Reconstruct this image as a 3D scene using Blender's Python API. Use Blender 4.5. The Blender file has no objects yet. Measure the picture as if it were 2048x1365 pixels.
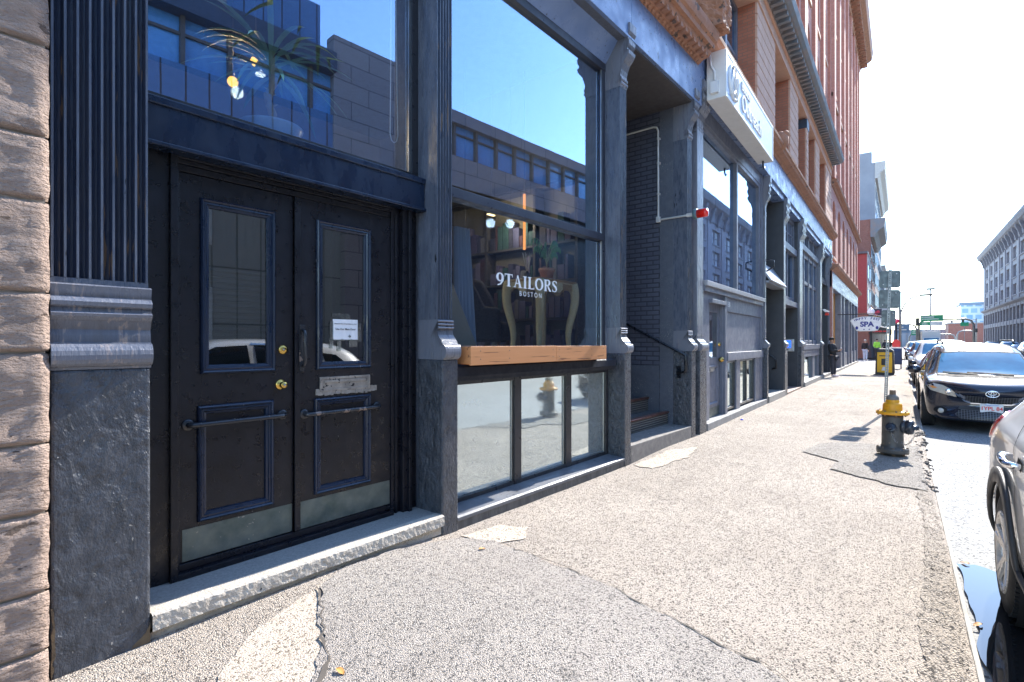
import bpy, bmesh, math, random
from mathutils import Vector, Matrix, noise
from mathutils.bvhtree import BVHTree
random.seed(7)
R = math.radians
scene = bpy.context.scene
COL = scene.collection

# ------------------------------------------------------------------ node helpers
def new_mat(name):
    m = bpy.data.materials.new(name); m.use_nodes = True
    t = m.node_tree; t.nodes.clear()
    return m, t
def nd(t, typ, attrs=None, **inp):
    n = t.nodes.new(typ)
    for k, v in (attrs or {}).items(): setattr(n, k, v)
    for k, v in inp.items():
        k2 = k.replace('_', ' ')
        s = n.inputs[int(k[1:])] if (k[0] == 'i' and k[1:].isdigit()) else n.inputs[k2]
        if isinstance(v, bpy.types.NodeSocket): t.links.new(v, s)
        else: s.default_value = v
    return n
def c4(c): return (c[0], c[1], c[2], 1.0)
def ramp(t, fac, stops):
    r = t.nodes.new('ShaderNodeValToRGB'); t.links.new(fac, r.inputs[0])
    e = r.color_ramp.elements
    while len(e) < len(stops): e.new(0.5)
    for i, (p, c) in enumerate(stops):
        e[i].position = p; e[i].color = c4(c) if hasattr(c, '__len__') else (c, c, c, 1)
    return r.outputs[0]
def mix(t, fac, a, b):
    n = t.nodes.new('ShaderNodeMix'); n.data_type = 'RGBA'
    for s, v in ((n.inputs[0], fac), (n.inputs[6], a), (n.inputs[7], b)):
        if isinstance(v, bpy.types.NodeSocket): t.links.new(v, s)
        elif s.type == 'RGBA': s.default_value = c4(v)
        else: s.default_value = v
    return n.outputs[2]
def coords(t, scale=(1, 1, 1), swap=None):
    tc = nd(t, 'ShaderNodeTexCoord'); v = tc.outputs['Object']
    if swap:
        sp = nd(t, 'ShaderNodeSeparateXYZ', None, i0=v)
        cb = nd(t, 'ShaderNodeCombineXYZ')
        for i, a in enumerate(swap):
            if a is not None: t.links.new(sp.outputs['XYZ'.index(a)], cb.inputs[i])
        v = cb.outputs[0]
    if scale != (1, 1, 1):
        v = nd(t, 'ShaderNodeMapping', None, Vector=v, Scale=scale).outputs[0]
    return v
def noi(t, v, scale, detail=5, rough=.55, dist=0):
    return nd(t, 'ShaderNodeTexNoise', None, Vector=v, Scale=scale, Detail=detail, Roughness=rough, Distortion=dist).outputs['Fac']
def finish(t, **p):
    b = nd(t, 'ShaderNodeBsdfPrincipled')
    for k, v in p.items():
        s = b.inputs[k.replace('_', ' ')]
        if isinstance(v, bpy.types.NodeSocket): t.links.new(v, s)
        elif s.type == 'RGBA': s.default_value = c4(v)
        else: s.default_value = v
    o = nd(t, 'ShaderNodeOutputMaterial', None, Surface=b.outputs[0])
    return b
def bumpn(t, h, strength, dist, normal=None):
    b = nd(t, 'ShaderNodeBump', None, Height=h, Strength=strength, Distance=dist)
    if normal is not None: t.links.new(normal, b.inputs['Normal'])
    return b.outputs[0]
def M(name, c, c2=None, rough=.5, rvar=.12, scale=6, metal=0, bump=.15, bscale=60, bdist=.004, coat=0, spec=.5,
      stretch=(1, 1, 1), chips=None, chip_scale=35, chip_at=.72, dents=0, dent_scale=9, wear=None):
    m, t = new_mat(name)
    v = coords(t, stretch)
    n1 = noi(t, v, scale, 6, .6)
    c2 = c2 or tuple(min(1, x * 1.35 + .004) for x in c)
    col = mix(t, ramp(t, n1, [(.3, 0.0), (.7, 1.0)]), c, c2)
    if chips:
        n2 = noi(t, v, chip_scale, 3, .5); n3 = noi(t, v, 2.2, 2)
        mm = nd(t, 'ShaderNodeMath', {'operation': 'MULTIPLY_ADD'}, i0=n3, i1=.35, i2=n2)
        f = ramp(t, mm.outputs[0], [(chip_at + .16, 0.0), (chip_at + .18, 1.0)])
        col = mix(t, f, col, chips)
    if wear:
        ge = nd(t, 'ShaderNodeNewGeometry')
        wn = nd(t, 'ShaderNodeMath', {'operation': 'MULTIPLY_ADD'}, i0=noi(t, v, 30, 4), i1=.05, i2=ge.outputs['Pointiness'])
        col = mix(t, ramp(t, wn.outputs[0], [(.535, 0.0), (.60, .5)]), col, wear)
    p = dict(Base_Color=col, Metallic=metal, Specular_IOR_Level=spec, Coat_Weight=coat)
    p['Roughness'] = ramp(t, noi(t, v, scale * 2.3, 4), [(.3, max(.02, rough - rvar)), (.7, min(1, rough + rvar))]) if rvar else rough
    nrm = None
    if dents:
        dn = nd(t, 'ShaderNodeTexVoronoi', {'feature': 'SMOOTH_F1'}, Vector=v, Scale=dent_scale, Randomness=1.0)
        dd = ramp(t, dn.outputs['Distance'], [(.05, 0.0), (.3, 1.0)])
        nb = noi(t, v, dent_scale * .7, 5, .6, .8)
        ad = nd(t, 'ShaderNodeMath', {'operation': 'MULTIPLY_ADD'}, i0=dd, i1=.35, i2=nb)
        nrm = bumpn(t, ad.outputs[0], dents, .03)
    if bump:
        nrm = bumpn(t, noi(t, v, bscale, 5, .6), bump, bdist, nrm)
    if nrm is not None: p['Normal'] = nrm
    finish(t, **p)
    return m
def glassmat(name, tint=(.8, .86, .9), refl=.25, k=1.2, rough=0.0, gcol=(.95, .97, 1)):
    m, t = new_mat(name)
    ge = nd(t, 'ShaderNodeNewGeometry')
    dt = nd(t, 'ShaderNodeVectorMath', {'operation': 'DOT_PRODUCT'}, i0=ge.outputs['Normal'], i1=ge.outputs['Incoming'])
    ab = nd(t, 'ShaderNodeMath', {'operation': 'ABSOLUTE'}, i0=dt.outputs['Value'])
    om = nd(t, 'ShaderNodeMath', {'operation': 'SUBTRACT', 'use_clamp': True}, i0=1.0, i1=ab.outputs[0])
    p5 = nd(t, 'ShaderNodeMath', {'operation': 'POWER'}, i0=om.outputs[0], i1=4.0)
    f = nd(t, 'ShaderNodeMath', {'operation': 'MULTIPLY_ADD', 'use_clamp': True}, i0=p5.outputs[0], i1=k, i2=refl)
    tr = nd(t, 'ShaderNodeBsdfTransparent', None, Color=c4(tint))
    v = coords(t)
    wob = bumpn(t, noi(t, v, .9, 2), .05, .01)
    gl = nd(t, 'ShaderNodeBsdfGlossy', None, Color=c4(gcol), Roughness=rough, Normal=wob)
    ms = nd(t, 'ShaderNodeMixShader', None, i0=f.outputs[0], i1=tr.outputs[0], i2=gl.outputs[0])
    nd(t, 'ShaderNodeOutputMaterial', None, Surface=ms.outputs[0])
    return m
def emat(name, c, s):
    m, t = new_mat(name)
    e = nd(t, 'ShaderNodeEmission', None, Color=c4(c), Strength=s)
    nd(t, 'ShaderNodeOutputMaterial', None, Surface=e.outputs[0])
    return m
def brickmat(name, c1, c2, mortar, swap=('X', 'Z', None), bw=.215, bh=.075, ms=.008, bump=.5, rough=.85, paint=False):
    m, t = new_mat(name)
    v = coords(t, (1, 1, 1), swap)
    b = nd(t, 'ShaderNodeTexBrick', {'offset': .5}, Vector=v, Color1=c4(c1), Color2=c4(c2), Mortar=c4(mortar), Scale=1.0,
           Mortar_Size=ms, Mortar_Smooth=.2, Bias=0.0, Brick_Width=bw, Row_Height=bh)
    n = noi(t, v, 3, 5, .6)
    col = mix(t, ramp(t, n, [(.35, .0), (.75, .55)]), b.outputs['Color'], tuple(x * .7 for x in c1))
    inv = nd(t, 'ShaderNodeMath', {'operation': 'SUBTRACT'}, i0=1.0, i1=b.outputs['Fac'])
    n2 = noi(t, v, 60, 4)
    ad = nd(t, 'ShaderNodeMath', {'operation': 'MULTIPLY_ADD'}, i0=n2, i1=.25, i2=inv.outputs[0])
    finish(t, Base_Color=col, Roughness=rough if not paint else .45, Normal=bumpn(t, ad.outputs[0], bump, .008))
    return m

# ------------------------------------------------------------------ mesh builder
class MB:
    def __init__(s): s.v = []; s.f = []; s.sm = []
    def add(s, vs, fs, smooth=False):
        o = len(s.v); s.v += [tuple(x) for x in vs]
        s.f += [tuple(i + o for i in f) for f in fs]; s.sm += [smooth] * len(fs)
        return s
    def box(s, x0, x1, y0, y1, z0, z1):
        vs = [(x, y, z) for x in (x0, x1) for y in (y0, y1) for z in (z0, z1)]
        return s.add(vs, [(0, 1, 3, 2), (4, 6, 7, 5), (0, 4, 5, 1), (2, 3, 7, 6), (0, 2, 6, 4), (1, 5, 7, 3)])
    def prism(s, poly, axis, a0, a1, smooth=False):
        # poly: 2D points in the two remaining axes (in x,y,z order)
        def P(p, a):
            if axis == 'x': return (a, p[0], p[1])
            if axis == 'y': return (p[0], a, p[1])
            return (p[0], p[1], a)
        n = len(poly)
        vs = [P(p, a0) for p in poly] + [P(p, a1) for p in poly]
        s.add(vs, [(i, (i + 1) % n, n + (i + 1) % n, n + i) for i in range(n)], smooth)
        s.f += [tuple(range(len(s.v) - 2 * n, len(s.v) - n))[::-1], tuple(range(len(s.v) - n, len(s.v)))]; s.sm += [False, False]
        return s
    def lathe(s, prof, c=(0, 0, 0), axis='z', seg=20, smooth=True):
        vs = []; fs = []; n = len(prof)
        for i in range(seg):
            a = 2 * math.pi * i / seg; ca, sa = math.cos(a), math.sin(a)
            for r, h in prof:
                p = (r * ca, r * sa, h)
                if axis == 'x': p = (h, r * ca, r * sa)
                if axis == 'y': p = (r * ca, h, r * sa)
                vs.append((p[0] + c[0], p[1] + c[1], p[2] + c[2]))
        for i in range(seg):
            j = (i + 1) % seg
            for k in range(n - 1): fs.append((i * n + k, j * n + k, j * n + k + 1, i * n + k + 1))
        return s.add(vs, fs, smooth)
    def tube(s, pts, r, seg=8, smooth=True, cap=True):
        pts = [Vector(p) for p in pts]; rr = r if hasattr(r, '__len__') else [r] * len(pts)
        vs = []; fs = []; up = None
        for i, p in enumerate(pts):
            d = (pts[min(i + 1, len(pts) - 1)] - pts[max(i - 1, 0)]).normalized()
            if up is None: up = Vector((0, 0, 1)) if abs(d.z) < .9 else Vector((1, 0, 0))
            a = d.cross(up).normalized(); b = a.cross(d).normalized(); up = b
            for k in range(seg):
                t = 2 * math.pi * k / seg
                vs.append(p + (a * math.cos(t) + b * math.sin(t)) * rr[i])
        for i in range(len(pts) - 1):
            for k in range(seg):
                k2 = (k + 1) % seg
                fs.append((i * seg + k, i * seg + k2, (i + 1) * seg + k2, (i + 1) * seg + k))
        s.add(vs, fs, smooth)
        if cap:
            o = len(s.v) - len(vs)
            s.f += [tuple(o + k for k in range(seg))[::-1], tuple(o + (len(pts) - 1) * seg + k for k in range(seg))]; s.sm += [False, False]
        return s
    def ring(s, x0, x1, z0, z1, y0, y1, w, wb=None):
        """rectangular frame in the xz plane, thickness y0..y1, member width w (wb = bottom)"""
        wb = wb or w
        s.box(x0, x0 + w, y0, y1, z0, z1); s.box(x1 - w, x1, y0, y1, z0, z1)
        s.box(x0 + w, x1 - w, y0, y1, z1 - w, z1); s.box(x0 + w, x1 - w, y0, y1, z0, z0 + wb)
        return s
    def mould(s, x0, x1, z0, z1, prof):
        """mitred moulding round a rectangle in xz; prof = [(inset, y)...]"""
        loops = []
        for ins, y in prof:
            loops.append([(x0 + ins, y, z0 + ins), (x1 - ins, y, z0 + ins), (x1 - ins, y, z1 - ins), (x0 + ins, y, z1 - ins)])
        vs = [p for l in loops for p in l]; fs = []
        for i in range(len(loops) - 1):
            for k in range(4):
                k2 = (k + 1) % 4
                fs.append((i * 4 + k, i * 4 + k2, i * 4 + 4 + k2, i * 4 + 4 + k))
        return s.add(vs, fs)
    def sphere(s, c, r, seg=12, rings=8, sc=(1, 1, 1)):
        prof = [(r * math.sin(math.pi * k / rings) + 1e-5, -r * math.cos(math.pi * k / rings)) for k in range(rings + 1)]
        m = MB().lathe(prof, (0, 0, 0), 'z', seg)
        return s.add([(x * sc[0] + c[0], y * sc[1] + c[1], z * sc[2] + c[2]) for x, y, z in m.v], m.f, True)
    def xf(s, mat):
        s.v = [tuple(mat @ Vector(p)) for p in s.v]; return s
    def build(s, name, mat, parent=None, bevel=0, kind=None, fixn=True):
        me = bpy.data.meshes.new(name); me.from_pydata(s.v, [], s.f)
        for p, sm in zip(me.polygons, s.sm): p.use_smooth = sm
        if fixn:
            bm = bmesh.new(); bm.from_mesh(me); bmesh.ops.recalc_face_normals(bm, faces=bm.faces); bm.to_mesh(me); bm.free()
        if isinstance(mat, (list, tuple)):
            for x in mat: me.materials.append(x)
        else: me.materials.append(mat)
        o = bpy.data.objects.new(name, me); COL.objects.link(o)
        if parent is not None: o.parent = parent
        if kind: o['kind'] = kind
        if bevel:
            b = o.modifiers.new('bevel', 'BEVEL'); b.width = bevel; b.segments = 2; b.limit_method = 'ANGLE'; b.angle_limit = R(40)
            b.harden_normals = False
        return o
def B(*a): return MB().box(*a)
def thing(name, label, cat, loc=(0, 0, 0), rz=0, group=None):
    o = bpy.data.objects.new(name, None); COL.objects.link(o)
    o.location = loc; o.rotation_euler = (0, 0, rz); o.empty_display_size = .2
    return tag(o, label, cat, group)
def tag(o, label, cat, group=None):
    o['label'] = label; o['category'] = cat
    if group: o['group'] = group
    return o
def copy_tree(o, parent=None):
    c = o.copy(); COL.objects.link(c); c.parent = parent
    for ch in [x for x in scene.objects if x.parent == o]: copy_tree(ch, c)
    return c
def text_mesh(body, size, name, mat, parent, mtx, extrude=.001, align='CENTER', bold=0, spacing=1.0):
    cu = bpy.data.curves.new(name, 'FONT'); cu.body = body; cu.size = size; cu.extrude = extrude
    cu.align_x = align; cu.align_y = 'CENTER'; cu.offset = bold; cu.space_character = spacing
    tmp = bpy.data.objects.new('tmp', cu); COL.objects.link(tmp)
    dg = bpy.context.evaluated_depsgraph_get()
    me = bpy.data.meshes.new_from_object(tmp.evaluated_get(dg))
    bpy.data.objects.remove(tmp); bpy.data.curves.remove(cu)
    me.transform(mtx); me.materials.clear(); me.materials.append(mat); me.name = name
    o = bpy.data.objects.new(name, me); COL.objects.link(o); o.parent = parent
    return o
# text laid on a wall that faces -y in local space (reads along +x, up z)
def wall_text(x, y, z): return Matrix.Translation((x, y, z)) @ Matrix.Rotation(R(90), 4, 'X')

# ------------------------------------------------------------------ frames (metres)
NEAR_O = Vector((-3.1078, 0.1793, 0)); NEAR_A = R(90 - 3.301)   # near facade: local x along it, y into the building
FAR_O = Vector((-2.619, 0, 0)); FAR_A = R(90)
NEAR_M = Matrix.Translation(NEAR_O) @ Matrix.Rotation(NEAR_A, 4, 'Z')
FAR_M = Matrix.Translation(FAR_O) @ Matrix.Rotation(FAR_A, 4, 'Z')
def nearw(s, d, z): return NEAR_M @ Vector((s, d, z))
def farw(s, d, z): return FAR_M @ Vector((s, d, z))

# ------------------------------------------------------------------ camera, sun, sky
cam = bpy.data.cameras.new('camera'); cam.lens = 18.457; cam.sensor_width = 36; cam.shift_y = 2.5 / 2048
cam.clip_start = .05; cam.clip_end = 6000
co = bpy.data.objects.new('camera', cam); COL.objects.link(co)
co.location = (0, 0, 1.5); co.rotation_euler = (R(90), 0, R(36.5367)); scene.camera = co
SUN_AZ, SUN_EL = R(7.0), R(34.5)      # azimuth from the street axis (+y) towards the road (+x)
sl = bpy.data.lights.new('sun', 'SUN'); sl.energy = 2.8; sl.angle = R(.5); sl.color = (1, .95, .87)
so = bpy.data.objects.new('sun', sl); COL.objects.link(so)
sd = Vector((math.sin(SUN_AZ) * math.cos(SUN_EL), math.cos(SUN_AZ) * math.cos(SUN_EL), math.sin(SUN_EL)))
so.rotation_euler = sd.to_track_quat('Z', 'Y').to_euler(); so.location = (0, 0, 40)
w = bpy.data.worlds.new('World'); scene.world = w; w.use_nodes = True
wt = w.node_tree; wt.nodes.clear()
sky = nd(wt, 'ShaderNodeTexSky'); sky.sky_type = 'NISHITA'; sky.sun_disc = False
sky.sun_elevation = SUN_EL; sky.sun_rotation = SUN_AZ; sky.air_density = 1.1; sky.dust_density = .15; sky.ozone_density = 4.0
bg = nd(wt, 'ShaderNodeBackground', None, Color=sky.outputs[0], Strength=.15)
nd(wt, 'ShaderNodeOutputWorld', None, Surface=bg.outputs[0])
vs_ = scene.view_settings; vs_.view_transform = 'Standard'; vs_.look = 'None'; vs_.gamma = 1; vs_.exposure = 2.2
scene.render.engine = 'CYCLES'
scene.cycles.use_denoising = True
scene.cycles.max_bounces = 8; scene.cycles.transparent_max_bounces = 16; scene.cycles.sample_clamp_indirect = 6
scene.cycles.caustics_reflective = False; scene.cycles.caustics_refractive = False
# ------------------------------------------------------------------ shared materials
NAVY = M('navy_gloss_paint', (.004, .010, .028), (.010, .022, .05), rough=.30, rvar=.14, scale=4, bump=.25, bscale=45, bdist=.003, chips=(.34, .33, .31), chip_scale=60, chip_at=.80, stretch=(1, 1, .5))
DOORP = M('black_door_paint', (.004, .0045, .008), (.010, .0105, .016), rough=.36, rvar=.16, scale=7, spec=.4, bump=.3, bscale=70, bdist=.003, chips=(.3, .28, .25), chip_scale=70, chip_at=.815)
SLATE = M('slate_pilaster_paint', (.030, .035, .044), (.075, .082, .098), rough=.32, rvar=.16, scale=17, bump=.8, bscale=48, bdist=.014, dents=.75, dent_scale=12, chips=(.33, .31, .28), chip_scale=60, chip_at=.765, stretch=(1, 1, .6))
SLATE2 = M('slate_flute_paint', (.020, .024, .036), (.055, .046, .04), rough=.32, rvar=.12, scale=9, bump=.6, bscale=60, bdist=.008, stretch=(1, 1, .12), wear=(.26, .28, .34), chips=(.17, .115, .075), chip_scale=30, chip_at=.66)
LANDP = M('worn_glint_edge_paint', (.06, .072, .10), (.12, .135, .17), rough=.3, scale=14, bump=.5, bscale=60, bdist=.006, stretch=(1, 1, .2), chips=(.012, .014, .02), chip_scale=40, chip_at=.72)  # pale flute edges: wear, with sky and sun glints put into the colour
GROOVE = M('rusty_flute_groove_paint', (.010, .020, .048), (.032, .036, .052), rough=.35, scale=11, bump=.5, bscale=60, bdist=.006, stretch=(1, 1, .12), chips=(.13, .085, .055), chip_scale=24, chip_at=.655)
REVEAL = M('grey_stucco_paint', (.078, .088, .112), (.105, .117, .145), rough=.45, scale=13, bump=.8, bscale=110, bdist=.010, chips=(.36, .35, .33), chip_scale=70, chip_at=.70)
FASCIAP = M('sky_tinted_sheet_metal', (.11, .175, .33), (.19, .26, .42), rough=.34, rvar=.15, scale=2.2, bump=.12, bscale=12, bdist=.01, chips=(.02, .02, .025), chip_scale=18, chip_at=.70)  # blue sky reflection put into the base colour of the dark metal
FRAMEM = M('dark_bronze_frame', (.018, .019, .024), (.028, .029, .034), rough=.35, bump=.08, bscale=80)
TERRA = M('terracotta_cornice', (.42, .20, .115), (.30, .145, .085), rough=.75, scale=5, bump=.6, bscale=40, bdist=.012, chips=(.12, .075, .055), chip_scale=9, chip_at=.66)
BROWNST = M('rusticated_brownstone', (.46, .345, .285), (.33, .245, .20), rough=.95, scale=9, bump=1, bscale=60, bdist=.04, chips=(.13, .09, .07), chip_scale=15, chip_at=.70, stretch=(.6, 1, 1.3))
GRANITE = M('speckled_granite', (.34, .325, .30), (.22, .21, .20), rough=.8, scale=70, bump=.5, bscale=160, bdist=.004, chips=(.05, .05, .05), chip_scale=150, chip_at=.70)
GRANEDGE = M('rough_sunlit_granite_edge', (.52, .47, .40), (.42, .37, .31), rough=.9, scale=16, bump=.7, bscale=90, bdist=.01, dents=.15, dent_scale=22, chips=(.12, .11, .1), chip_scale=30, chip_at=.74)  # sunlit strip of the step put into a paler, warmer granite colour
SILLP = M('painted_stone_sill', (.11, .115, .13), (.16, .165, .18), rough=.5, scale=5, bump=.3, bscale=60, chips=(.03, .03, .03), chip_scale=30, chip_at=.70)
STAINED = M('stained_stone_base', (.16, .15, .14), (.07, .066, .062), rough=.85, scale=9, bump=.6, bscale=60, bdist=.008, stretch=(1, 1, .35))
BRASS = M('worn_brass', (.62, .42, .12), (.5, .32, .08), rough=.22, metal=1, bump=.05)
STEEL = M('dull_steel', (.45, .44, .43), (.30, .29, .28), rough=.4, metal=1, bump=.1)
KICK = M('oxidised_kick_plate', (.16, .19, .185), (.07, .10, .10), rough=.42, metal=.65, scale=6, bump=.15, bscale=30, chips=(.3, .3, .28), chip_scale=40, chip_at=.74)
WORNMET = M('worn_black_bar', (.016, .017, .022), (.035, .036, .04), rough=.2, scale=9, bump=.08, bscale=30, chips=(.22, .16, .13), chip_scale=16, chip_at=.67)
CEDAR = M('cedar_planter_wood', (.58, .255, .10), (.50, .21, .078), rough=.55, rvar=.08, scale=3, bump=.2, bscale=30, stretch=(.6, 8, 12), chips=(.22, .085, .03), chip_scale=3, chip_at=.66)
WHITEP = M('white_paint', (.78, .78, .76), (.72, .72, .70), rough=.5, bump=.05)
PAPER = M('white_paper', (.82, .82, .83), (.78, .78, .8), rough=.7, bump=.03)
INK = M('black_ink', (.01, .01, .012), rough=.6, bump=0)
LETTER = M('white_vinyl_lettering', (.85, .88, .88), (.82, .85, .85), rough=.6, bump=0)
GLASS = glassmat('shop_window_glass', (.90, .95, .98), .24, .9, 0, (.62, .77, 1))
DGLASS = glassmat('door_glass', (.55, .57, .57), .13, 1.0)
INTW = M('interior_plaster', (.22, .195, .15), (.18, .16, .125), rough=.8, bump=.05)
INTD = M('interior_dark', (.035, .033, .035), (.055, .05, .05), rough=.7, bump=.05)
OAKF = M('interior_floor', (.30, .22, .14), (.22, .16, .1), rough=.5, bump=.05)
# frosted film panes: mostly mirror-like outside glass over a milky film
m_, t_ = new_mat('frosted_film_glass')
v_ = coords(t_)
fn_ = ramp(t_, noi(t_, v_, 7, 5), [(.35, (.30, .33, .32)), (.7, (.42, .44, .42))])
df_ = nd(t_, 'ShaderNodeBsdfDiffuse', None, Color=fn_)
gg_ = nd(t_, 'ShaderNodeBsdfGlossy', None, Color=(.86, .97, .97, 1), Roughness=ramp(t_, noi(t_, v_, 4, 6, .7), [(.35, .012), (.75, .10)]))
lw_ = nd(t_, 'ShaderNodeFresnel', None, IOR=1.5)
fa_ = nd(t_, 'ShaderNodeMath', {'operation': 'MULTIPLY_ADD', 'use_clamp': True}, i0=lw_.outputs[0], i1=1.2, i2=.50)
mx_ = nd(t_, 'ShaderNodeMixShader', None, i0=fa_.outputs[0], i1=df_.outputs[0], i2=gg_.outputs[0])
nd(t_, 'ShaderNodeOutputMaterial', None, Surface=mx_.outputs[0])
FROST = m_
DBRICK = brickmat('dark_painted_brick', (.085, .092, .125), (.108, .116, .15), (.03, .032, .045), ('Y', 'Z', None), bump=.9, paint=True)

# ------------------------------------------------------------------ NEAR SHOP BUILDING
shop = thing('shop_building', 'dark painted shopfront with double black doors, big window and fluted pilasters nearest the camera', 'building', tuple(NEAR_O), NEAR_A)

def fluted(x0, x1, y0, y1, z0, z1, n, dep, side=True):
    land = (x1 - x0) / (n * 4.6 + 1); fw = ((x1 - x0) - land * (n + 1)) / n
    p = [(x0, y1), (x0, y0)]
    x = x0 + land
    for i in range(n):
        for k in range(7):
            a = math.pi * k / 6
            p.append((x + fw / 2 - fw / 2 * math.cos(a), y0 + dep * math.sin(a)))
        x += fw + land
    p += [(x1, y0), (x1, y1)]
    return p
def groove_faces(o, y0):
    for p in o.data.polygons:
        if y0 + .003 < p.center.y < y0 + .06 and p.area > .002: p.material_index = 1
def scroll(x0, x1, back, z0, top):
    """console base: torus, S curve, three beads (profile d,z), d grows inward"""
    pr = [(back, z0), (-.005, z0)]
    for k in range(9):
        a = -math.pi / 2 + math.pi * k / 8
        pr.append((-.012 - .028 * math.cos(a), z0 + .065 + .055 * math.sin(a)))
    pr += [(.0, z0 + .125), (.012, z0 + .15), (.035, z0 + .175), (.055, z0 + .2), (.062, z0 + .235)]
    zz = z0 + .245
    for b in range(3):
        h = (top - zz) / (3 - b) ; 
        for k in range(5):
            a = -math.pi / 2 + math.pi * k / 4
            pr.append((.062 - .016 * math.cos(a), zz + h * .5 + h * .42 * math.sin(a)))
        zz += h
    pr += [(.07, top), (back, top)]
    return MB().prism(pr, 'x', x0, x1)
def bracket(x0, x1, back, z0, z1):
    h = z1 - z0
    pr = [(back, z0), (.066, z0)]
    for b in range(2):
        for k in range(5):
            a = -math.pi / 2 + math.pi * k / 4
            pr.append((.06 - .014 * math.cos(a), z0 + h * (.06 + .07 * b) + h * .03 * math.sin(a)))
    pr += [(.064, z0 + h * .2), (.05, z0 + h * .28), (.02, z0 + h * .38), (-.02, z0 + h * .44), (-.05, z0 + h * .5), (-.058, z0 + h * .55),
           (-.03, z0 + h * .57), (-.03, z0 + h * .60), (-.055, z0 + h * .66), (-.06, z0 + h * .72), (-.04, z0 + h * .75), (-.04, z0 + h * .8), (-.07, z0 + h * .86), (-.07, z1), (back, z1)]
    return MB().prism(pr, 'x', x0, x1)
def plinth_block(x0, x1, y0, y1, z0, z1):
    return B(x0, x1, y0, y1, z0, z1)
def pilaster(root, x0, x1, n, z_base=-.12, zs0=1.36, zs1=1.685, top=5.47, ztop0=4.72, label=None, back=.30):
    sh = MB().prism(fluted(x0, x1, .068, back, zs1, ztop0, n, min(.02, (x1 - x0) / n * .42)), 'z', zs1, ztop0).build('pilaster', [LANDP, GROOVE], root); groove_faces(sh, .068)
    if label: sh['label'] = label
    plinth_block(x0 - .004, x1 + .006, 0, back, z_base, zs0).build('plinth', SLATE, sh, bevel=.012)
    scroll(x0 - .002, x1 + .004, back, zs0, zs1).build('scroll_base', SLATE2, sh)
    bracket(x0 - .004, x1 + .01, back, ztop0, top).build('capital', SLATE2, sh)
    return sh

# wide pilaster nearest the camera
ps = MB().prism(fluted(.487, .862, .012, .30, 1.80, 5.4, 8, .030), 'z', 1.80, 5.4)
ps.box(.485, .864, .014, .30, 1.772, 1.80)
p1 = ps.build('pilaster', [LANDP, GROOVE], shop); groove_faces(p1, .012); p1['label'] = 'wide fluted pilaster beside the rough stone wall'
B(.482, .868, -.012, .30, -.15, 1.372).build('plinth', SLATE, p1, bevel=.014)
pr = [(.3, 1.372), (-.01, 1.372)]
for k in range(9):
    a = -math.pi / 2 + math.pi * k / 8; pr.append((-.012 - .036 * math.cos(a), 1.44 + .055 * math.sin(a)))
pr += [(-.008, 1.50), (-.004, 1.535), (.002, 1.56), (-.012, 1.60), (-.03, 1.622), (-.034, 1.635), (-.02, 1.645), (-.018, 1.66), (-.03, 1.672), (-.034, 1.69), (-.022, 1.705), (-.012, 1.715), (-.016, 1.74), (-.022, 1.765), (-.01, 1.772), (.3, 1.772)]
MB().prism(pr, 'x', .480, .870).build('scroll_base', SLATE2, p1)
pilaster(shop, 2.868, 3.032, 5, label='fluted pilaster between the double doors and the shop window')
pilaster(shop, 5.932, 6.09, 5, label='fluted pilaster between the shop window and the stairs')
pilaster(shop, 8.132, 8.30, 4, label='fluted pilaster right of the stair entrance')
# bare rusty spots where the paint has come off at the foot of the wide pilaster
PEEL = M('rusty_bare_iron', (.16, .11, .06), (.08, .06, .04), rough=.85, scale=20, bump=.6, bscale=50)
def peel(pts, y, par, seed):
    P = []
    for i, a in enumerate(pts):
        b = pts[(i + 1) % len(pts)]
        for k in range(8):
            t = k / 8; x = a[0] + (b[0] - a[0]) * t; z_ = a[1] + (b[1] - a[1]) * t
            P.append((min(.866, x + noise.noise(Vector((x * 30, z_ * 30, seed))) * .012), z_ + noise.noise(Vector((x * 30, z_ * 30, seed + 4))) * .014))
    MB().prism(P, 'y', y - .002, y + .004).build('peeled_paint', PEEL, par)
pk_ = p1.children[0] if p1.children else p1
for a_, s_ in (([(.72, -.1), (.79, .0), (.85, .045), (.866, .09), (.866, -.1)], 1), ([(.50, -.1), (.53, -.02), (.60, -.035), (.68, -.02), (.72, -.1)], 2), ([(.49, .0), (.50, .12), (.492, .3), (.485, .3), (.485, -.05)], 3)):
    peel(a_, -.012, bpy.data.objects['plinth'], s_)
# reveals (stuccoed piers behind the pilasters)
B(.30, .864, .30, .62, -.15, 5.4).build('pier', REVEAL, shop)
B(2.868, 3.034, .30, .62, -.15, 5.3).build('pier', REVEAL, shop)
B(5.932, 6.092, .30, 4.2, -.15, 5.3).build('pier', REVEAL, shop)
# upper wall, fascia, cornice
f = MB()
for a, b in ((-.6, 2.1), (2.106, 4.9), (4.906, 6.02), (6.026, 7.55), (7.556, 8.44)):
    f.box(a, b, -.045, .62, 5.30, 5.90)
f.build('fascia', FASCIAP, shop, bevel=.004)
B(.86, 5.95, .0, .33, 5.295, 5.298).build('soffit', REVEAL, shop)
pc = [(.3, 5.90), (-.05, 5.90), (-.085, 5.915), (-.10, 5.935), (-.13, 5.95), (-.21, 5.965), (-.24, 6.0), (-.25, 6.05), (-.30, 6.06), (-.31, 6.12), (-.345, 6.15), (-.37, 6.22), (-.38, 6.28), (.3, 6.33)]
cn = MB().prism(pc, 'x', -.6, 8.29).build('cornice', TERRA, shop, bevel=0)
x = .1
while x < 8.2: B(x, x + .075, -.235, -.14, 5.925, 6.0).build('dentil', TERRA, cn, bevel=.006); x += .16
x = .06
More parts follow.
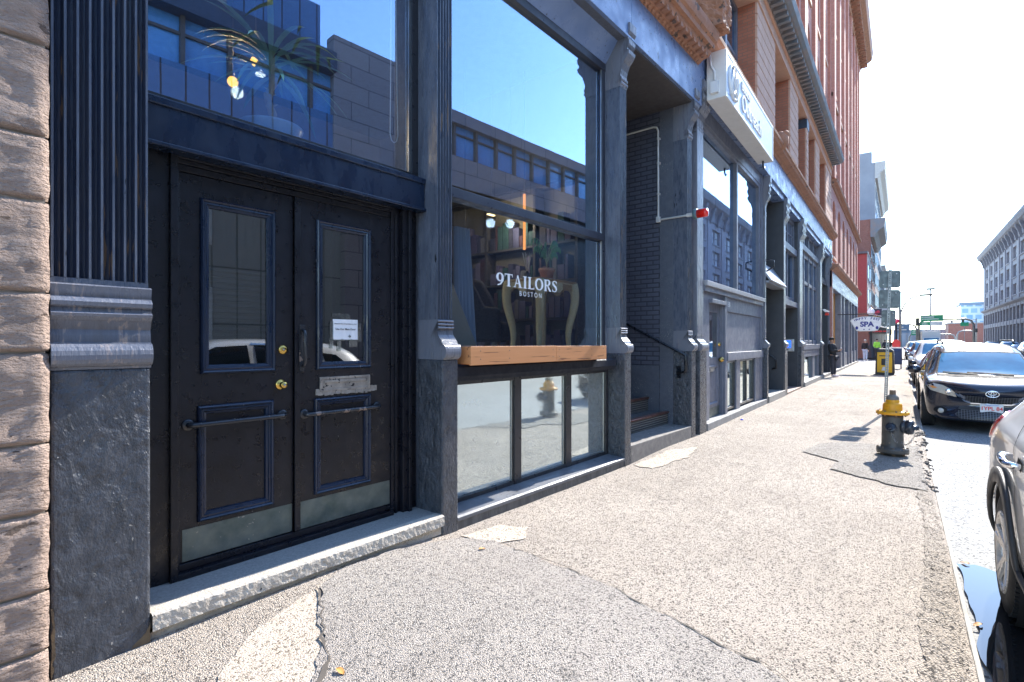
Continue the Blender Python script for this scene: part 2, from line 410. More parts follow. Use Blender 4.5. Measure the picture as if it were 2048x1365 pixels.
while x < 8.2:
    MB().sphere((x, -.085, 5.915), .035, 8, 6, (.9, .8, .9)).build('bead', TERRA, cn); x += .11
# carved corbel block at the party line
cb = bmesh.new(); bmesh.ops.create_cube(cb, size=1)
bmesh.ops.subdivide_edges(cb, edges=cb.edges[:], cuts=14, use_grid_fill=True)
for v in cb.verts:
    p = Vector((v.co.x * .36, v.co.y * .55, v.co.z * .55)); nn = noise.noise(p * 9) * .05 + noise.noise(p * 22) * .03
    v.co = p + p.normalized() * nn + Vector((8.32, -.2, 6.62))
me = bpy.data.meshes.new('carved_corbel'); cb.to_mesh(me); cb.free(); me.materials.append(TERRA)
o = bpy.data.objects.new('carved_corbel', me); COL.objects.link(o); o.parent = shop
RB = brickmat('red_brick', (.30, .105, .065), (.24, .082, .052), (.30, .24, .20), ('X', 'Z', None), bump=.4)
BST = M('smooth_brownstone', (.42, .27, .19), (.36, .225, .155), rough=.85, scale=4, bump=.4, bscale=40, bdist=.008)
uw = MB().box(-.6, 8.44, -.02, .5, 6.30, 6.9)
for a, b in ((-.6, .8), (2.2, 3.2), (4.6, 5.4), (6.6, 8.44)): uw.box(a, b, .0, .5, 6.9, 9.4)
uw.box(-.6, 8.44, -.02, .5, 9.4, 13.5).build('upper_wall', BST, shop, bevel=.01)
for a, b in ((.8, 2.2), (3.2, 4.6), (5.4, 6.6)):
    fr = MB().ring(a, b, 6.9, 9.4, .3, .4, .09); fr.box((a + b) / 2 - .04, (a + b) / 2 + .04, .3, .4, 7.0, 9.3)
    wo = fr.build('upper_window', FRAMEM, shop); B(a + .05, b - .05, .34, .345, 6.95, 9.35).build('pane', GLASS, wo)

# ---- entrance with the double doors
MB().box(.863, 2.866, .215, .60, 2.592, 2.825).box(.863, 2.866, .20, .24, 2.80, 2.845).box(.863, 2.868, .195, .30, 2.575, 2.60).build('lintel', NAVY, shop, bevel=.006)
jf = MB()
jf.box(.864, 1.09, .33, .5, .12, 2.592); jf.box(1.052, 1.092, .30, .36, .12, 2.592); jf.box(1.075, 1.115, .345, .42, .12, 2.52)
jf.box(2.62, 2.70, .335, .5, .12, 2.592); jf.box(2.70, 2.78, .29, .5, .12, 2.592); jf.box(2.78, 2.868, .33, .5, .12, 2.592)
jf.box(2.745, 2.775, .265, .3, .12, 2.592); jf.box(2.65, 2.67, .32, .34, .12, 2.53)
jf.box(1.09, 2.62, .335, .5, 2.545, 2.592); jf.box(1.09, 2.62, .30, .36, 2.566, 2.592); jf.box(1.09, 2.62, .35, .5, 2.505, 2.545)
jf.build('door_frame', DOORP, shop, bevel=.004)
MB().box(1.09, 2.62, .30, .50, .118, .155).box(1.09, 2.62, .345, .50, .155, .196).build('door_threshold', DOORP, shop, bevel=.004)
st = MB().box(.868, 2.868, .03, .42, .03, .12).build('doorstep', GRANITE, shop, bevel=.008)
# chipped front edge of the step: displaced strip with the sunlit band painted in
bmn = bmesh.new(); nx, nz = 160, 14
gv = [[None] * (nz + 1) for _ in range(nx + 1)]
for i in range(nx + 1):
    for k in range(nz + 1):
        s = .872 + 1.99 * i / nx; q = k / nz
        if q < .4: d, z = -.028 + .10 * (1 - q / .4) , .1235
        else:
            d, z = -.028, .1235 - (q - .4) / .6 * .16
            if q > .72: d = .0 + .012
        nn = noise.noise(Vector((s * 11, z * 30, 2))) * .004 + noise.noise(Vector((s * 30, z * 50, 5))) * .003
        if q >= .34: d += abs(nn) * (2.0 if q < .72 else 1.2); 
        if .34 <= q <= .46: z -= abs(noise.noise(Vector((s * 17, 3.3, 1)))) * .006
        gv[i][k] = bmn.verts.new((s, d, z))
for i in range(nx):
    for k in range(nz): bmn.faces.new((gv[i][k], gv[i + 1][k], gv[i + 1][k + 1], gv[i][k + 1]))
me = bpy.data.meshes.new('step_nosing'); bmn.to_mesh(me); bmn.free(); me.materials.append(GRANEDGE)
o = bpy.data.objects.new('step_nosing', me); COL.objects.link(o); o.parent = st

LIP = [(0, .36), (.004, .345), (.012, .338), (.02, .343), (.024, .35), (.034, .348), (.04, .356), (.052, .36), (.056, .372)]
def door_leaf(x0, x1, gx, lx, dz, off, label):
    y = .362 + off; yb = .41 + off
    d = MB()
    g0, g1, gz0, gz1 = gx; l0, l1, lz0, lz1 = lx
    d.box(x0, g0, y, yb, .2, dz); d.box(g1, x1, y, yb, .2, dz)
    d.box(g0, g1, y, yb, gz1, dz); d.box(g0, g1, y, yb, lz1, gz0); d.box(g0, g1, y, yb, .2, lz0)
    d.box(g0, l0, y, yb, lz0, lz1) if l0 > g0 + .001 else None
    d.box(l1, g1, y, yb, lz0, lz1) if l1 < g1 - .001 else None
    d.box(l0 + .05, l1 - .05, y + .012, y + .03, lz0 + .05, lz1 - .05)
    leaf = d.build('door_leaf', DOORP, shop, bevel=.002); leaf['label'] = label
    pf = [(a, b + off) for a, b in LIP]
    MB().mould(g0 - .012, g1 + .012, gz0 - .012, gz1 + .012, pf).build('glazing_bead', NAVY, leaf)
    MB().mould(l0 - .002, l1 + .002, lz0 - .002, lz1 + .002, pf).build('panel_mould', NAVY, leaf)
    gl = B(g0 + .02, g1 - .02, y + .012, y + .016, gz0 + .02, gz1 - .02).build('glass_panel', DGLASS, leaf)
    B(x0 + .012, x1 - .012, y - .003, y + .002, .203, .392).build('kick_plate', KICK, leaf)
    return leaf, y
lA, yA = door_leaf(1.118, 1.812, (1.235, 1.672, 1.318, 2.362), (1.21, 1.672, .42, 1.115), 2.502, 0, 'left door leaf with two brass locks')
lB, yB = door_leaf(1.832, 2.622, (1.985, 2.418, 1.315, 2.362), (1.96, 2.428, .42, 1.10), 2.502, -.012, 'right door leaf with mail slot and pull handle')
# astragal on the right leaf edge
B(1.812, 1.852, yB - .014, yB + .004, .2, 2.50).build('astragal', DOORP, lB, bevel=.003)
def pushbar(p, xa, xb, z, y):
    m = MB(); pts = [(xa, y - .002, z), (xa, y - .04, z)]
    m.tube([(xa, y, z), (xa, y - .022, z), (xa + .006, y - .038, z), (xa + .022, y - .048, z), (xa + .05, y - .05, z), (xb - .05, y - .05, z), (xb - .022, y - .048, z), (xb - .006, y - .038, z), (xb, y - .022, z), (xb, y, z)], .0165, 12)
    for x in (xa, xb): m.lathe([(.001, y - .012), (.03, y - .012), (.036, y - .006), (.036, y + .001)], (x, 0, z), 'y', 18)
    m.build('push_bar', WORNMET, p)
pushbar(lA, 1.16, 1.735, 1.008, yA); pushbar(lB, 1.885, 2.49, .998, yB)
def lock(name, p, x, z, y, r, knob):
    pr = [(.001, y - .016), (r * .55, y - .016), (r * .7, y - .013), (r * .95, y - .009), (r, y - .003), (r, y + .001)]
    if knob: pr = [(.001, y - .062), (r * .52, y - .06), (r * .66, y - .052), (r * .68, y - .042), (r * .45, y - .03), (r * .38, y - .018), (r * .6, y - .012)] + pr[3:]
    m = MB().lathe(pr, (x, 0, z), 'y', 24)
    o = m.build(name, BRASS, p)
    MB().lathe([(.001, y - (.0645 if knob else .0185)), (r * .2, y - (.0645 if knob else .0185)), (r * .24, y - (.05 if knob else .01))], (x, 0, z), 'y', 12).build('keyhole', STEEL, o)
lock('deadbolt', lA, 1.738, 1.45, yA, .032, False); lock('door_knob', lA, 1.722, 1.214, yA, .036, True)
ph = MB().box(1.842, 1.882, yB - .02, yB - .01, 1.30, 1.62)
ph.tube([(1.862, yB - .02, 1.335), (1.862, yB - .05, 1.345), (1.862, yB - .06, 1.37), (1.862, yB - .06, 1.55), (1.862, yB - .05, 1.575), (1.862, yB - .02, 1.585)], .012, 10)
ph.build('pull_handle', WORNMET, lB, bevel=.002)
ms = MB().ring(2.0, 2.42, 1.145, 1.25, yB - .014, yB + .002, .018).box(2.018, 2.402, yB - .01, yB, 1.163, 1.232)
ms.box(2.03, 2.39, yB - .016, yB - .006, 1.205, 1.226)
mso = ms.build('mail_slot', M('worn_mail_slot', (.42, .37, .31), (.2, .18, .16), rough=.6, metal=.3, scale=14, bump=.5, bscale=40, chips=(.02, .02, .025), chip_scale=30, chip_at=.62), lB, bevel=.002)
tp = MB()
for k in range(30):
    x = 1.97 + .49 * k / 29; 
    tp.box(x, x + .02, yB - .008 - random.random() * .006, yB, 1.125 - random.random() * .012, 1.16 + random.random() * .01)
tp.build('torn_tape', M('grey_tape', (.34, .31, .27), (.2, .18, .16), rough=.6, scale=20, bump=.4), mso)
# notice on the right door glass
pn = thing('paper_notice', 'white paper notice taped to the right door glass', 'notice', tuple(nearw(2.215, yB + .008, 1.595)), NEAR_A)
bm_ = MB(); nxx = 8
for i in range(nxx):
    a, b = -.105 + .21 * i / nxx, -.105 + .21 * (i + 1) / nxx
    ya, yb2 = -.0015 - .004 * math.sin(i * 1.1) ** 2, -.0015 - .004 * math.sin((i + 1) * 1.1) ** 2
    bm_.add([(a, ya, -.075), (b, yb2, -.075), (b, yb2, .075), (a, ya, .075)], [(0, 1, 2, 3)])
bm_.build('sheet', PAPER, pn)
text_mesh('Please Do Not Drop Deliveries Here', .0125, 'notice_heading', INK, pn, wall_text(0, -.007, .042), .0003)
text_mesh('Use Our Main Door', .0205, 'notice_text', INK, pn, wall_text(0, -.007, .002), .0003, bold=.0002)
text_mesh('→', .03, 'arrow', INK, pn, wall_text(.03, -.007, -.05), .0003, bold=.001)
TAPE = glassmat('clear_tape', (.78, .82, .82), .10, .6, .25)
tapes = MB()
for (a, b, c, d_) in ((-.13, -.10, -.14, .06), (.1, .135, -.09, .05), (-.04, .04, .075, .11), (-.11, .03, .09, .12), (-.07, -.035, -.16, -.08), (.03, .1, -.13, -.08), (-.14, .14, -.085, -.07)):
    tapes.box(a, b, -.003, -.0022, c, d_)
tapes.build('tape_strip', TAPE, pn)
# dark hall behind the doors
B(.9, 2.86, 1.6, 1.62, .1, 2.7).build('hall_wall', INTW, shop)
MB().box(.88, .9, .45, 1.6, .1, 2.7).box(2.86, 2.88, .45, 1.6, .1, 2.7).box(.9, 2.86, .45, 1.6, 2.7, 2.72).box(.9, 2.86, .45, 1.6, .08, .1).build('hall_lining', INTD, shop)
hs = MB()
for k in range(12): hs.box(1.15, 2.6, 1.55, 1.6, 2.1 - k * .05, 2.125 - k * .05)
hs.build('hall_blind', M('grey_blind', (.2, .19, .18), rough=.7), shop)

# ---- transom window above the doors
tw = MB().box(.864, 2.868, .30, .36, 2.845, 2.90).box(.864, .93, .30, .38, 2.9, 5.3).box(2.80, 2.868, .30, .38, 2.9, 5.3).box(.93, 2.80, .30, .38, 5.18, 5.3)
two = tw.build('transom_window', FRAMEM, shop, bevel=.003)
B(2.782, 2.80, .318, .332, 2.90, 5.18).build('metal_bead', STEEL, two)
B(.93, 2.79, .338, .342, 2.90, 5.18).build('pane', GLASS, two)

# ---- display window
dw = MB()
dw.box(3.034, 3.10, .28, .37, 1.30, 5.0); dw.box(5.86, 5.932, .28, .37, 1.30, 5.0)
dw.box(3.10, 5.86, .26, .38, 2.785, 2.875); dw.box(3.034, 5.932, .27, .37, 4.965, 5.06); dw.box(3.10, 5.86, .30, .37, 1.28, 1.33)
dwo = dw.build('display_window', M('bronze_blue_frame', (.026, .03, .048), (.04, .045, .062), rough=.38, bump=.1, chips=(.3, .3, .3), chip_scale=60, chip_at=.78), shop, bevel=.005)
MB().box(5.842, 5.86, .286, .30, 1.33, 2.785).box(5.842, 5.86, .286, .30, 2.875, 4.965).build('metal_bead', STEEL, dwo)
B(3.10, 5.85, .322, .326, 1.33, 2.785).build('lower_pane', GLASS, dwo)
B(3.10, 5.85, .322, .326, 2.875, 4.965).build('upper_pane', GLASS, dwo)
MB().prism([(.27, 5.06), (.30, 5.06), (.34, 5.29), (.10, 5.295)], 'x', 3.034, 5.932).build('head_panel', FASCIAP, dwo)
# lettering: serif capitals built from strokes
def serif_word(word, h, name, mat, parent, x0, y, z, width):
    W = {'9': .62, 'T': .70, 'A': .78, 'I': .36, 'L': .62, 'O': .82, 'R': .74, 'S': .58}
    m = MB(); th = .19; tn = .085; sf = .06
    def quad(a, b, c, d): m.add([(p[0], 0, p[1]) for p in (a, b, c, d)], [(0, 1, 2, 3)])
    def rect(a, b, c, d): quad((a, c), (b, c), (b, d), (a, d))
    def stroke(pts, ws):
        n = len(pts)
        L = []
        for i, p in enumerate(pts):
            a = Vector(pts[max(i - 1, 0)]); b = Vector(pts[min(i + 1, n - 1)]); t = (b - a).normalized(); nn = Vector((-t.y, t.x)) * ws[i] / 2
            L.append((Vector(p) + nn, Vector(p) - nn))
        for i in range(n - 1): quad(L[i][1], L[i + 1][1], L[i + 1][0], L[i][0])
    def ell(cx, cz, rx, rz, a0=0, a1=360, n=28):
        pts, ws = [], []
        for i in range(n + 1):
            a = R(a0 + (a1 - a0) * i / n); pts.append((cx + rx * math.cos(a), cz + rz * math.sin(a)))
            ws.append(tn + (th - tn) * abs(math.cos(a)) ** 1.5)
        stroke(pts, ws)
    def serif(cx, z_, w_): rect(cx - w_ / 2, cx + w_ / 2, z_, z_ + sf)
    xs = []; tot = sum(W[c] + .09 for c in word) - .09; k = width / (tot * h); x = 0
    for c in word:
        ox = x; v0 = len(m.v)
        w_ = W[c]
        if c == 'I': rect(w_ / 2 - th / 2, w_ / 2 + th / 2, 0, 1); serif(w_ / 2, 0, .34); serif(w_ / 2, 1 - sf, .34)
        if c == 'T':
            rect(w_ / 2 - th / 2, w_ / 2 + th / 2, 0, 1); serif(w_ / 2, 0, .36); rect(0, w_, 1 - tn, 1); rect(0, .045, .76, 1 - tn); rect(w_ - .045, w_, .76, 1 - tn)
        if c == 'L':
            rect(.08, .08 + th, 0, 1); serif(.08 + th / 2, 1 - sf, .34); rect(0, w_, 0, tn); rect(w_ - .045, w_, tn, .27)
        if c == 'A':
            quad((.07, 0), (.13, 0), (w_ * .52, .98), (w_ * .44, .98)); quad((w_ - .27, 0), (w_ - .07, 0), (w_ * .53, 1), (w_ * .40, 1))
            rect(.2, w_ - .22, .3, .3 + tn); serif(.1, 0, .24); serif(w_ - .16, 0, .34)
        if c == 'O': ell(w_ / 2, .5, w_ / 2 - .08, .5 - tn / 2)
        if c == '9':
            ell(w_ / 2, .66, w_ / 2 - .08, .34 - tn / 2); stroke([(w_ - .08, .66), (w_ - .1, .4), (w_ * .55, .12), (.1, .03)], [th, th * .9, .1, tn])
        if c == 'R':
            rect(.06, .06 + th, 0, 1); serif(.06 + th / 2, 0, .3); rect(0, .3, 1 - sf, 1); rect(.2, .38, 1 - tn, 1); rect(.2, .38, .48, .48 + tn)
            pts = [(.37 + .2 * math.sin(R(a)), .755 + .222 * math.cos(R(a))) for a in range(0, 181, 15)]
            stroke(pts, [tn + (th - tn) * math.sin(R(a)) for a in range(0, 181, 15)])
            stroke([(.38, .5), (.5, .25), (.62, .06), (.74, .03)], [.1, th, th * .8, tn])
        if c == 'S':
            pts = [(.5, .78), (.46, .9), (.32, .965), (.17, .93), (.1, .8), (.15, .66), (.3, .54), (.44, .43), (.5, .26), (.43, .1), (.28, .035), (.12, .09), (.06, .22)]
            ws = [tn, tn, tn, .09, .13, th, th, th, .13, .09, tn, tn, tn]; stroke(pts, ws); rect(.48, .52, .72, .98); rect(.04, .08, .02, .28)
        for i in range(v0, len(m.v)):
            p = m.v[i]; m.v[i] = (x0 + (p[0] + ox) * h * k, y, z + p[2] * h)
        x += w_ + .09
    # every stroke a hair in front of the last so that no two faces coincide
    for qi, f_ in enumerate(m.f):
        for i in f_: m.v[i] = (m.v[i][0], y - .00002 * qi, m.v[i][2])
    return m.build(name, mat, parent, fixn=False)
serif_word('9TAILORS', .128, 'window_lettering', LETTER, dwo, 3.875, .3200, 2.065, 1.04)
text_mesh('BOSTON', .072, 'window_lettering', LETTER, dwo, wall_text(4.43, .3205, 2.005), .0003, spacing=1.55)
# ledge, lower frosted windows, sill
le = MB().prism([(.36, 1.165), (.09, 1.165), (.075, 1.19), (.055, 1.21), (.055, 1.285), (.07, 1.30), (.36, 1.305)], 'x', 3.036, 5.80)
le.build('window_ledge', M('matte_navy_ledge', (.008, .011, .020), (.02, .024, .036), rough=.7, spec=.25, scale=8, bump=.3, bscale=40, chips=(.25, .25, .25), chip_scale=60, chip_at=.78), shop, bevel=.003)
fw = MB()
for a, b in ((3.034, 3.09), (4.055, 4.165), (4.975, 5.085), (5.875, 5.932)): fw.box(a, b, .235, .33, .07, 1.165)
fw.box(3.09, 5.875, .24, .33, 1.12, 1.165); fw.box(3.09, 5.875, .24, .33, .062, .115)
fwo = fw.build('lower_window', FRAMEM, shop, bevel=.004)
for a, b in ((3.09, 4.055), (4.165, 4.975), (5.085, 5.875)):
    B(a, b, .268, .272, .115, 1.12).build('frosted_pane', FROST, fwo)
    MB().box(a, a + .012, .26, .268, .115, 1.12).box(b - .012, b, .26, .268, .115, 1.12).build('metal_bead', STEEL, fwo)
so_ = MB().prism([(.33, .082), (.02, .062), (.0, .05), (.002, .02), (.33, .02)], 'x', 3.036, 5.93).build('window_sill', SILLP, shop, bevel=.003)
B(3.036, 5.93, .012, .33, -.2, .02).build('sill_base', STAINED, so_)
# floor/ceiling/back of the shop interior
it = MB().box(.87, 7.8, 5.0, 5.05, 1.3, 5.28).box(.87, .9, .40, 5.0, 2.73, 5.28)
it.build('interior_wall', INTW, shop)
MB().box(2.9, 5.92, .38, 5.0, 1.24, 1.30).build('interior_floor', OAKF, shop)
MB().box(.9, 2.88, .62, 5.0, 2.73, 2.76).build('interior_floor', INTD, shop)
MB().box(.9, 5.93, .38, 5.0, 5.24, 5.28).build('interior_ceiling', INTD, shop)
MB().box(3.04, 3.3, .42, .75, 1.3, 5.24).build('interior_column', INTW, shop)
B(5.90, 5.93, .38, 5.0, 1.3, 5.24).build('interior_wall', INTW, shop)
B(3.3, 5.93, .335, .345, .06, 1.24).build('bulkhead_lining', INTD, shop)

# ---- stair entrance
SW = 8.13
wl = MB().box(SW, SW + .30, .30, .53, -.15, 5.3)
wl.build('stair_wall', REVEAL, shop, bevel=.004)
B(SW + .002, SW + .3, .532, 5, -.15, 5.3).build('brick_wall', DBRICK, shop)
B(SW - .012, SW + .002, .534, 5, -.1, 1.12).build('wall_dado', REVEAL, shop)
B(6.09, SW, 4.2, 4.3, -.1, 5.3).build('back_wall', INTD, shop)
MB().box(6.09, SW, .0, 4.2, 5.27, 5.297).box(6.09, SW, 1.2, 1.4, 4.9, 5.27).build('soffit', M('brown_grey_soffit', (.06, .055, .055), (.08, .072, .07), rough=.6, bump=.1), shop)
B(6.094, SW - .002, .0, .42, -.15, .185).build('stair_sill', M('worn_step_stone', (.24, .22, .20), (.15, .14, .13), rough=.85, scale=12, bump=.5, bscale=80, chips=(.4, .37, .32), chip_scale=20, chip_at=.7), shop, bevel=.01)
CHK = None
m_, t_ = new_mat('cast_iron_riser')
vo = nd(t_, 'ShaderNodeTexVoronoi', {'feature': 'F1'}, Vector=coords(t_, (30, 0, 30)), Scale=1.0, Randomness=0.0)
finish(t_, Base_Color=ramp(t_, vo.outputs['Distance'], [(.22, (.42, .40, .36)), (.36, (.035, .032, .032))]), Roughness=.45, Metallic=.4, Normal=bumpn(t_, vo.outputs['Distance'], 1, .01))
RISER = m_
TREAD = M('worn_brown_tread', (.22, .09, .06), (.13, .055, .04), rough=.4, bump=.2)
TREADT = M('dark_tread', (.16, .15, .145), (.10, .095, .095), rough=.7, bump=.3)
for k in range(9):
    d = .39 + .34 * k; z = .185 + .205 * k
    s_ = B(6.094, SW - .014, d, d + .36, z - .02, z + .175).build('stair_step', TREADT, shop)
    B(6.094, SW - .014, d - .006, d - .001, z + .012, z + .165).build('riser', RISER, s_)
    MB().tube([(6.094, d - .01, z + .19), (SW - .014, d - .01, z + .19)], .018, 8).box(6.094, SW - .014, d - .01, d + .05, z + .176, z + .206).build('nosing', TREAD, s_)
hr = MB()
def hz(d): return 1.30 + (d - .07) * .50
hr.tube([(8.05, 3.2, hz(3.2)), (8.05, .07, hz(.07)), (8.05, .06, 1.27), (8.05, .06, 1.08), (8.05, .075, 1.045), (8.06, .10, 1.03), (8.08, .2, 1.022), (8.12, .21, 1.022)], .021, 10)
hro = hr.build('handrail', M('black_handrail', (.01, .012, .016), (.015, .016, .02), rough=.3, bump=.05), shop)
MB().box(8.118, 8.13, .17, .24, .93, 1.12).build('wall_bracket', hro.data.materials[0], hro)

# ---- red alarm lamp on its conduit
al = thing('alarm_light', 'red alarm lamp on a white conduit beside the stair entrance', 'alarm light', tuple(nearw(8.13, .0, 3.4)), NEAR_A)
COND = M('white_conduit', (.62, .61, .58), (.45, .44, .42), rough=.5, bump=.1)
cd = MB()
cd.tube([(-.045, 1.6, 1.62), (-.045, .62, 1.62), (-.045, .56, 1.60), (-.045, .535, 1.54), (-.045, .53, .16), (-.045, .53, .09)], .017, 8)
cd.tube([(-.045, .53, .09), (-.045, -.05, .09), (-.045, -.09, .09)], .016, 8)
cd.box(-.075, -.015, .50, .56, .05, .14)
cd.box(-.07, -.02, -.06, .06, .065, .115)
for z in (.5, 1.0, 1.4): cd.box(-.065, -.0, .51, .55, z, z + .03)
cd.build('conduit', COND, al, bevel=.003)
MB().lathe([(.001, -.11), (.075, -.11), (.08, -.10), (.08, -.055), (.06, -.045), (.001, -.045)], (-.045, -.0, .09), 'y', 18).build('lamp_base', M('lamp_socket', (.10, .16, .18), rough=.4), al)
MB().lathe([(.001, -.275), (.03, -.273), (.058, -.262), (.066, -.24), (.068, -.11), (.001, -.11)], (-.045, 0, .09), 'y', 18).build('red_lens', M('red_lens', (.75, .015, .01), (.7, .02, .012), rough=.15, bump=0, coat=.5), al)

# ---- stone wall at the left edge
sw_ = thing('stone_building', 'rough tan brownstone wall of stacked blocks at the left edge', 'building', tuple(NEAR_O), NEAR_A)
JZ = [-.35, .136, .398, .747, 1.053, 1.456, 1.718, 2.122, 2.406, 2.809, 3.14, 3.5, 3.85, 4.2, 4.6, 5.0]
def stone_block(x0, x1, z0, z1, seed):
    bm = bmesh.new(); nx, nz = 44, max(8, int((z1 - z0) / .012)); g = []
    for i in range(nx + 1):
        row = []
        for k in range(nz + 1):
            x = x0 + (x1 - x0) * i / nx; z = z0 + (z1 - z0) * k / nz
            e = min((z - z0), (z1 - z)); ex = (x1 - x)
            y = -.05
            if e < .007: y += .016 * (1 - e / .007) ** 2
            if ex < .008: y += .014 * (1 - ex / .008) ** 2
            y += noise.noise(Vector((x * 5, z * 5, seed))) * .006 + noise.noise(Vector((x * 17, z * 12, seed))) * .007 + noise.noise(Vector((x * 40, z * 34, seed))) * .006
            row.append(bm.verts.new((x + noise.noise(Vector((z * 14, seed, 1))) * .006 * (i == nx), y, z)))
        g.append(row)
    for i in range(nx):
        for k in range(nz): bm.faces.new((g[i][k], g[i + 1][k], g[i + 1][k + 1], g[i][k + 1]))
    edge = [g[nx][k] for k in range(nz + 1)]
    back = [bm.verts.new((v.co.x - .002, .3, v.co.z)) for v in edge]
    for k in range(nz): bm.faces.new((edge[k], back[k], back[k + 1], edge[k + 1]))
    me = bpy.data.meshes.new('stone_course'); bm.to_mesh(me); bm.free()
    for p in me.polygons: p.use_smooth = True
    me.materials.append(BROWNST)
    o = bpy.data.objects.new('stone_course', me); COL.objects.link(o); o.parent = sw_
for i in range(len(JZ) - 1): stone_block(-.9, .474, JZ[i] + .004, JZ[i + 1] - .004, i * 3.7)
MB().box(-.9, .462, -.028, .4, -.35, 5.0).box(-4, .47, -.02, .5, 5.0, 12).box(-6, -.9, -.05, .5, -.35, 12).build('wall', M('mortar', (.34, .28, .22), (.26, .21, .17), rough=.9, bump=.6, bscale=60), sw_)
# ------------------------------------------------------------------ planter and shop interior things
pl = thing('planter_box', 'long empty cedar planter box on the ledge under the shop window', 'planter', tuple(nearw(4.25, 0, 1.306)), NEAR_A)
x0, x1, xm = -1.12, 1.125, .12
MB().box(x0, xm - .001, -.055, -.035, .0, .158).build('front_board', CEDAR, pl, bevel=.003)
o = MB().box(xm + .001, x1, -.055, -.035, .0, .155).build('front_board', CEDAR, pl, bevel=.003)
B(x0, x1, .13, .15, .012, .155).build('back_board', CEDAR, pl, bevel=.003)
B(x0 + .001, x0 + .021, -.035, .13, .012, .156).build('end_board', CEDAR, pl, bevel=.003)
B(x1 - .021, x1 - .001, -.035, .13, .0, .154).build('end_board', CEDAR, pl, bevel=.003)
B(x0 + .03, x1 - .03, -.034, .129, .004, .03).build('bottom_board', CEDAR, pl)
nb = MB()
for x in (-1.0, -.62, 0.06, .17, .8, 1.05):
    for z in (.05, .12): nb.lathe([(.001, -.0568), (.005, -.0568), (.005, -.054)], (x, 0, z), 'y', 8)
nb.build('nail_head', M('dark_nail', (.08, .05, .04)), pl)

GOLD = M('gilt_cream_paint', (.80, .62, .34), (.70, .52, .26), rough=.4, bump=.1)
TOPW = M('honey_table_top', (.5, .28, .10), (.4, .2, .07), rough=.35)
tb = thing('console_table', 'gilded cream table with curved cabriole legs behind the shop window', 'table', tuple(nearw(5.18, .74, 1.30)), NEAR_A)
hx, hy, H_ = .36, .25, .95
MB().box(-hx - .02, hx + .02, -hy - .02, hy + .02, H_ - .03, H_).build('tabletop', TOPW, tb, bevel=.008)
ap = MB()
def apron(axis, a0, a1, off):
    n = 24; pts = []
    for i in range(n + 1):
        t = i / n; pts.append((a0 + (a1 - a0) * t, H_ - .135 - .035 * math.cos(t * math.pi * 4) + .02 * abs(math.sin(t * math.pi * 9))))
    pts += [(a1, H_ - .03), (a0, H_ - .03)]
    ap.prism(pts, 'y' if axis == 'x' else 'x', off, off + .02)
apron('x', -hx, hx, -hy); apron('x', -hx, hx, hy - .02); apron('y', -hy, hy, -hx); apron('y', -hy, hy, hx - .02)
ap.build('apron', GOLD, tb)
MB().box(.1, .3, -hy - .004, -hy + .004, H_ - .12, H_ - .045).build('drawer_front', TOPW, tb)
for sx in (-1, 1):
    for sy in (-1, 1):
        pts = []; rr = []
        for i in range(13):
            t = i / 12; z = (H_ - .03) * (1 - t)
            q = .035 * math.sin(t * math.pi * 1.9 + .4) * (1 - .3 * t)
            pts.append((sx * (hx - .03 + q), sy * (hy - .03 + q), z)); rr.append(.043 * (1 - t) ** .7 + .017 + (.012 if t > .95 else 0))
        MB().tube(pts, rr, 10).build('leg', GOLD, tb)
# plants
LEAF = M('plant_leaf', (.10, .30, .08), (.18, .42, .12), rough=.45, bump=.05)
LEAF2 = M('yucca_leaf', (.16, .34, .24), (.28, .42, .24), rough=.4, bump=.05)
def blade(m, base, direc, length, width, droop, n=9):
    d = Vector(direc).normalized(); p = Vector(base); pts = []
    for i in range(n + 1):
        pts.append(p.copy()); p = p + d * (length / n); d = (d + Vector((0, 0, -droop / n))).normalized()
    side = Vector((-direc[1], direc[0], 0)); side = side.normalized() if side.length > .01 else Vector((1, 0, 0))
    vs = []
    for i, q in enumerate(pts):
        wd = width * (math.sin(math.pi * min(1, .12 + i / n * .88)) ** .6) * .5
        vs += [q - side * wd, q + Vector((0, 0, -wd * .35)), q + side * wd]
    fs = []
    for i in range(n): fs += [(i * 3, i * 3 + 1, i * 3 + 4, i * 3 + 3), (i * 3 + 1, i * 3 + 2, i * 3 + 5, i * 3 + 4)]
    m.add(vs, fs, True)
pp = thing('potted_plant', 'spindly plant with arching stems in a terracotta pot on the gilded table', 'plant', tuple(nearw(5.24, .70, 2.251)), NEAR_A)
POT = M('terracotta_pot', (.62, .30, .17), (.54, .25, .13), rough=.8)
MB().lathe([(.001, 0), (.066, 0), (.088, .115), (.10, .116), (.102, .155), (.088, .155), (.084, .13), (.001, .128)], (0, 0, 0), 'z', 20).build('pot', POT, pp)
random.seed(3)
stm = MB(); lf = MB()
for a, h, rch in ((180, .42, .28), (200, .30, .10), (150, .34, .2), (20, .46, .30), (0, .30, .2), (-40, .36, .22), (90, .3, .1), (230, .38, .2)):
    dx, dy = math.cos(R(a)), math.sin(R(a)) * .5
    pts = [(dx * rch * (t ** 1.6), dy * rch * t ** 1.6, .13 + h * (1 - (1 - t) ** 1.7) - .06 * t ** 4) for t in [i / 9 for i in range(10)]]
    stm.tube(pts, [.006 * (1 - .6 * i / 9) for i in range(10)], 5)
    for i in range(5, 10):
        for s in (-1, 1):
            blade(lf, pts[i], (dx * .3 + s * .5, s * .4, -.7), .10, .020, .6, 4)
stm.build('stem', M('pale_stem', (.35, .38, .18), rough=.6), pp); lf.build('foliage', LEAF, pp)
rd = thing('reed_bundle', 'bundle of thin pale reed sticks standing beside the plant on the table', 'decoration', tuple(nearw(5.05, .86, 2.251)), NEAR_A)
q = MB()
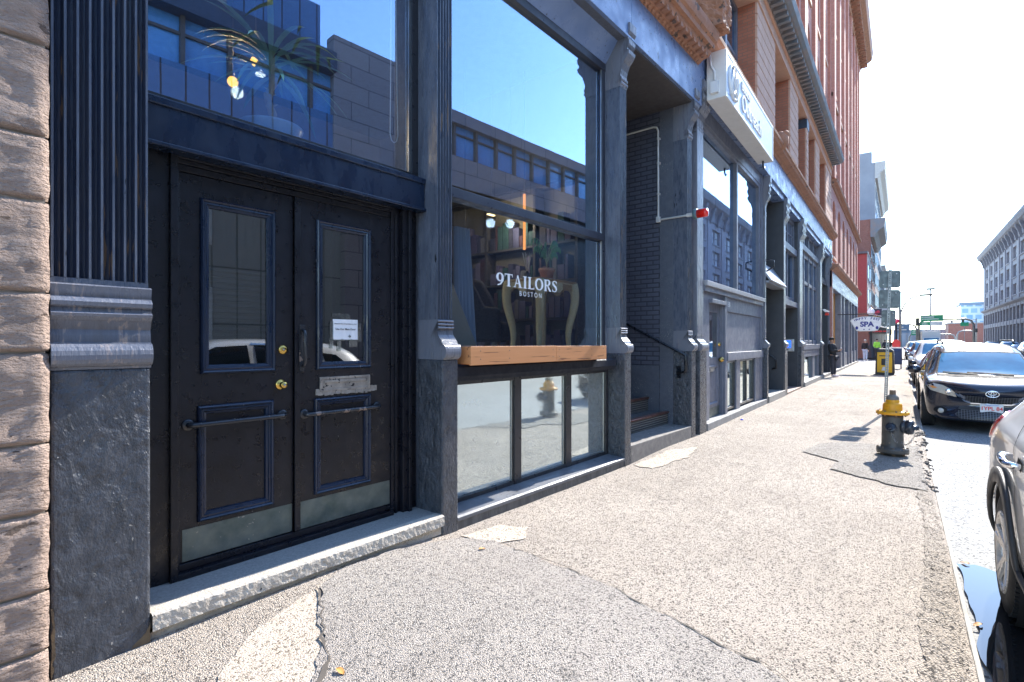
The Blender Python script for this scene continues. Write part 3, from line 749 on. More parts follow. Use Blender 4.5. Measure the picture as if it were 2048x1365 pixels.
for k in range(7):
    a = k * .9; q.tube([(0, 0, .08), (math.cos(a) * .07, math.sin(a) * .05, .34)], .003, 5)
q.build('reed', M('pale_reed', (.6, .55, .45)), rd)
MB().lathe([(.001, 0), (.035, 0), (.035, .09), (.012, .105), (.012, .12), (.001, .12)], (0, 0, 0), 'z', 14).build('jar', M('smoke_jar', (.05, .05, .05), rough=.1), rd)

yp = thing('potted_yucca', 'tall yucca with drooping blades in a pale bowl behind the transom window', 'plant', tuple(nearw(1.80, .66, 2.845)), NEAR_A)
MB().lathe([(.001, 0), (.10, 0), (.17, .10), (.215, .19), (.22, .205), (.205, .205), (.195, .185), (.001, .18)], (0, 0, 0), 'z', 28).build('bowl', M('pale_grey_bowl', (.5, .54, .58), (.44, .48, .52), rough=.4, bump=.05), yp)
tk = MB(); pts = [(0.02 * math.sin(i * .9), .01 * math.cos(i), .17 + .045 * i) for i in range(10)]
tk.tube(pts, [.026 + .005 * math.sin(i * 2.4) for i in range(10)], 10)
for i in range(14): 
    a = i * 2.4; z = .22 + .028 * i; tk.tube([(0, 0, z), (math.cos(a) * .045, math.sin(a) * .045, z + .02)], [.012, .003], 5)
tk.build('trunk', M('pale_trunk', (.5, .42, .28), (.34, .26, .16), rough=.8, scale=20, bump=.6, bscale=40), yp)
lf = MB(); random.seed(11)
for k in range(34):
    a = k * 2.399 + random.random() * .4; up = .95 - 1.15 * (k / 34) + random.uniform(-.15, .15)
    blade(lf, (0, 0, .56 + .16 * (1 - k / 34)), (math.cos(a), math.sin(a) * .8, up + .25), random.uniform(.42, .66), random.uniform(.028, .042), random.uniform(.9, 2.1))
lf.build('foliage', LEAF2, yp)
# blind cord
bc = thing('blind_cord', 'white looped blind cord hanging behind the transom window', 'cord', tuple(nearw(2.72, .42, 3.15)), NEAR_A)
pts = [(-.03, 0, 2.0), (-.045, 0, .3), (-.048, 0, .06), (-.035, 0, .015), (-.01, 0, 0), (.018, 0, .02), (.03, 0, .07), (.022, 0, .4), (.0, 0, 2.0)]
MB().tube(pts, .0045, 6).build('cord', WHITEP, bc)
# pendant bulbs
WARM = emat('warm_bulb', (1, .48, .08), .7)
for i, (p, lab) in enumerate((((2.18, 1.75, 4.06), 'glowing warm pendant bulb higher of the two behind the transom window'), ((1.98, 1.75, 3.80), 'glowing warm pendant bulb lower of the two behind the transom window'))):
    PL = bpy.data.lights.new('bulb_light', 'POINT'); PL.energy = 4; PL.color = (1, .72, .4); PL.shadow_soft_size = .05
    b = thing('pendant_bulb', lab, 'lamp', tuple(nearw(*p)), NEAR_A, 'pendant bulbs inside the shop')
    MB().sphere((0, 0, 0), .045, 14, 9).build('bulb', WARM, b)
    lo = bpy.data.objects.new('bulb_light', PL); COL.objects.link(lo); lo.parent = b; lo.location = (0, -.1, -.12)
    MB().lathe([(.001, .085), (.018, .085), (.02, .04), (.001, .04)], (0, 0, 0), 'z', 10).tube([(0, 0, .08), (0, 0, 5.24 - p[2])], .004, 5).build('socket', FRAMEM, b)
# wing chair
wc = thing('wing_chair', 'dark upholstered wing chair deep inside the shop left of the table', 'chair', tuple(nearw(5.02, 1.55, 1.30)), NEAR_A + .5)
UPH = M('dark_upholstery', (.018, .018, .024), (.03, .03, .038), rough=.8)
B(-.34, .34, -.33, .3, .22, .46).build('seat', UPH, wc, bevel=.05)
MB().prism([(-.36, .4), (.36, .4), (.37, 1.0), (.3, 1.13), (0, 1.17), (-.3, 1.13), (-.37, 1.0)], 'y', .22, .36).build('backrest', UPH, wc, bevel=.05)
for s in (-1, 1):
    MB().prism([(-.3, .2), (.3, .2), (.3, 1.08), (.12, 1.05), (.0, .85), (-.1, .64), (-.3, .62)], 'x', s * .37 - .05, s * .37 + .05).build('armrest', UPH, wc, bevel=.04)
    for y in (-.26, .26): MB().tube([(s * .28, y, .22), (s * .3, y, 0)], [.025, .015], 8).build('leg', TREAD, wc)
# fabric shelves along the back wall
sh = thing('display_shelf', 'dark wall shelving with folded fabrics along the side wall of the shop', 'shelf', tuple(nearw(5.78, 1.75, 1.30)), NEAR_A - math.pi / 2)
sh.scale = (1, .4, 1)
fr = MB()
for x in (-2.2, -1.3, -.4, .5, 1.18): fr.box(x - .02, x + .02, -.2, .3, 0, 2.3)
for z in (0, .5, 1.0, 1.5, 2.3): fr.box(-2.2, 1.18, -.2, .3, z, z + .03)
fr.build('frame', INTD, sh)
random.seed(5)
cols = [(.08, .065, .13), (.05, .05, .10), (.15, .13, .2), (.025, .025, .045), (.11, .10, .17), (.16, .15, .16), (.06, .025, .03), (.02, .06, .055)]
cm = [M('folded_cloth', tuple(x * .7 for x in c), rough=.85, bump=.1) for c in cols]
for sx in (-2.15, -1.25, -.35, .55):
    for z in (.03, .53, 1.03, 1.53):
        x = sx + .03
        while x < sx + .78 and x < 1.05:
            w_ = random.uniform(.04, .13); h = random.uniform(.16, .42)
            B(x, x + w_ - .01, -.17, .2, z, z + h).build('fabric_bolt', random.choice(cm), sh, bevel=.01); x += w_
# drape and leaning board at the left of the window
dr = thing('hanging_drape', 'pale blue drape hanging behind the left side of the shop window', 'drape', tuple(nearw(3.62, .55, 1.30)), NEAR_A)
vs = []; fs = []
for i in range(25):
    x = -.10 + .008 * i; 
    for k in range(9):
        z = 1.32 * k / 8; vs.append((x * (1 + .5 * (1 - k / 8)) + .07 * (1 - k / 8), .03 * math.sin(i * 1.3), z))
for i in range(24):
    for k in range(8): fs.append((i * 9 + k, i * 9 + 9 + k, i * 9 + 10 + k, i * 9 + k + 1))
MB().add(vs, fs, True).build('cloth', M('pale_blue_cloth', (.5, .56, .64), (.42, .48, .56), rough=.85), dr)
lb = thing('leaning_board', 'pale wooden board leaning inside the lower left corner of the shop window', 'board', tuple(nearw(3.56, .46, 1.30)), NEAR_A)
MB().prism([(-.22, .0), (.28, 0), (-.14, .74), (-.22, .8)], 'y', 0, .02).build('board', M('pale_plywood', (.55, .45, .32), (.48, .38, .26), rough=.6, stretch=(1, 1, 8)), lb)
fl = thing('tube_lamp', 'thin glowing orange tube lamp deep inside the shop', 'lamp', tuple(nearw(5.55, 1.3, 2.75)), NEAR_A)
MB().tube([(0, 0, 0), (0, 0, .75)], .018, 8).build('tube', emat('orange_tube', (1, .36, .10), .5), fl)
MB().tube([(0, .0, .75), (0, 0, 2.4)], .006, 5).build('cable', INTD, fl)
for i, (p, lab) in enumerate((((5.1, 1.5, 3.16), 'left warm strip light seen near the top of the lower shop window'), ((5.5, 1.5, 3.22), 'right warm strip light seen near the top of the lower shop window'), ((4.62, 1.5, 2.37), 'low warm strip light seen left of the wing chair'))):
    c = thing('strip_light', lab, 'lamp', tuple(nearw(*p)), NEAR_A, 'strip lights inside the shop')
    SL = bpy.data.lights.new('strip_light_glow', 'POINT'); SL.energy = 4; SL.color = (1, .82, .6); SL.shadow_soft_size = .06
    lo = bpy.data.objects.new('strip_light_glow', SL); COL.objects.link(lo); lo.parent = c; lo.location = (0, 0, -.1)
    B(-.06, .06, -.02, .02, 0, .014).build('diffuser', emat('strip_glow', (1, .72, .35), 1.2), c)
    MB().tube([(0, 0, .014), (0, 0, 5.2 - p[2])], .003, 5).build('hanger', INTD, c)
# ------------------------------------------------------------------ BROWNSTONE BUILDING (second building), local x = world y
BR = thing('brownstone_building', 'two storey rusticated brownstone shop block with sky-tinted fascia beyond the stairs', 'building', tuple(FAR_O), FAR_A)
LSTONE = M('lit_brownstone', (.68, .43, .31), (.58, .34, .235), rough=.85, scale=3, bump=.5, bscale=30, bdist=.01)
BRICKR = brickmat('reveal_brick', (.52, .19, .11), (.43, .15, .085), (.25, .16, .11), ('Y', 'Z', None), bump=.5)
BRICKF = brickmat('front_brick', (.56, .22, .16), (.47, .175, .125), (.34, .24, .19), ('X', 'Z', None), bump=.4)
GREYF = M('grey_shopfront_paint', (.12, .13, .165), (.175, .185, .225), rough=.42, scale=4, bump=.25, bscale=50)
DGREY = M('dark_grey_paint', (.040, .043, .05), (.055, .058, .066), rough=.5, scale=4, bump=.3, bscale=60)
COPPER = M('green_copper_cornice', (.16, .20, .23), (.24, .20, .18), rough=.6, scale=2, bump=.3)
# pilasters of the shopfront
def far_pil(root, x0, x1, z1=5.55, top=5.0, label=None, d0=0):
    p = B(x0 + .02, x1 - .02, d0 + .05, .35, -.15, top).build('pilaster', SLATE2, root, bevel=.006)
    if label: p['label'] = label
    B(x0, x1, d0, .35, -.15, 1.36).build('plinth', SLATE, p, bevel=.01)
    scroll(x0, x1, .3, 1.36, 1.62).build('scroll_base', SLATE2, p)
    bracket(x0 - .005, x1 + .005, .3, top - .45, z1).build('capital', SLATE2, p)
    return p
far_pil(BR, 8.66, 9.02, 5.75, 5.4, label='plain pilaster against the stair entrance')
far_pil(BR, 13.98, 14.14, label='thin pilaster right of the boarded shopfront')
far_pil(BR, 16.4, 16.85, label='pilaster between the two dark recesses')
far_pil(BR, 19.45, 20.1, label='pilaster left of the tall gridded window')
far_pil(BR, 24.9, 25.5, label='pilaster right of the tall gridded window')
far_pil(BR, 28.2, 28.6, label='last pilaster at the end of the sky-tinted fascia')
m = MB(); xs = [8.45, 11.2, 14.2, 17.4, 20.7, 24.0, 28.6]
for a, b in zip(xs[:-1], xs[1:]): m.box(a + .003, b - .003, -.03, .6, 5.6, 6.22)
m.box(14.0, 28.6, .02, .5, 5.45, 5.6)
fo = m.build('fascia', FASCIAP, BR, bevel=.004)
pc = [(.3, 6.22), (-.04, 6.22), (-.08, 6.25), (-.1, 6.29), (-.16, 6.31), (-.22, 6.33), (-.24, 6.38), (-.27, 6.40), (-.28, 6.46), (.3, 6.52)]
c2 = MB().prism(pc, 'x', 8.5, 28.62).build('cornice', TERRA, BR, bevel=.004)
# upper storey: piers, reveals, windows
zc0, zc1 = 6.5, 9.25
openings = [(9.2, 12.9), (15.0, 17.3), (18.8, 20.6), (21.1, 23.0), (24.2, 26.4)]
e = 8.45
for a, b in openings + [(28.6, 28.6)]:
    # rusticated pier courses
    if a > e:
        ups = MB(); z = zc0
        while z < zc1 - .01:
            z2 = min(zc1, z + .275); ups.box(e, a, -.0, .55, z + .012, z2 - .012); z = z2
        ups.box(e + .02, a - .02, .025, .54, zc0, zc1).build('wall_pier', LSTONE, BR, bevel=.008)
    e = b
for a, b in openings:
    for q in (a, b): B(q - .004, q + .004, .05, .56, zc0, zc1).build('window_reveal', BRICKR, BR)
    fr = MB().ring(a, b, zc0, zc1, .42, .52, .12); n = 2 if b - a > 2 else 1
    if b - a > 3: n = 3
    for k in range(1, n): 
        x = a + (b - a) * k / n; fr.box(x - .07, x + .07, .36, .52, zc0, zc1)
    fr.box(a + .1, b - .1, .42, .5, 8.0, 8.1)
    wo = fr.build('upper_window', GREYF, BR, bevel=.01); B(a + .1, b - .1, .47, .475, zc0 + .1, zc1 - .1).build('pane', GLASS, wo)
for x in (20.72, 20.98):
    MB().tube([(x, .12, 6.5), (x, .12, 8.9)], .10, 12).box(x - .14, x + .14, -.02, .26, 8.9, 9.22).box(x - .13, x + .13, -.01, .25, 6.5, 6.62).build('dark_column', M('dark_blue_column', (.03, .045, .07), rough=.4), BR, bevel=.01)
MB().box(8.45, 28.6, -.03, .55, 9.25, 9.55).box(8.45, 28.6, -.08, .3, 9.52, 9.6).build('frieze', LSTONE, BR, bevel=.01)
tc = MB().prism([(.3, 9.6), (-.1, 9.6), (-.14, 9.66), (-.42, 9.68), (-.5, 9.74), (-.55, 9.86), (.3, 9.92)], 'x', 8.45, 28.3).build('top_cornice', COPPER, BR, bevel=.004)
x = 8.7
while x < 28.2: B(x, x + .12, -.38, -.1, 9.57, 9.675).build('bracket', COPPER, tc); x += .3
bh = MB().sphere((14.6, -.2, 6.55), .18, 10, 8, (1, 1, 1.3)).sphere((14.6, -.3, 6.7), .09, 8, 6).build('carved_head', TERRA, BR)
# tall brick upper floors set over the brownstone base
ub = MB(); arch = []
zb0, zb1 = 9.95, 24.0
rows = [(10.6, 13.2), (14.2, 16.6), (17.6, 19.8), (20.6, 22.6)]
def brick_front(root, x0, x1, d, z0, z1, rows, bays, ww, mat, name='brick_front', thick=.5):
    """wall with arched openings, built as strips round each opening; windows recessed"""
    m = MB(); bw = (x1 - x0) / bays
    zs = [z0] + [z for r in rows for z in r] + [z1]
    for i in range(0, len(zs), 2): m.box(x0, x1, d, d + thick, zs[i], zs[i + 1])
    rv = MB()
    for (a, b) in rows:
        for k in range(bays):
            xa, xb = x0 + k * bw, x0 + (k + 1) * bw; c = (xa + xb) / 2; r = ww / 2
            m.box(xa, c - r, d, d + thick, a, b); m.box(c + r, xb, d, d + thick, a, b)
            zc = b - r * .9; n = 8
            for s in (-1, 1):   # spandrels of the arch
                pts = [(c + s * r, b)] + [(c + s * r * math.cos(math.pi / 2 * j / n), zc + r * .9 * math.sin(math.pi / 2 * j / n)) for j in range(n + 1)]
                m.prism(pts, 'y', d, d + thick)
    w = m.build(name, mat, root)
    for (a, b) in rows:
        for k in range(bays):
            c = x0 + (k + .5) * bw; r = ww / 2
            f = MB().ring(c - r, c + r, a, b, d + .30, d + .38, .08).box(c - r, c + r, d + .30, d + .38, (a + b) / 2 - .04, (a + b) / 2 + .04).build('window', GREYF, root)
            B(c - r + .05, c + r - .05, d + .33, d + .335, a + .05, b - .05).build('pane', GLASS, f)
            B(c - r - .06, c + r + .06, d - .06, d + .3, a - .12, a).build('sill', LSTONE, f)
    return w
brick_front(BR, 12.6, 28.6, .12, zb0, zb1, rows, 6, 1.15, BRICKF)
for k in range(7): x = 12.6 + 16 / 6 * k; B(x - .3, x + .3, .0, .14, zb0, 23.2).build('brick_pilaster', BRICKF, BR)
MB().box(8.45, 28.6, .62, .9, zb0, 10.3).box(8.45, 12.6, .1, 6, 9.9, 9.95).box(12.6, 12.62, .62, 8, zb0, zb1).build('parapet', BRICKF, BR)
# ---- shopfront bays
# bay 1: boarded shop with its door
z = MB()
z.box(9.04, 9.14, .1, .4, 0, 5.35); z.box(13.86, 13.98, .1, .4, 0, 5.6); z.box(9.14, 13.86, .12, .4, 5.32, 5.6)
z.box(9.14, 13.86, .06, .4, 2.38, 2.50); z.box(11.58, 11.68, .13, .3, 2.5, 5.32); z.box(9.14, 9.22, .13, .3, 2.5, 5.32); z.box(13.70, 13.86, .13, .3, 2.5, 5.32); z.box(9.22, 13.7, .13, .3, 2.5, 2.56); z.box(9.22, 13.7, .13, .3, 5.24, 5.32)
wo = z.build('shopfront_window', GREYF, BR, bevel=.006)
B(9.22, 11.58, .20, .204, 2.56, 5.24).build('pane', GLASS, wo); B(11.68, 13.7, .20, .204, 2.56, 5.24).build('pane', GLASS, wo)
B(9.15, 13.85, 1.2, 1.22, 2.5, 5.3).build('blind', M('pale_blind', (.35, .38, .42), rough=.8), wo)
MB().box(9.14, 13.86, .02, .30, 2.47, 2.56).build('window_ledge', M('pale_ledge_paint', (.30, .31, .33), (.24, .25, .27), rough=.5), BR, bevel=.008)
z = MB().box(10.56, 13.86, .11, .3, 2.10, 2.38).box(10.50, 10.62, .08, .34, 0, 2.38).box(10.62, 13.86, .14, .3, 1.30, 2.10).box(10.62, 13.86, .06, .3, 1.14, 1.30).box(13.66, 13.86, .09, .3, .0, 1.14).box(10.62, 10.74, .10, .3, .1, 1.14).box(11.42, 11.74, .10, .3, .1, 1.14).box(13.16, 13.66, .10, .3, .1, 1.14)
bp = z.build('stall_riser_panel', GREYF, BR, bevel=.006)
for i in range(13): pass
lw = MB().ring(10.74, 11.42, .16, 1.14, .13, .2, .05).ring(11.74, 13.16, .16, 1.14, .13, .2, .05).box(12.42, 12.48, .13, .2, .2, 1.1).build('lower_window', FRAMEM, BR, bevel=.004)
B(10.79, 11.37, .17, .174, .21, 1.09).build('pane', FROST, lw); B(11.79, 13.11, .17, .174, .21, 1.09).build('pane', FROST, lw)
MB().box(9.1, 13.98, -.0, .3, -.15, .12).build('shop_sill', M('grey_sill_stone', (.28, .275, .27), (.2, .195, .19), rough=.8, bump=.4), BR, bevel=.01)
dk, y = MB(), .18
dk.box(9.60, 9.76, y, y + .05, .1, 2.2); dk.box(10.34, 10.46, y, y + .05, .1, 2.2); dk.box(9.76, 10.34, y, y + .05, 2.06, 2.2); dk.box(9.76, 10.34, y, y + .05, 1.05, 1.22); dk.box(9.76, 10.34, y, y + .05, .1, .36); dk.box(9.76, 10.34, y + .02, y + .04, .36, 1.05)
sd_ = dk.build('shop_door', GREYF, BR, bevel=.006)
B(9.76, 10.34, y + .02, y + .025, 1.22, 2.06).build('glass_panel', DGLASS, sd_)
MB().mould(9.74, 10.36, .34, 1.07, [(0, y - .001), (.01, y - .015), (.03, y - .012), (.05, y + .02)]).build('panel_mould', GREYF, sd_)
B(9.62, 10.44, y - .004, y, .11, .30).build('kick_plate', KICK, sd_)
B(9.80, 10.1, y - .012, y + .002, .96, 1.04).build('mail_slot', STEEL, sd_)
MB().sphere((10.40, y - .05, 1.17), .05, 12, 8).tube([(10.40, y, 1.17), (10.40, y - .05, 1.17)], .02, 8).tube([(10.40, y - .05, 1.17), (10.28, y - .055, 1.16)], .016, 8).build('door_handle', BRASS, sd_)
MB().lathe([(.001, y - .03), (.035, y - .028), (.04, y)], (10.42, 0, 1.46), 'y', 12).build('deadbolt', BRASS, sd_)
MB().box(9.14, 9.60, .12, .3, 0, 2.38).box(10.46, 10.50, .12, .3, 0, 2.38).box(9.6, 10.46, .12, .3, 2.2, 2.38).box(9.55, 10.5, .05, .14, 2.2, 2.27).build('door_frame', GREYF, BR, bevel=.006)
text_mesh('130', .15, 'house_number', WHITEP, BR, wall_text(10.85, .108, 2.24), .002)
B(9.1, 13.9, .36, .4, 0, 5.3).build('shop_lining', INTD, BR) if False else None
# bay 2: dark doorway with a grey valance
z = MB().box(14.14, 14.2, .3, 3, -.1, 5.5).box(16.34, 16.4, .02, 3, -.1, 5.6).box(14.2, 16.34, 2.4, 2.5, -.1, 5.6).box(14.2, 16.34, .3, 2.4, 5.4, 5.5)
z.build('recess_wall', DGREY, BR)
B(14.14, 16.4, -.02, 2.4, -.15, .16).build('doorway_step', M('pale_step', (.34, .32, .29), (.26, .25, .23), rough=.85, bump=.4), BR, bevel=.01)
hr2 = MB().tube([(16.25, 1.2, 1.6), (16.25, .3, 1.1), (16.25, .2, 1.0), (16.25, .2, .78), (16.32, .3, .75)], .025, 8).build('handrail', FRAMEM, BR)
va = MB().prism([(-.02, 3.02), (-.06, 3.04), (.3, 3.58), (.34, 3.56)], 'x', 14.18, 16.36).box(14.2, 16.34, .0, .3, 2.98, 3.03).build('awning_valance', M('grey_vinyl', (.34, .36, .40), (.28, .3, .34), rough=.35, bump=.3, bscale=5, bdist=.05), BR)
MB().tube([(14.15, .1, 3.55), (14.15, -.12, 3.5), (14.15, -.12, 3.35), (14.15, .05, 3.25)], .02, 6).build('awning_bracket', FRAMEM, BR)
# bay 3: porch with keypad below windows
z = MB().box(19.39, 19.45, .1, 2.6, -.1, 5.5).box(16.85, 16.9, .1, 2.6, -.1, 5.5).box(16.9, 19.39, 2.3, 2.4, -.1, 2.7)
z.build('recess_wall', DGREY, BR)
z = MB().box(16.9, 19.39, .1, .5, 2.62, 2.78).ring(16.9, 19.39, 2.78, 5.45, .2, .3, .14).box(16.9, 19.39, .12, .36, 4.3, 4.5).box(18.1, 18.18, .2, .3, 2.9, 5.4)
for k in range(1, 6): z.box(16.9 + 2.49 * k / 6 - .02, 16.9 + 2.49 * k / 6 + .02, .22, .28, 4.5, 5.35)
z.box(16.9, 19.39, .22, .28, 4.9, 4.94)
wo = z.build('porch_window', GREYF, BR, bevel=.006); B(17, 19.3, .25, .255, 2.85, 5.35).build('pane', GLASS, wo)
B(16.9, 19.4, .0, 2.3, -.15, .05).build('porch_floor', M('porch_tile', (.22, .15, .12), rough=.7), BR)
kp = thing('entry_keypad', 'steel entry panel with a lit blue screen in the dark porch', 'keypad', tuple(farw(19.385, .42, 1.2)), FAR_A)
B(-.06, .003, -.22, .22, 0, .40).build('housing', M('brushed_panel', (.55, .55, .52), rough=.35, metal=.3), kp, bevel=.01)
B(-.064, -.058, -.13, .13, .12, .35).build('screen', emat('blue_screen', (.01, .06, .8), 1.1), kp)
B(-.07, -.058, -.05, .05, .04, .09).build('button', FRAMEM, kp)
# bay 4: tall gridded window
z = MB().box(20.1, 24.9, .05, .4, 1.24, 1.42).box(20.1, 24.9, .1, .4, 4.72, 4.92).ring(20.1, 24.9, 1.42, 4.72, .18, .3, .16).ring(20.1, 24.9, 4.92, 5.5, .18, .3, .1)
for k in (1, 2, 3): z.box(20.1 + 1.2 * k - .07, 20.1 + 1.2 * k + .07, .16, .3, 1.42, 5.45)
z.box(20.2, 24.8, .18, .28, 3.6, 3.72)
for k in range(1, 12): z.box(20.1 + .4 * k - .015, 20.1 + .4 * k + .015, .2, .26, 4.95, 5.45)
z.box(20.1, 24.9, .08, .3, .98, 1.24).box(20.1, 20.8, .1, .3, .0, .98).box(23.0, 23.6, .1, .3, 0, .98).box(24.5, 24.9, .1, .3, 0, .98)
wo = z.build('gridded_window', GREYF, BR, bevel=.006)
B(20.25, 24.75, .23, .235, 1.45, 5.45).build('pane', GLASS, wo); B(20.8, 23.0, .17, .175, .15, .98).build('lower_pane', FROST, wo); B(23.6, 24.5, .17, .175, .15, .98).build('lower_pane', FROST, wo)
B(20.0, 25.5, -.04, .4, -.15, .15).build('shop_sill', GRANITE, BR, bevel=.01)
# bay 5
z = MB().box(25.5, 28.2, .14, .4, 4.1, 4.3).ring(25.5, 28.2, 4.3, 5.5, .2, .3, .1).box(25.5, 25.56, .1, 2.0, -.1, 4.1).box(28.14, 28.2, .1, 2.0, -.1, 4.1).box(25.56, 28.14, 1.6, 1.7, -.1, 4.1)
z.build('recess_wall', DGREY, BR); B(25.6, 28.1, .26, .265, 4.35, 5.45).build('pane', GLASS, BR)
B(25.5, 28.6, -.02, 1.6, -.15, .12).build('doorway_step', GRANITE, BR, bevel=.01)
rl = thing('warning_lamp', 'small red lamp under a white hood beside the tall gridded window', 'alarm light', tuple(farw(25.3, -.05, 2.62)), FAR_A)
MB().lathe([(.001, 0), (.07, 0), (.08, .04), (.06, .1), (.001, .12)], (0, -.1, 0), 'z', 12).build('red_lens', M('dull_red_lens', (.7, .04, .02), rough=.3, bump=0), rl)
MB().prism([(-.2, .14), (-.02, .14), (.05, .24), (-.02, .26)], 'x', -.09, .09).build('hood', WHITEP, rl)
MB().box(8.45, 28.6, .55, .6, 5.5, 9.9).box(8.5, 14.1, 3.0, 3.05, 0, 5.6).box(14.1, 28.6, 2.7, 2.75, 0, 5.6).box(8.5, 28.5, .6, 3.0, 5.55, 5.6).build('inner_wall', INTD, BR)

# lightbox sign
ls = thing('lightbox_sign', 'white boxed sign with raised lettering mounted on the sky-tinted fascia', 'sign', tuple(farw(8.75, 0, 5.27)), FAR_A)
SIGNW = M('sign_white_metal', (.74, .73, .70), (.66, .65, .62), rough=.45, bump=.05)
MB().box(.05, 3.9, -.36, -.06, .18, .95).build('cabinet', SIGNW, ls, bevel=.012)
MB().ring(.05, 3.9, .18, .95, -.372, -.36, .05).build('face_frame', WHITEP, ls, bevel=.003)
B(.1, 3.85, -.366, -.362, .23, .90).build('sign_face', M('pale_blue_sign_face', (.40, .47, .60), (.37, .44, .56), rough=.4, bump=0), ls)
lg = MB()
pts = [(.5 + .28 * math.cos(R(a)), -.37, .56 + .27 * math.sin(R(a))) for a in range(60, 400, 12)]
lg.tube(pts, .028, 6); lg.tube([(.32, -.37, .3), (.43, -.37, .62), (.5, -.37, .8), (.57, -.37, .6), (.68, -.37, .3)], .03, 6); lg.tube([(.36, -.37, .45), (.5, -.37, .36), (.62, -.37, .48), (.74, -.37, .4)], .025, 6)
lg.build('round_logo', WHITEP, ls)
text_mesh('Boston', .22, 'sign_lettering', WHITEP, ls, wall_text(1.05, -.372, .73), .012, 'LEFT')
text_mesh('Outreach', .42, 'sign_lettering', WHITEP, ls, wall_text(1.05, -.372, .45), .012, 'LEFT', bold=.002)
MB().box(-.01, .05, -.26, -.14, .26, .44).tube([(.02, -.2, .44), (.02, -.2, .6), (.02, -.14, .72), (.02, -.12, .9)], .018, 6).build('junction_box', WHITEP, ls)
MB().tube([(3.7, -.2, .19), (3.72, -.2, .08), (3.80, -.2, .04), (3.86, -.2, .08)], .02, 6).build('cable_hook', FRAMEM, ls)

# ------------------------------------------------------------------ TALL RED BRICK BUILDING
RBD = thing('brick_building', 'tall red brick block with arched windows and orange shop doors past the brownstone', 'building', tuple(FAR_O), FAR_A)
PINKB = brickmat('pink_brick', (.58, .25, .19), (.50, .20, .15), (.42, .32, .27), ('X', 'Z', None), bump=.3)
ORANGE = M('orange_door_paint', (.62, .27, .03), (.55, .22, .02), rough=.45)
brick_front(RBD, 28.62, 47.0, .0, 9.2, 23.0, [(9.9, 12.2), (13.6, 15.6), (16.6, 18.4), (19.4, 21.0)], 7, 1.25, PINKB)
brick_front(RBD, 28.62, 47.0, .0, 5.25, 9.0, [(5.6, 8.4)], 7, 1.45, PINKB)
MB().box(46.98, 47.0, .5, 14, -.1, 23).build('side_wall', brickmat('side_brick', (.36, .14, .10), (.29, .11, .08), (.3, .22, .18), ('Y', 'Z', None)), RBD)
MB().box(28.62, 47.1, .02, .5, 9.0, 9.2).prism([(.3, 8.86), (-.04, 8.86), (-.1, 8.95), (-.22, 9.0), (-.26, 9.12), (.3, 9.2)], 'x', 28.62, 47.25).build('string_course', TERRA, RBD, bevel=.004)
MB().box(28.62, 47.1, -.08, .4, 13.0, 13.2).build('string_course', TERRA, RBD, bevel=.01)
MB().prism([(.3, 4.86), (-.04, 4.86), (-.1, 4.95), (-.24, 5.02), (-.28, 5.14), (.3, 5.24)], 'x', 28.62, 47.3).build('shop_cornice', TERRA, RBD, bevel=.004)
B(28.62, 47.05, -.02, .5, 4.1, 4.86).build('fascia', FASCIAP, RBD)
tc = MB().prism([(.3, 22.0), (-.1, 22.0), (-.2, 22.3), (-.5, 22.5), (-.85, 22.7), (-.95, 23.2), (.3, 23.3)], 'x', 28.62, 47.9).build('top_cornice', TERRA, RBD)
x = 28.8
while x < 47.5: B(x, x + .2, -.6, -.08, 22.15, 22.5).build('bracket', TERRA, tc); x += .6
for k in range(8): x = min(46.7, 28.9 + 18.38 / 7 * k); B(x - .28, x + .28, -.14, .02, 9.2, 22.0).build('brick_pilaster', PINKB, RBD)
for x in (28.7, 33.2, 35.2, 38.5, 40.6, 43.4, 46.4): B(x, x + .55, -.02, .5, -.15, 4.1).build('shop_pier', GREYF, RBD, bevel=.01)
B(28.62, 28.72, -.04, .5, -.15, 4.86).build('brick_corner', PINKB, RBD)
for a, b in ((29.3, 33.2), (39.1, 40.6)):
    B(a, b, .25, .3, -.05, 4.1).build('orange_door', ORANGE, RBD)
for a, b in ((33.75, 35.2), (35.75, 38.5), (41.15, 43.4), (43.95, 46.4)):
    wo = MB().ring(a, b, .9, 4.1, .2, .3, .1).box(a, b, .2, .3, 2.8, 2.9).box(a, b, .05, .4, -.1, .9).build('shop_window', GREYF, RBD); B(a + .08, b - .08, .24, .245, .95, 4.05).build('pane', GLASS, wo)
B(28.62, 47.0, -.05, .4, -.15, .12).build('shop_sill', GRANITE, RBD, bevel=.01)
B(28.7, 46.9, 1.2, 1.3, 0, 22).build('inner_wall', INTD, RBD)

# ------------------------------------------------------------------ buildings beyond the cross street
def plain_tower(name, label, y0, y1, top, mat, matside, win, corn=None, x0=-.02, rows=None, bays=3, cmat=None):
    r = thing(name, label, 'building', tuple(FAR_O), FAR_A)
    B(y0, y1, x0, 16, -.1, top).build('wall', matside, r)
    f = B(y0 - .02, y1 + .02, x0 - .03, x0, 4.6, top).build('front_wall', mat, r)
    for (a, b) in rows or []:
        for k in range(bays):
            w_ = (y1 - y0) / bays; c = y0 + (k + .5) * w_
            o_ = MB().ring(c - w_ * .28, c + w_ * .28, a, b, x0 - .07, x0 - .02, .12).build('window', GREYF, r)
            B(c - w_ * .28 + .1, c + w_ * .28 - .1, x0 - .045, x0 - .04, a + .1, b - .1).build('pane', GLASS, o_)
    if corn:
        zc, h, p = corn
        MB().prism([(x0, zc), (x0 - p * .25, zc), (x0 - p * .5, zc + h * .3), (x0 - p * .9, zc + h * .5), (x0 - p, zc + h), (x0, zc + h)], 'x', y0 - .1, y1 + .3).build('cornice', cmat or TERRA, r)
    return r
SIDER = M('red_painted_brick', (.36, .07, .065), (.30, .055, .055), rough=.7, bump=.2)
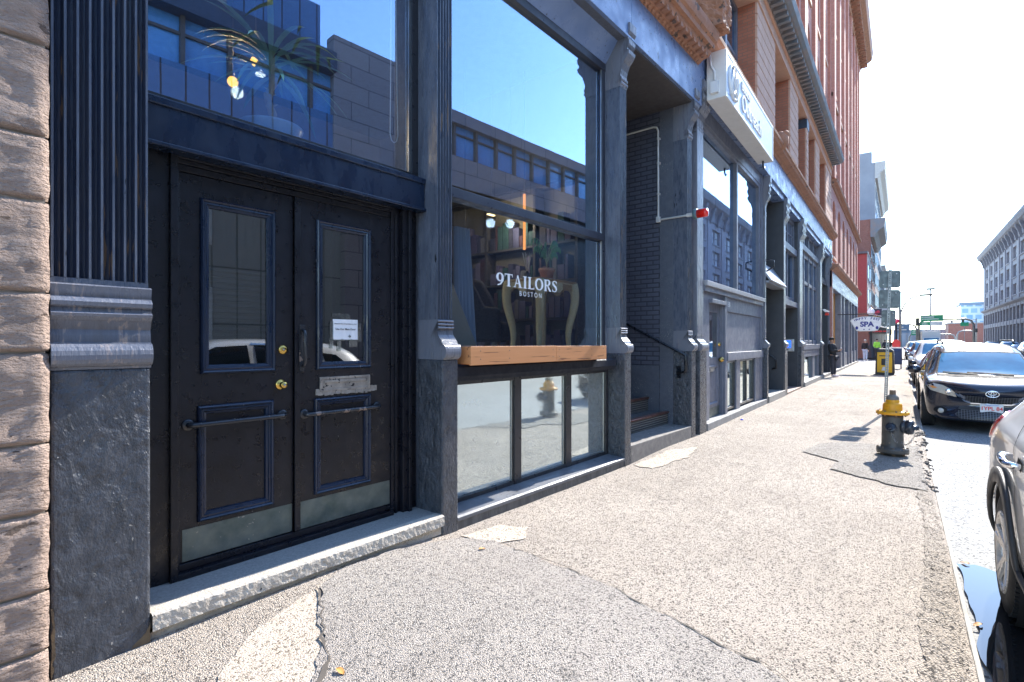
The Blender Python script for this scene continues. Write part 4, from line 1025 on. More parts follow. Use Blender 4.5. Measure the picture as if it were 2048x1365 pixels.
RB2 = brickmat('brown_brick', (.30, .12, .085), (.24, .09, .065), (.3, .22, .18), ('Y', 'Z', None))
GREYC = M('grey_concrete_side', (.30, .31, .34), (.24, .25, .28), rough=.9, scale=.6, bump=.1)
PALE = M('pale_stone_front', (.5, .47, .44), (.42, .39, .36), rough=.8)
a4 = plain_tower('red_building', 'small building with a red painted brick side wall at the cross street corner', 60.2, 67, 10.0, PALE, SIDER, None, None, rows=[(5.2, 6.8), (7.6, 9.2)], bays=2)
B(60.0, 67.05, -.1, 6, 9.95, 10.15).build('roof_edge', M('dark_flashing', (.08, .085, .1)), a4)
MB().box(60.0, 60.18, -.15, 8, -.1, 2.9).box(60.0, 60.18, -.1, 8, 3.0, 4.3).build('corner_pier', RB2, a4)
MB().box(60.1, 67.0, -.3, .3, 3.1, 4.2).build('shop_fascia', M('dark_shop_fascia', (.05, .05, .06)), a4)
a5 = plain_tower('brown_building', 'brown brick building with a dark green projecting cornice behind the red side wall', 67.1, 79, 14.5, RB2, RB2, None, (12.6, 1.9, 1.3), rows=[(5.5, 7.2), (8.2, 9.9), (10.6, 12)], bays=4, cmat=COPPER)
a6 = plain_tower('grey_tower', 'tall building with a blank grey concrete side wall and pale cornice', 79.1, 104, 23.8, PALE, GREYC, None, (21.8, 2.0, 1.1), rows=[(6 + 2.7 * k, 7.8 + 2.7 * k) for k in range(6)], bays=6, cmat=PALE)
MB().box(79.1, 80.3, .3, 1.6, 23.8, 25.2).build('chimney', GREYC, a6)
a7 = plain_tower('far_row_building', 'low pale stone row farthest along the left side of the street', 104.1, 150, 14.0, PALE, PALE, None, (13, 1, .6), rows=[(6, 8), (9.5, 11.5)], bays=12, cmat=PALE)
for r_, y0, y1 in ((a5, 67.2, 78.9), (a6, 79.2, 103.9), (a7, 104.2, 149)):
    m = MB(); x = y0
    while x < y1 - 1: m.box(x, x + 1.4, -.12, -.05, .3, 3.4); x += 2.4
    m.build('shop_glazing', DGREY, r_)

# ------------------------------------------------------------------ RIGHT SIDE OF THE STREET
RX = 14.0
def right_root(name, label): return thing(name, label, 'building', (RX, 0, 0), R(90))   # local x = world y, local y = -(world x - RX)
LAV = M('lavender_grey_stone', (.36, .33, .34), (.29, .265, .28), rough=.8, scale=2, bump=.2, bscale=20)
LAV2 = M('weathered_cornice_stone', (.30, .28, .29), (.22, .205, .22), rough=.8, scale=1.5, bump=.3, bscale=10)
DARKG = M('dark_base_glazing', (.02, .022, .03), (.03, .032, .04), rough=.12, bump=0)
WPANE = M('pale_window_pane', (.68, .67, .65), (.5, .5, .5), rough=.5, scale=1.5, bump=0)
RW = right_root('stone_warehouse', 'long lavender grey stone building with paired windows and a heavy bracketed cornice across the street')
y0, y1 = 52.9, 147.5; bay = 6.4; nb_ = 15; xs = [y1 - 2.0 - bay * (k + .5) for k in range(14)]
m = MB()
rows = [(8.8, 10.5), (11.5, 13.4), (14.3, 16.2)]
zs = [7.9] + [z for r in rows for z in r] + [17.0]
for i in range(0, len(zs), 2): m.box(y0, y1, -1, .0, zs[i], zs[i + 1])
edges = [y1] + [v for c in xs for v in (c + 1.65, c - 1.65)] + [y0]
for (a, b) in rows:
    for i in range(0, len(edges), 2): m.box(edges[i + 1], edges[i], -1, 0, a, b)
for i in range(0, len(edges), 2): m.box(min(edges[i], edges[i + 1]) + .6, max(edges[i], edges[i + 1]) - .6, 0, .12, 7.9, 16.9) if abs(edges[i] - edges[i + 1]) > 1.4 else None
m.build('front_wall', LAV, RW)
B(y1 - .02, y1, -14, -1, 0, 19.0).build('side_wall', LAV, RW); B(y0, y0 + .02, -14, -1, 0, 19.0).build('side_wall', LAV, RW)
B(y0 + .1, y1 - .1, -1.2, -1.0, 0, 18.9).build('inner_wall', LAV2, RW)
for (a, b) in rows:
    for c in xs:
        f = MB().ring(c - 1.65, c + 1.65, a, b, -.35, -.25, .14).box(c - .14, c + .14, -.38, -.2, a, b).box(c - 1.6, c + 1.6, -.34, -.26, (a + b) / 2 - .05, (a + b) / 2 + .05).build('window', LAV2, RW)
        B(c - 1.55, c + 1.55, -.32, -.31, a + .05, b - .05).build('pane', WPANE, f)
        B(c - 1.8, c + 1.8, .0, .12, a - .16, a).build('sill', LAV, f)
cw = MB().prism([(-1, 17.0), (.1, 17.0), (.15, 17.3), (.2, 18.0), (.5, 18.4), (.9, 18.7), (1.1, 19.2), (1.15, 19.5), (-1, 19.6)], 'x', y0, y1 + .9).build('cornice', LAV2, RW)
for k in range(28):
    c = y1 - 2.0 - 3.2 * k; MB().prism([(.1, 16.6), (.3, 16.7), (.55, 17.6), (.8, 18.2), (.8, 18.5), (.1, 18.4)], 'x', c - .2, c + .2).build('cornice_bracket', LAV2, cw)
MB().prism([(-1, 7.5), (.1, 7.5), (.45, 7.75), (.5, 7.95), (-1, 8.0)], 'x', y0, y1 + .5).build('string_course', LAV2, RW)
m = MB()
for k in range(29):
    c = y1 - .5 - 3.2 * k; m.box(c - .3, c + .3, -.4, .1, -.1, 7.5)
m.box(y0, y1, -.5, .05, 4.3, 5.0); m.box(y0, y1, -.5, .06, 7.0, 7.5); m.box(y0, y1, -.6, .06, -.1, .9)
m.build('base_pier', LAV, RW)
m = MB()
B(y0, y1, -.45, -.4, .9, 7.0).build('base_glazing', DARKG, RW)
for k in range(57): m.box(y1 - .5 - 1.6 * k - .05, y1 - .5 - 1.6 * k + .05, -.4, -.33, .9, 7.0)
m.build('glazing_bar', LAV2, RW)

# office building opposite (seen only mirrored in the shop windows)
DLOW = M('dark_lower_storey', (.018, .02, .024), (.03, .032, .036), rough=.3, bump=0)
OF = right_root('office_building', 'low grey stone office with strip windows opposite the shop seen mirrored in the glass')
m_, t_ = new_mat('stone_cladding_panel')
bk_ = nd(t_, 'ShaderNodeTexBrick', {'offset': .4}, Vector=coords(t_, (1, 1, 1), ('X', 'Z', None)), Color1=c4((.33, .29, .29)), Color2=c4((.28, .25, .26)), Mortar=c4((.08, .08, .09)), Scale=1.0, Mortar_Size=.02, Brick_Width=2.2, Row_Height=.8)
finish(t_, Base_Color=bk_.outputs['Color'], Roughness=.7); CLAD = m_
m_, t_ = new_mat('blue_metal_siding')
bk_ = nd(t_, 'ShaderNodeTexBrick', {'offset': 0}, Vector=coords(t_, (1, 1, 1), ('X', 'Z', None)), Color1=c4((.09, .20, .38)), Color2=c4((.11, .23, .42)), Mortar=c4((.02, .03, .05)), Scale=1.0, Mortar_Size=.03, Brick_Width=.75, Row_Height=50)
finish(t_, Base_Color=bk_.outputs['Color'], Roughness=.4); SIDING = m_
m_, t_ = new_mat('grey_panel_siding')
bk_ = nd(t_, 'ShaderNodeTexBrick', {'offset': 0}, Vector=coords(t_, (1, 1, 1), ('X', 'Z', None)), Color1=c4((.36, .35, .33)), Color2=c4((.40, .39, .36)), Mortar=c4((.16, .16, .15)), Scale=1.0, Mortar_Size=.03, Brick_Width=.9, Row_Height=2.2)
finish(t_, Base_Color=bk_.outputs['Color'], Roughness=.6); LSID = m_
BLUEG = M('blue_office_glass', (.12, .36, .70), (.18, .45, .8), rough=.1, bump=0, spec=.8)
MB().box(11.5, 15.8, -.5, .1, 9.4, 14.6).box(12.5, 16.5, -1.1, -.7, -.1, 9.0).box(15.8, 52.8, -.5, .1, 9.6, 11.2).box(15.8, 52.8, -.5, .15, 12.9, 13.5).box(-22, 52.8, -14, -1.8, -.1, 13.3).build('stone_cladding', CLAD, OF)
B(-22, 11.5, -.5, .0, 9.4, 11.2).build('metal_siding', SIDING, OF)
B(-22, 17, -1.6, -1.1, -.1, 9.0).build('lower_storey', LSID, OF)
B(17, 52.8, -1.6, -1.1, -.1, 9.6).build('lower_storey', DLOW, OF)
B(-22, 52.8, -.4, -.2, 11.2, 12.9).build('strip_glazing', BLUEG, OF)
B(-22, 52.8, -1.2, .05, 9.0, 9.4).build('soffit_band', M('dark_soffit', (.03, .03, .035)), OF)
MB().box(-22, 11.5, -.6, .4, 12.9, 13.7).build('eave', M('dark_blue_eave', (.05, .07, .11)), OF)
mu = MB(); x = -22
while x < 52.7:
    if not 11.4 < x < 15.8: mu.box(x - .07, x + .07, -.25, .02, 11.2, 12.9)
    x += 1.55
mu.box(-22, 11.5, -.25, -.1, 12.25, 12.35).box(15.8, 52.8, -.25, -.1, 12.4, 12.48)
mu.build('mullion', M('bronze_mullion', (.12, .10, .09)), OF)
MB().box(5.0, 11.4, -6, -.9, 13.3, 16.2).build('penthouse', SIDING, OF); MB().box(3.2, 4.8, -3, -1.4, 13.3, 16.4).build('chimney', CLAD, OF)
B(6.6, 7.6, -.91, -.88, 14.2, 15).build('vent_louver', GREYC, OF)
gw = MB(); x = -20
while x < 9: gw.box(x, x + 2.0, -1.1, -1.05, 1.2, 3.6).box(x, x + 2.0, -1.1, -1.05, 5.2, 7.6); x += 4.2
gw.build('window', WPANE, OF)
# far skyline
GT = thing('glass_tower', 'distant pale blue glass apartment block with a flat dark roof', 'building', (23, 330, 0))
m_, t_ = new_mat('blue_glass_facade')
bk_ = nd(t_, 'ShaderNodeTexBrick', {'offset': .5}, Vector=coords(t_, (1, 1, 1), ('X', 'Z', None)), Color1=c4((.20, .36, .52)), Color2=c4((.32, .46, .6)), Mortar=c4((.6, .64, .68)), Scale=1.0, Mortar_Size=.5, Brick_Width=3.2, Row_Height=3)
finish(t_, Base_Color=bk_.outputs['Color'], Roughness=.3)
B(0, 9.6, 0, 22, -.1, 19.3).build('facade', m_, GT); B(-.5, 10.2, -.5, 22.5, 19.3, 20.6).build('flat_roof', M('slate_roof', (.2, .24, .3)), GT)
GT2 = thing('glass_tower', 'taller of the two distant blue glass blocks beside the stone warehouse', 'building', (31.8, 320, 0))
B(0, 14, 0, 22, -.1, 21).build('facade', m_, GT2); B(4.0, 14, 3, 20, 21, 25.2).build('penthouse', m_, GT2)
BB = thing('low_brick_building', 'low plain red brick building at the end of the street before the glass blocks', 'building', (10.5, 188, 0))
B(0, 9, 0, 14, -.1, 6.6).build('wall', brickmat('far_brick', (.38, .13, .09), (.32, .11, .08), (.35, .25, .2)), BB); B(-.2, 9.2, -.2, 14.2, 6.6, 6.9).build('coping', PALE, BB)
NW = thing('noise_wall', 'grey panel highway wall along the ramp left of the low brick building', 'wall', (-2, 205, 0))
B(0, 13, 0, .6, -.1, 5.4).build('wall_panel', GREYC, NW); 
m = MB()
for k in range(9): m.box(k * 1.6, k * 1.6 + .3, -.2, 0, -.1, 5.5)
m.build('post', LAV2, NW)
# ------------------------------------------------------------------ GROUND
def aggregate(name, base, base2, dark, dens=.42, vscale=95, bump=.9, patchy=.6, bd=.012):
    m, t = new_mat(name)
    v = coords(t)
    n1 = noi(t, v, .8, 8, .68); n2 = noi(t, v, 14, 5, .6)
    col = mix(t, ramp(t, n1, [(.32, 0.0), (.68, 1.0)]), base, base2)
    gs = nd(t, 'ShaderNodeTexVoronoi', {'feature': 'F1'}, Vector=nd(t, 'ShaderNodeVectorMath', {'operation': 'MULTIPLY_ADD'}, i0=nd(t, 'ShaderNodeTexNoise', None, Vector=v, Scale=9.0).outputs['Color'], i1=(.08, .08, .08), i2=v).outputs[0], Scale=2.6, Randomness=1.0)
    gsc = nd(t, 'ShaderNodeSeparateColor', None, i0=gs.outputs['Color'])
    gr = nd(t, 'ShaderNodeMath', {'operation': 'MULTIPLY_ADD'}, i0=gsc.outputs[0], i1=-.11, i2=gs.outputs['Distance'])
    spot = ramp(t, gr.outputs[0], [(.0, .5), (.012, .0)])
    col = mix(t, spot, col, dark)
    wr_ = noi(t, v, .35, 6, .6)
    col = mix(t, ramp(t, wr_, [(.42, .0), (.60, .30)]), col, tuple(x * .62 for x in base))
    st_ = noi(t, nd(t, 'ShaderNodeMapping', None, Vector=v, Scale=(1.6, .35, 1), Rotation=(0, 0, .5)).outputs[0], 1.7, 7, .65)
    col = mix(t, ramp(t, st_, [(.54, .0), (.68, .38)]), col, tuple(x * .55 for x in base))
    vw = nd(t, 'ShaderNodeVectorMath', {'operation': 'MULTIPLY_ADD'}, i0=nd(t, 'ShaderNodeTexNoise', None, Vector=v, Scale=vscale * .7, Detail=2).outputs['Color'], i1=(.008, .008, .008), i2=v)
    vo = nd(t, 'ShaderNodeTexVoronoi', {'feature': 'F1'}, Vector=vw.outputs[0], Scale=vscale, Randomness=1.0)
    sepc = nd(t, 'ShaderNodeSeparateColor', None, i0=vo.outputs['Color'])
    col = mix(t, ramp(t, sepc.outputs[0], [(.0, .6), (.3, .0), (.6, .0), (1.0, .5)]), col, (min(1, base[0] * 1.5), min(1, base[1] * 1.48), min(1, base[2] * 1.42)))
    # dark voids between the stones, denser in places
    a = nd(t, 'ShaderNodeMath', {'operation': 'MULTIPLY_ADD'}, i0=n2, i1=patchy, i2=noi(t, v, vscale * .85, 3, .65))
    lim = dens + patchy * .5
    f = ramp(t, a.outputs[0], [(lim - .08, 1.0), (lim + .0, 0.0)])
    dk = nd(t, 'ShaderNodeMath', {'operation': 'MULTIPLY_ADD'}, i0=n2, i1=.5, i2=sepc.outputs[1])
    f2 = ramp(t, dk.outputs[0], [(.32 + dens * .25, 1.0), (.36 + dens * .25, 0.0)])
    f = nd(t, 'ShaderNodeMath', {'operation': 'MAXIMUM'}, i0=f, i1=f2).outputs[0]
    col = mix(t, f, col, dark)
    hh = nd(t, 'ShaderNodeMath', {'operation': 'MULTIPLY_ADD'}, i0=vo.outputs['Distance'], i1=-1.2, i2=noi(t, v, vscale * .5, 5, .7))
    h = nd(t, 'ShaderNodeMath', {'operation': 'SUBTRACT'}, i0=hh.outputs[0], i1=f)
    finish(t, Base_Color=col, Roughness=.88, Specular_IOR_Level=.35, Normal=bumpn(t, h.outputs[0], bump, bd))
    return m
WALK = aggregate('worn_aggregate_paving', (.42, .358, .30), (.56, .485, .41), (.11, .092, .078), .25, 135, .9, .7, .011)
PATCH = aggregate('grey_asphalt_patch', (.39, .345, .305), (.48, .43, .385), (.10, .093, .087), .27, 150, .9, .5, .010)
PATCH2 = aggregate('pale_asphalt_patch', (.34, .305, .27), (.42, .38, .335), (.08, .072, .065), .32, 120, .9, .7, .013)
CONC = aggregate('smooth_concrete_patch', (.48, .40, .32), (.56, .475, .39), (.16, .13, .10), .2, 120, .6, .4, .006)
ROADM = aggregate('pale_worn_roadway', (.285, .285, .28), (.335, .335, .33), (.12, .12, .12), .22, 75, .5, .6, .006)
KERBM = M('pale_granite_kerb', (.48, .45, .40), (.34, .32, .28), rough=.85, scale=12, bump=.5, bscale=60)
ROCKA = aggregate('broken_asphalt_edge', (.28, .25, .225), (.36, .325, .29), (.07, .065, .06), .47, 60, 1.0, .8, .03)
def smooth01(t): t = max(0, min(1, t)); return t * t * (3 - 2 * t)
def zwalk(x, y):
    near = smooth01((-x - 1.0) / 1.6)
    z = -.055 * smooth01((y - 2.2) / 1.0) * (1 - smooth01((y - 5.8) / 1.8)) * near
    z -= .02 * (1 - smooth01((y - .3) / 1.6)) * near
    z += noise.noise(Vector((x * .7, y * .5, 3))) * .008 + noise.noise(Vector((x * 2.1, y * 2.3, 9))) * .0025
    ed = .30 + noise.noise(Vector((y * .9, 2, 2))) * .02
    if x > ed - .3:
        q = max(0, (x - (ed - .3)) / .3)
        br = .5 + .5 * smooth01((9.8 - y) / .6) * smooth01((y - .5) / 1)
        z -= br * (.055 * q ** 2.2) + br * abs(noise.noise(Vector((x * 9, y * 6, 1)))) * .03 * smooth01(q * 1.6)
    return z
def sheet(name, xs, ys, zf, mat, kind='structure'):
    vs = [(x, y, zf(x, y)) for x in xs for y in ys]; n = len(ys); fs = []
    for i in range(len(xs) - 1):
        for k in range(n - 1): fs.append((i * n + k, (i + 1) * n + k, (i + 1) * n + k + 1, i * n + k + 1))
    m = MB().add(vs, fs, True); return m.build(name, mat, None, kind=kind)
def lin(a, b, st):
    n = max(1, int(round((b - a) / st))); return [a + (b - a) * i / n for i in range(n + 1)]
xs = lin(-3.7, -.1, .09) + lin(-.06, .285, .025)
sheet('sidewalk', xs, lin(-8, 0, .25) + lin(.06, 11, .07) + lin(11.2, 47.4, .4), zwalk, WALK)
sheet('sidewalk', [-4, -2, -.5, .285], lin(58.6, 150, 6), lambda x, y: 0, WALK)
sheet('far_sidewalk', [11.6, 14.6], lin(-30, 148, 6), lambda x, y: .0, WALK)
B(11.45, 11.6, -30, 148, -.2, -.004).build('far_kerb', KERBM, None, kind='structure')
kb = MB()
y = -8
while y < 150:
    L = 2.2
    if not (47 < y < 58): kb.box(.287, .312, y + .004, min(y + L, 150) - .004, -.3, -.028 + noise.noise(Vector((y, 1, 1))) * .012 - (.03 if 1 < y < 9.6 else 0))
    y += L
kb.build('kerb', KERBM, None, kind='structure', bevel=.008)
zr = lambda x, y: -.12 + .05 * smooth01((x - .4) / 6) * (1 - smooth01((x - 7) / 5)) + noise.noise(Vector((x * .6, y * .4, 7))) * .006
sheet('road', lin(.3, 3, .25) + lin(3.6, 11.6, 1), lin(-20, 16, .4) + lin(17, 420, 6), zr, ROADM)
sheet('side_street', [-80, -20, -4, .31], [47.4, 50, 54, 58.6], lambda x, y: -.11, ROADM)
m_, t_ = new_mat('distant_ground'); finish(t_, Base_Color=noi(t_, coords(t_), .05, 4) if False else (.30, .29, .27), Roughness=.95)
B(-2500, 2500, -2500, 2500, -.5, -.3).build('ground', m_, None, kind='structure')
# patches and cracks lie 4 mm over the paving and follow it
def patch(name, pts, mat, lift=.005, rag=.03, seed=0):
    P = []
    for i, a in enumerate(pts):
        b = pts[(i + 1) % len(pts)]; n = max(2, int(math.hypot(a[0] - b[0], a[1] - b[1]) / .035))
        for k in range(n):
            t = k / n; x = a[0] + (b[0] - a[0]) * t; y = a[1] + (b[1] - a[1]) * t
            P.append((x + noise.noise(Vector((x * 7, y * 7, seed))) * rag + noise.noise(Vector((x * 25, y * 25, seed))) * rag * .5, y + noise.noise(Vector((x * 7, y * 7, seed + 5))) * rag + noise.noise(Vector((x * 25, y * 25, seed + 8))) * rag * .5))
    bm = bmesh.new(); vv = [bm.verts.new((x, y, 0)) for x, y in P]
    es = [bm.edges.new((vv[i], vv[(i + 1) % len(vv)])) for i in range(len(vv))]
    bmesh.ops.triangle_fill(bm, use_beauty=True, edges=es)
    for c in (0, 1):
        long_ = [e for e in bm.edges if e.calc_length() > .12]
        if long_: bmesh.ops.subdivide_edges(bm, edges=long_, cuts=3, use_grid_fill=False); bmesh.ops.triangulate(bm, faces=bm.faces[:])
    for v in bm.verts: v.co.z = zwalk(v.co.x, v.co.y) + lift
    bmesh.ops.recalc_face_normals(bm, faces=bm.faces)
    me = bpy.data.meshes.new(name); bm.to_mesh(me); bm.free(); me.materials.append(mat)
    for p in me.polygons: p.use_smooth = True
    o = bpy.data.objects.new(name, me); COL.objects.link(o); o['kind'] = 'structure'; return o
patch('concrete_patch', [(-2.71, 1.42), (-2.76, 1.57), (-2.87, 1.89), (-2.55, 1.69), (-2.30, 1.55), (-1.9, 1.25), (-2.33, 1.0), (-2.55, 1.2)], CONC, .006, .02, 3)
patch('asphalt_patch', [(-2.84, 1.87), (-2.94, 2.11), (-2.95, 2.57), (-2.80, 3.09), (-2.56, 3.20), (-2.16, 3.13), (-1.6, 3.0), (-1.14, 2.84), (-.72, 2.7), (-.44, 2.61), (-.35, 2.52), (-1.0, 1.2), (-1.98, 1.25), (-2.33, 1.56), (-2.57, 1.68)], PATCH, .012, .03, 1)
patch('hydrant_patch', [(-1.08, 8.11), (-.96, 8.94), (-.61, 9.3), (-.13, 9.33), (.2, 9.6), (.22, 6.86), (-.01, 6.75), (-.37, 6.99), (-.68, 7.25), (-.61, 7.71)], PATCH2, .012, .03, 2)
patch('concrete_patch', [(-2.82, 3.12), (-2.74, 3.5), (-2.5, 3.6), (-2.38, 3.4), (-2.5, 3.16)], CONC, .007, .03, 6)
patch('concrete_patch', [(-2.67, 6.19), (-2.59, 7.2), (-2.31, 7.62), (-2.26, 6.95), (-2.42, 6.15)], CONC, .007, .05, 9)
EDGEP = aggregate('coarse_kerbside_paving', (.40, .342, .287), (.54, .468, .395), (.085, .072, .06), .33, 105, 1.0, .9, .017)
patch('kerbside_paving', [(.10, .4), (.02, 2.0), (.08, 3.4), (.13, 4.6), (.16, 5.6), (.12, 6.8), (.255, 6.9), (.262, 5.5), (.262, 3.5), (.262, .4)], EDGEP, .006, .03, 12)
CRACK = M('dark_crack', (.085, .072, .06), rough=1, bump=0)
def crack(pts, w, seed):
    P = []; 
    for a, b in zip(pts[:-1], pts[1:]):
        n = max(2, int(math.hypot(a[0] - b[0], a[1] - b[1]) / .04))
        for k in range(n): P.append((a[0] + (b[0] - a[0]) * k / n, a[1] + (b[1] - a[1]) * k / n))
    P.append(pts[-1]); vs = []
    for i, (x, y) in enumerate(P):
        q = P[min(i + 1, len(P) - 1)]; r_ = P[max(i - 1, 0)]; d = Vector((q[0] - r_[0], q[1] - r_[1])).normalized(); nn = Vector((-d.y, d.x))
        o_ = noise.noise(Vector((x * 4, y * 4, seed))) * .05 + noise.noise(Vector((x * 16, y * 16, seed))) * .03
        ww = w * (.12 + abs(noise.noise(Vector((x * 6, y * 6, seed + 3)))) * 1.5) * min(1, i * .4, (len(P) - 1 - i) * .4)
        for s in (-1, 1):
            X, Y = x + nn.x * (o_ + s * ww), y + nn.y * (o_ + s * ww); vs.append((X, Y, zwalk(X, Y) + .016))
    fs = [(2 * i, 2 * i + 1, 2 * i + 3, 2 * i + 2) for i in range(len(P) - 1)]
    MB().add(vs, fs).build('crack', CRACK, None, kind='structure')
crack([(-2.53, 7.24), (-2.31, 7.2), (-2.0, 7.04), (-1.6, 6.88), (-1.2, 6.8)], .008, 1)
crack([(-2.62, 5.4), (-2.25, 5.21), (-1.85, 5.01), (-1.3, 4.9)], .009, 2)
crack([(-2.5, 3.20), (-2.16, 3.14), (-1.6, 3.01), (-1.14, 2.85), (-.44, 2.6), (-.1, 2.4)], .008, 3)
crack([(-2.86, 1.9), (-2.57, 1.70), (-2.3, 1.55), (-1.95, 1.25)], .012, 4)
crack([(.22, 6.86), (-.01, 6.75), (-.37, 6.98), (-.68, 7.24)], .008, 5)
crack([(-1.9, 12.6), (-1.2, 13.2), (-.4, 12.9)], .014, 6); crack([(-2.3, 15.5), (-1.4, 16.4), (-.5, 16.1)], .016, 7)
crack([(-1.5, 19.5), (-.9, 20.2), (-.3, 19.8)], .02, 8); crack([(-2.4, 9.2), (-1.9, 9.6), (-1.3, 9.4)], .008, 9)
# broken lumps along the slumped asphalt edge by the hydrant
random.seed(4)
rk = MB()
for k in range(70):
    y = random.uniform(7.0, 11.5); x = random.uniform(.16, .30); r_ = random.uniform(.012, .04)
    mm = MB().sphere((0, 0, 0), r_, 7, 5, (1.2, 1, .6)); mm.v = [(a + noise.noise(Vector((a * 40, b * 40, k))) * r_ * .5 + x, b + y, c + zwalk(x, y)) for a, b, c in mm.v]; rk.add(mm.v, mm.f)
rk.build('broken_asphalt', ROCKA, None, kind='stuff')
# puddle in the gutter
m_, t_ = new_mat('gutter_water')
finish(t_, Base_Color=(.02, .022, .024), Roughness=.015, Specular_IOR_Level=.7, IOR=1.4)
def puddle(pts, z):
    P = []
    for i, a in enumerate(pts):
        b = pts[(i + 1) % len(pts)]; n = max(2, int(math.hypot(a[0] - b[0], a[1] - b[1]) / .05))
        for k in range(n):
            t = k / n; x = a[0] + (b[0] - a[0]) * t; y = a[1] + (b[1] - a[1]) * t; P.append((x + noise.noise(Vector((x * 5, y * 5, 0))) * .03, y + noise.noise(Vector((x * 5, y * 5, 4))) * .03, z))
    MB().add(P, [tuple(range(len(P)))]).build('puddle', m_, None, kind='structure')
puddle([(.336, 4.98), (.43, 5.02), (.52, 4.96), (.7, 4.9), (.95, 4.6), (1.2, 4.2), (1.1, 3.4), (.8, 2.6), (.5, 2.4), (.336, 2.5)], -.103)
# fallen leaves and a bottle cap
LEAFB = M('dry_leaf', (.62, .30, .08), (.5, .22, .05), rough=.7)
for i, (x, y, z, lab) in enumerate(((-2.03, 1.44, None, 'dry orange leaf lying on the grey asphalt patch nearest the camera'), (-2.49, 2.99, None, 'dry pale leaf on the asphalt just below the right end of the doorstep'), (.37, 5.0, -.096, 'orange leaf at the far tip of the gutter puddle'), (.35, 3.95, -.096, 'orange leaf against the kerb at the near part of the puddle'),)):
    zz = zwalk(x, y) + .018 if z is None else z
    vs = []; 
    for k in range(9):
        t = k / 8; w_ = .018 * math.sin(math.pi * t) ** .7
        for s in (-1, 0, 1): vs.append(((t - .5) * .075, s * w_, .006 * abs(s) + .006 * math.sin(t * 5)))
    fs = []
    for k in range(8): fs += [(k * 3, k * 3 + 1, k * 3 + 4, k * 3 + 3), (k * 3 + 1, k * 3 + 2, k * 3 + 5, k * 3 + 4)]
    o = MB().add(vs, fs, True).build('fallen_leaf', LEAFB); o.location = (x, y, zz); o.rotation_euler = (0, 0, i * 1.3); o.scale = (.8, .8, .8); tag(o, lab, 'leaf', 'fallen leaves')
o = MB().lathe([(.001, .014), (.016, .014), (.02, .01), (.022, 0)], (0, 0, 0), 'z', 16).build('bottle_cap', M('blue_plastic', (.01, .015, .45), rough=.35, bump=0)); o.location = (-2.46, 10.75, zwalk(-2.46, 10.75) + .003); o.scale = (1.3, 1.3, 1.4)
tag(o, 'bright blue bottle cap lying on the pavement near the boarded shopfront', 'bottle cap')

# ------------------------------------------------------------------ HYDRANT
HG = M('hydrant_black_green', (.055, .055, .052), (.085, .08, .072), rough=.45, rvar=.15, scale=8, bump=.35, bscale=50, chips=(.25, .17, .11), chip_scale=22, chip_at=.69)
HY = M('hydrant_yellow', (.80, .36, .008), (.72, .30, .006), rough=.5, scale=8, bump=.3, bscale=60, chips=(.30, .12, .03), chip_scale=26, chip_at=.72)
HB = M('hydrant_nut', (.16, .10, .06), (.2, .14, .09), rough=.6, bump=.4); HDK = M('hydrant_cap_paint', (.02, .028, .04), (.035, .042, .055), rough=.3, bump=.2); 
hy = thing('fire_hydrant', 'dark fire hydrant with a bright yellow bonnet beside the kerb', 'hydrant', (-.09, 8.57, zwalk(-.09, 8.57)), R(-8))
MB().lathe([(.001, -.05), (.125, -.05), (.125, .045), (.178, .048), (.180, .07), (.178, .078), (.180, .084), (.178, .108), (.135, .112), (.126, .13), (.121, .16), (.117, .5), (.119, .545), (.001, .55)], (0, 0, 0), 'z', 36).build('barrel', HG, hy)
bt = MB()
for k in range(8):
    a = k * math.pi / 4 + .2; bt.lathe([(.001, .03), (.014, .03), (.014, .125), (.001, .125)], (.158 * math.cos(a), .158 * math.sin(a), 0), 'z', 6)
bt.build('flange_bolt', HB, hy)
bn = MB().lathe([(.118, .545), (.175, .552), (.183, .558), (.183, .575), (.178, .588), (.125, .598), (.109, .603), (.107, .64), (.106, .675), (.098, .692), (.085, .70), (.075, .708), (.072, .735), (.066, .745), (.001, .746)], (0, 0, 0), 'z', 36)
bo = bn.build('bonnet', HY, hy)
bt = MB()
for k in range(8):
    a = k * math.pi / 4 + .4; bt.lathe([(.001, .535), (.012, .535), (.012, .604), (.001, .604)], (.158 * math.cos(a), .158 * math.sin(a), 0), 'z', 6)
bt.build('bonnet_bolt', HB, bo)
hc = MB().lathe([(.07, .742), (.072, .752), (.07, .775), (.056, .795), (.04, .805), (.036, .81), (.001, .81)], (0, 0, 0), 'z', 28).build('bonnet_cap', M('hydrant_cap_grey', (.20, .18, .145), (.15, .135, .11), rough=.6, bump=.3), hy)
MB().lathe([(.001, .806), (.036, .806), (.038, .82), (.036, .862), (.03, .87), (.001, .87)], (0, 0, 0), 'z', 5, False).build('operating_nut', HB, hc)
def nozzle(axis, sgn, r, L, zc, name):
    pr = [(r * .8, .08), (r * .85, L * .4), (r * 1.12, L * .42), (r * 1.12, L * .6), (r * .95, L * .62), (r * 1.18, L * .64), (r * 1.2, L * .9), (r * 1.05, L), (r * .4, L * 1.02), (r * .4, L * 1.02), (r * .34, L * 1.24), (.001, L * 1.25)]
    m = MB().lathe([(a, b * sgn) for a, b in pr], (0, 0, zc), axis, 24)
    for k in range(10):
        a = k * math.pi / 5; p = (0, r * 1.2 * math.cos(a), r * 1.2 * math.sin(a)); 
        c = (L * .77 * sgn, p[1], zc + p[2]) if axis == 'x' else (p[1], L * .77 * sgn, zc + p[2])
        m.sphere(c, .008, 6, 4)
    return m.build(name, HDK, hy)
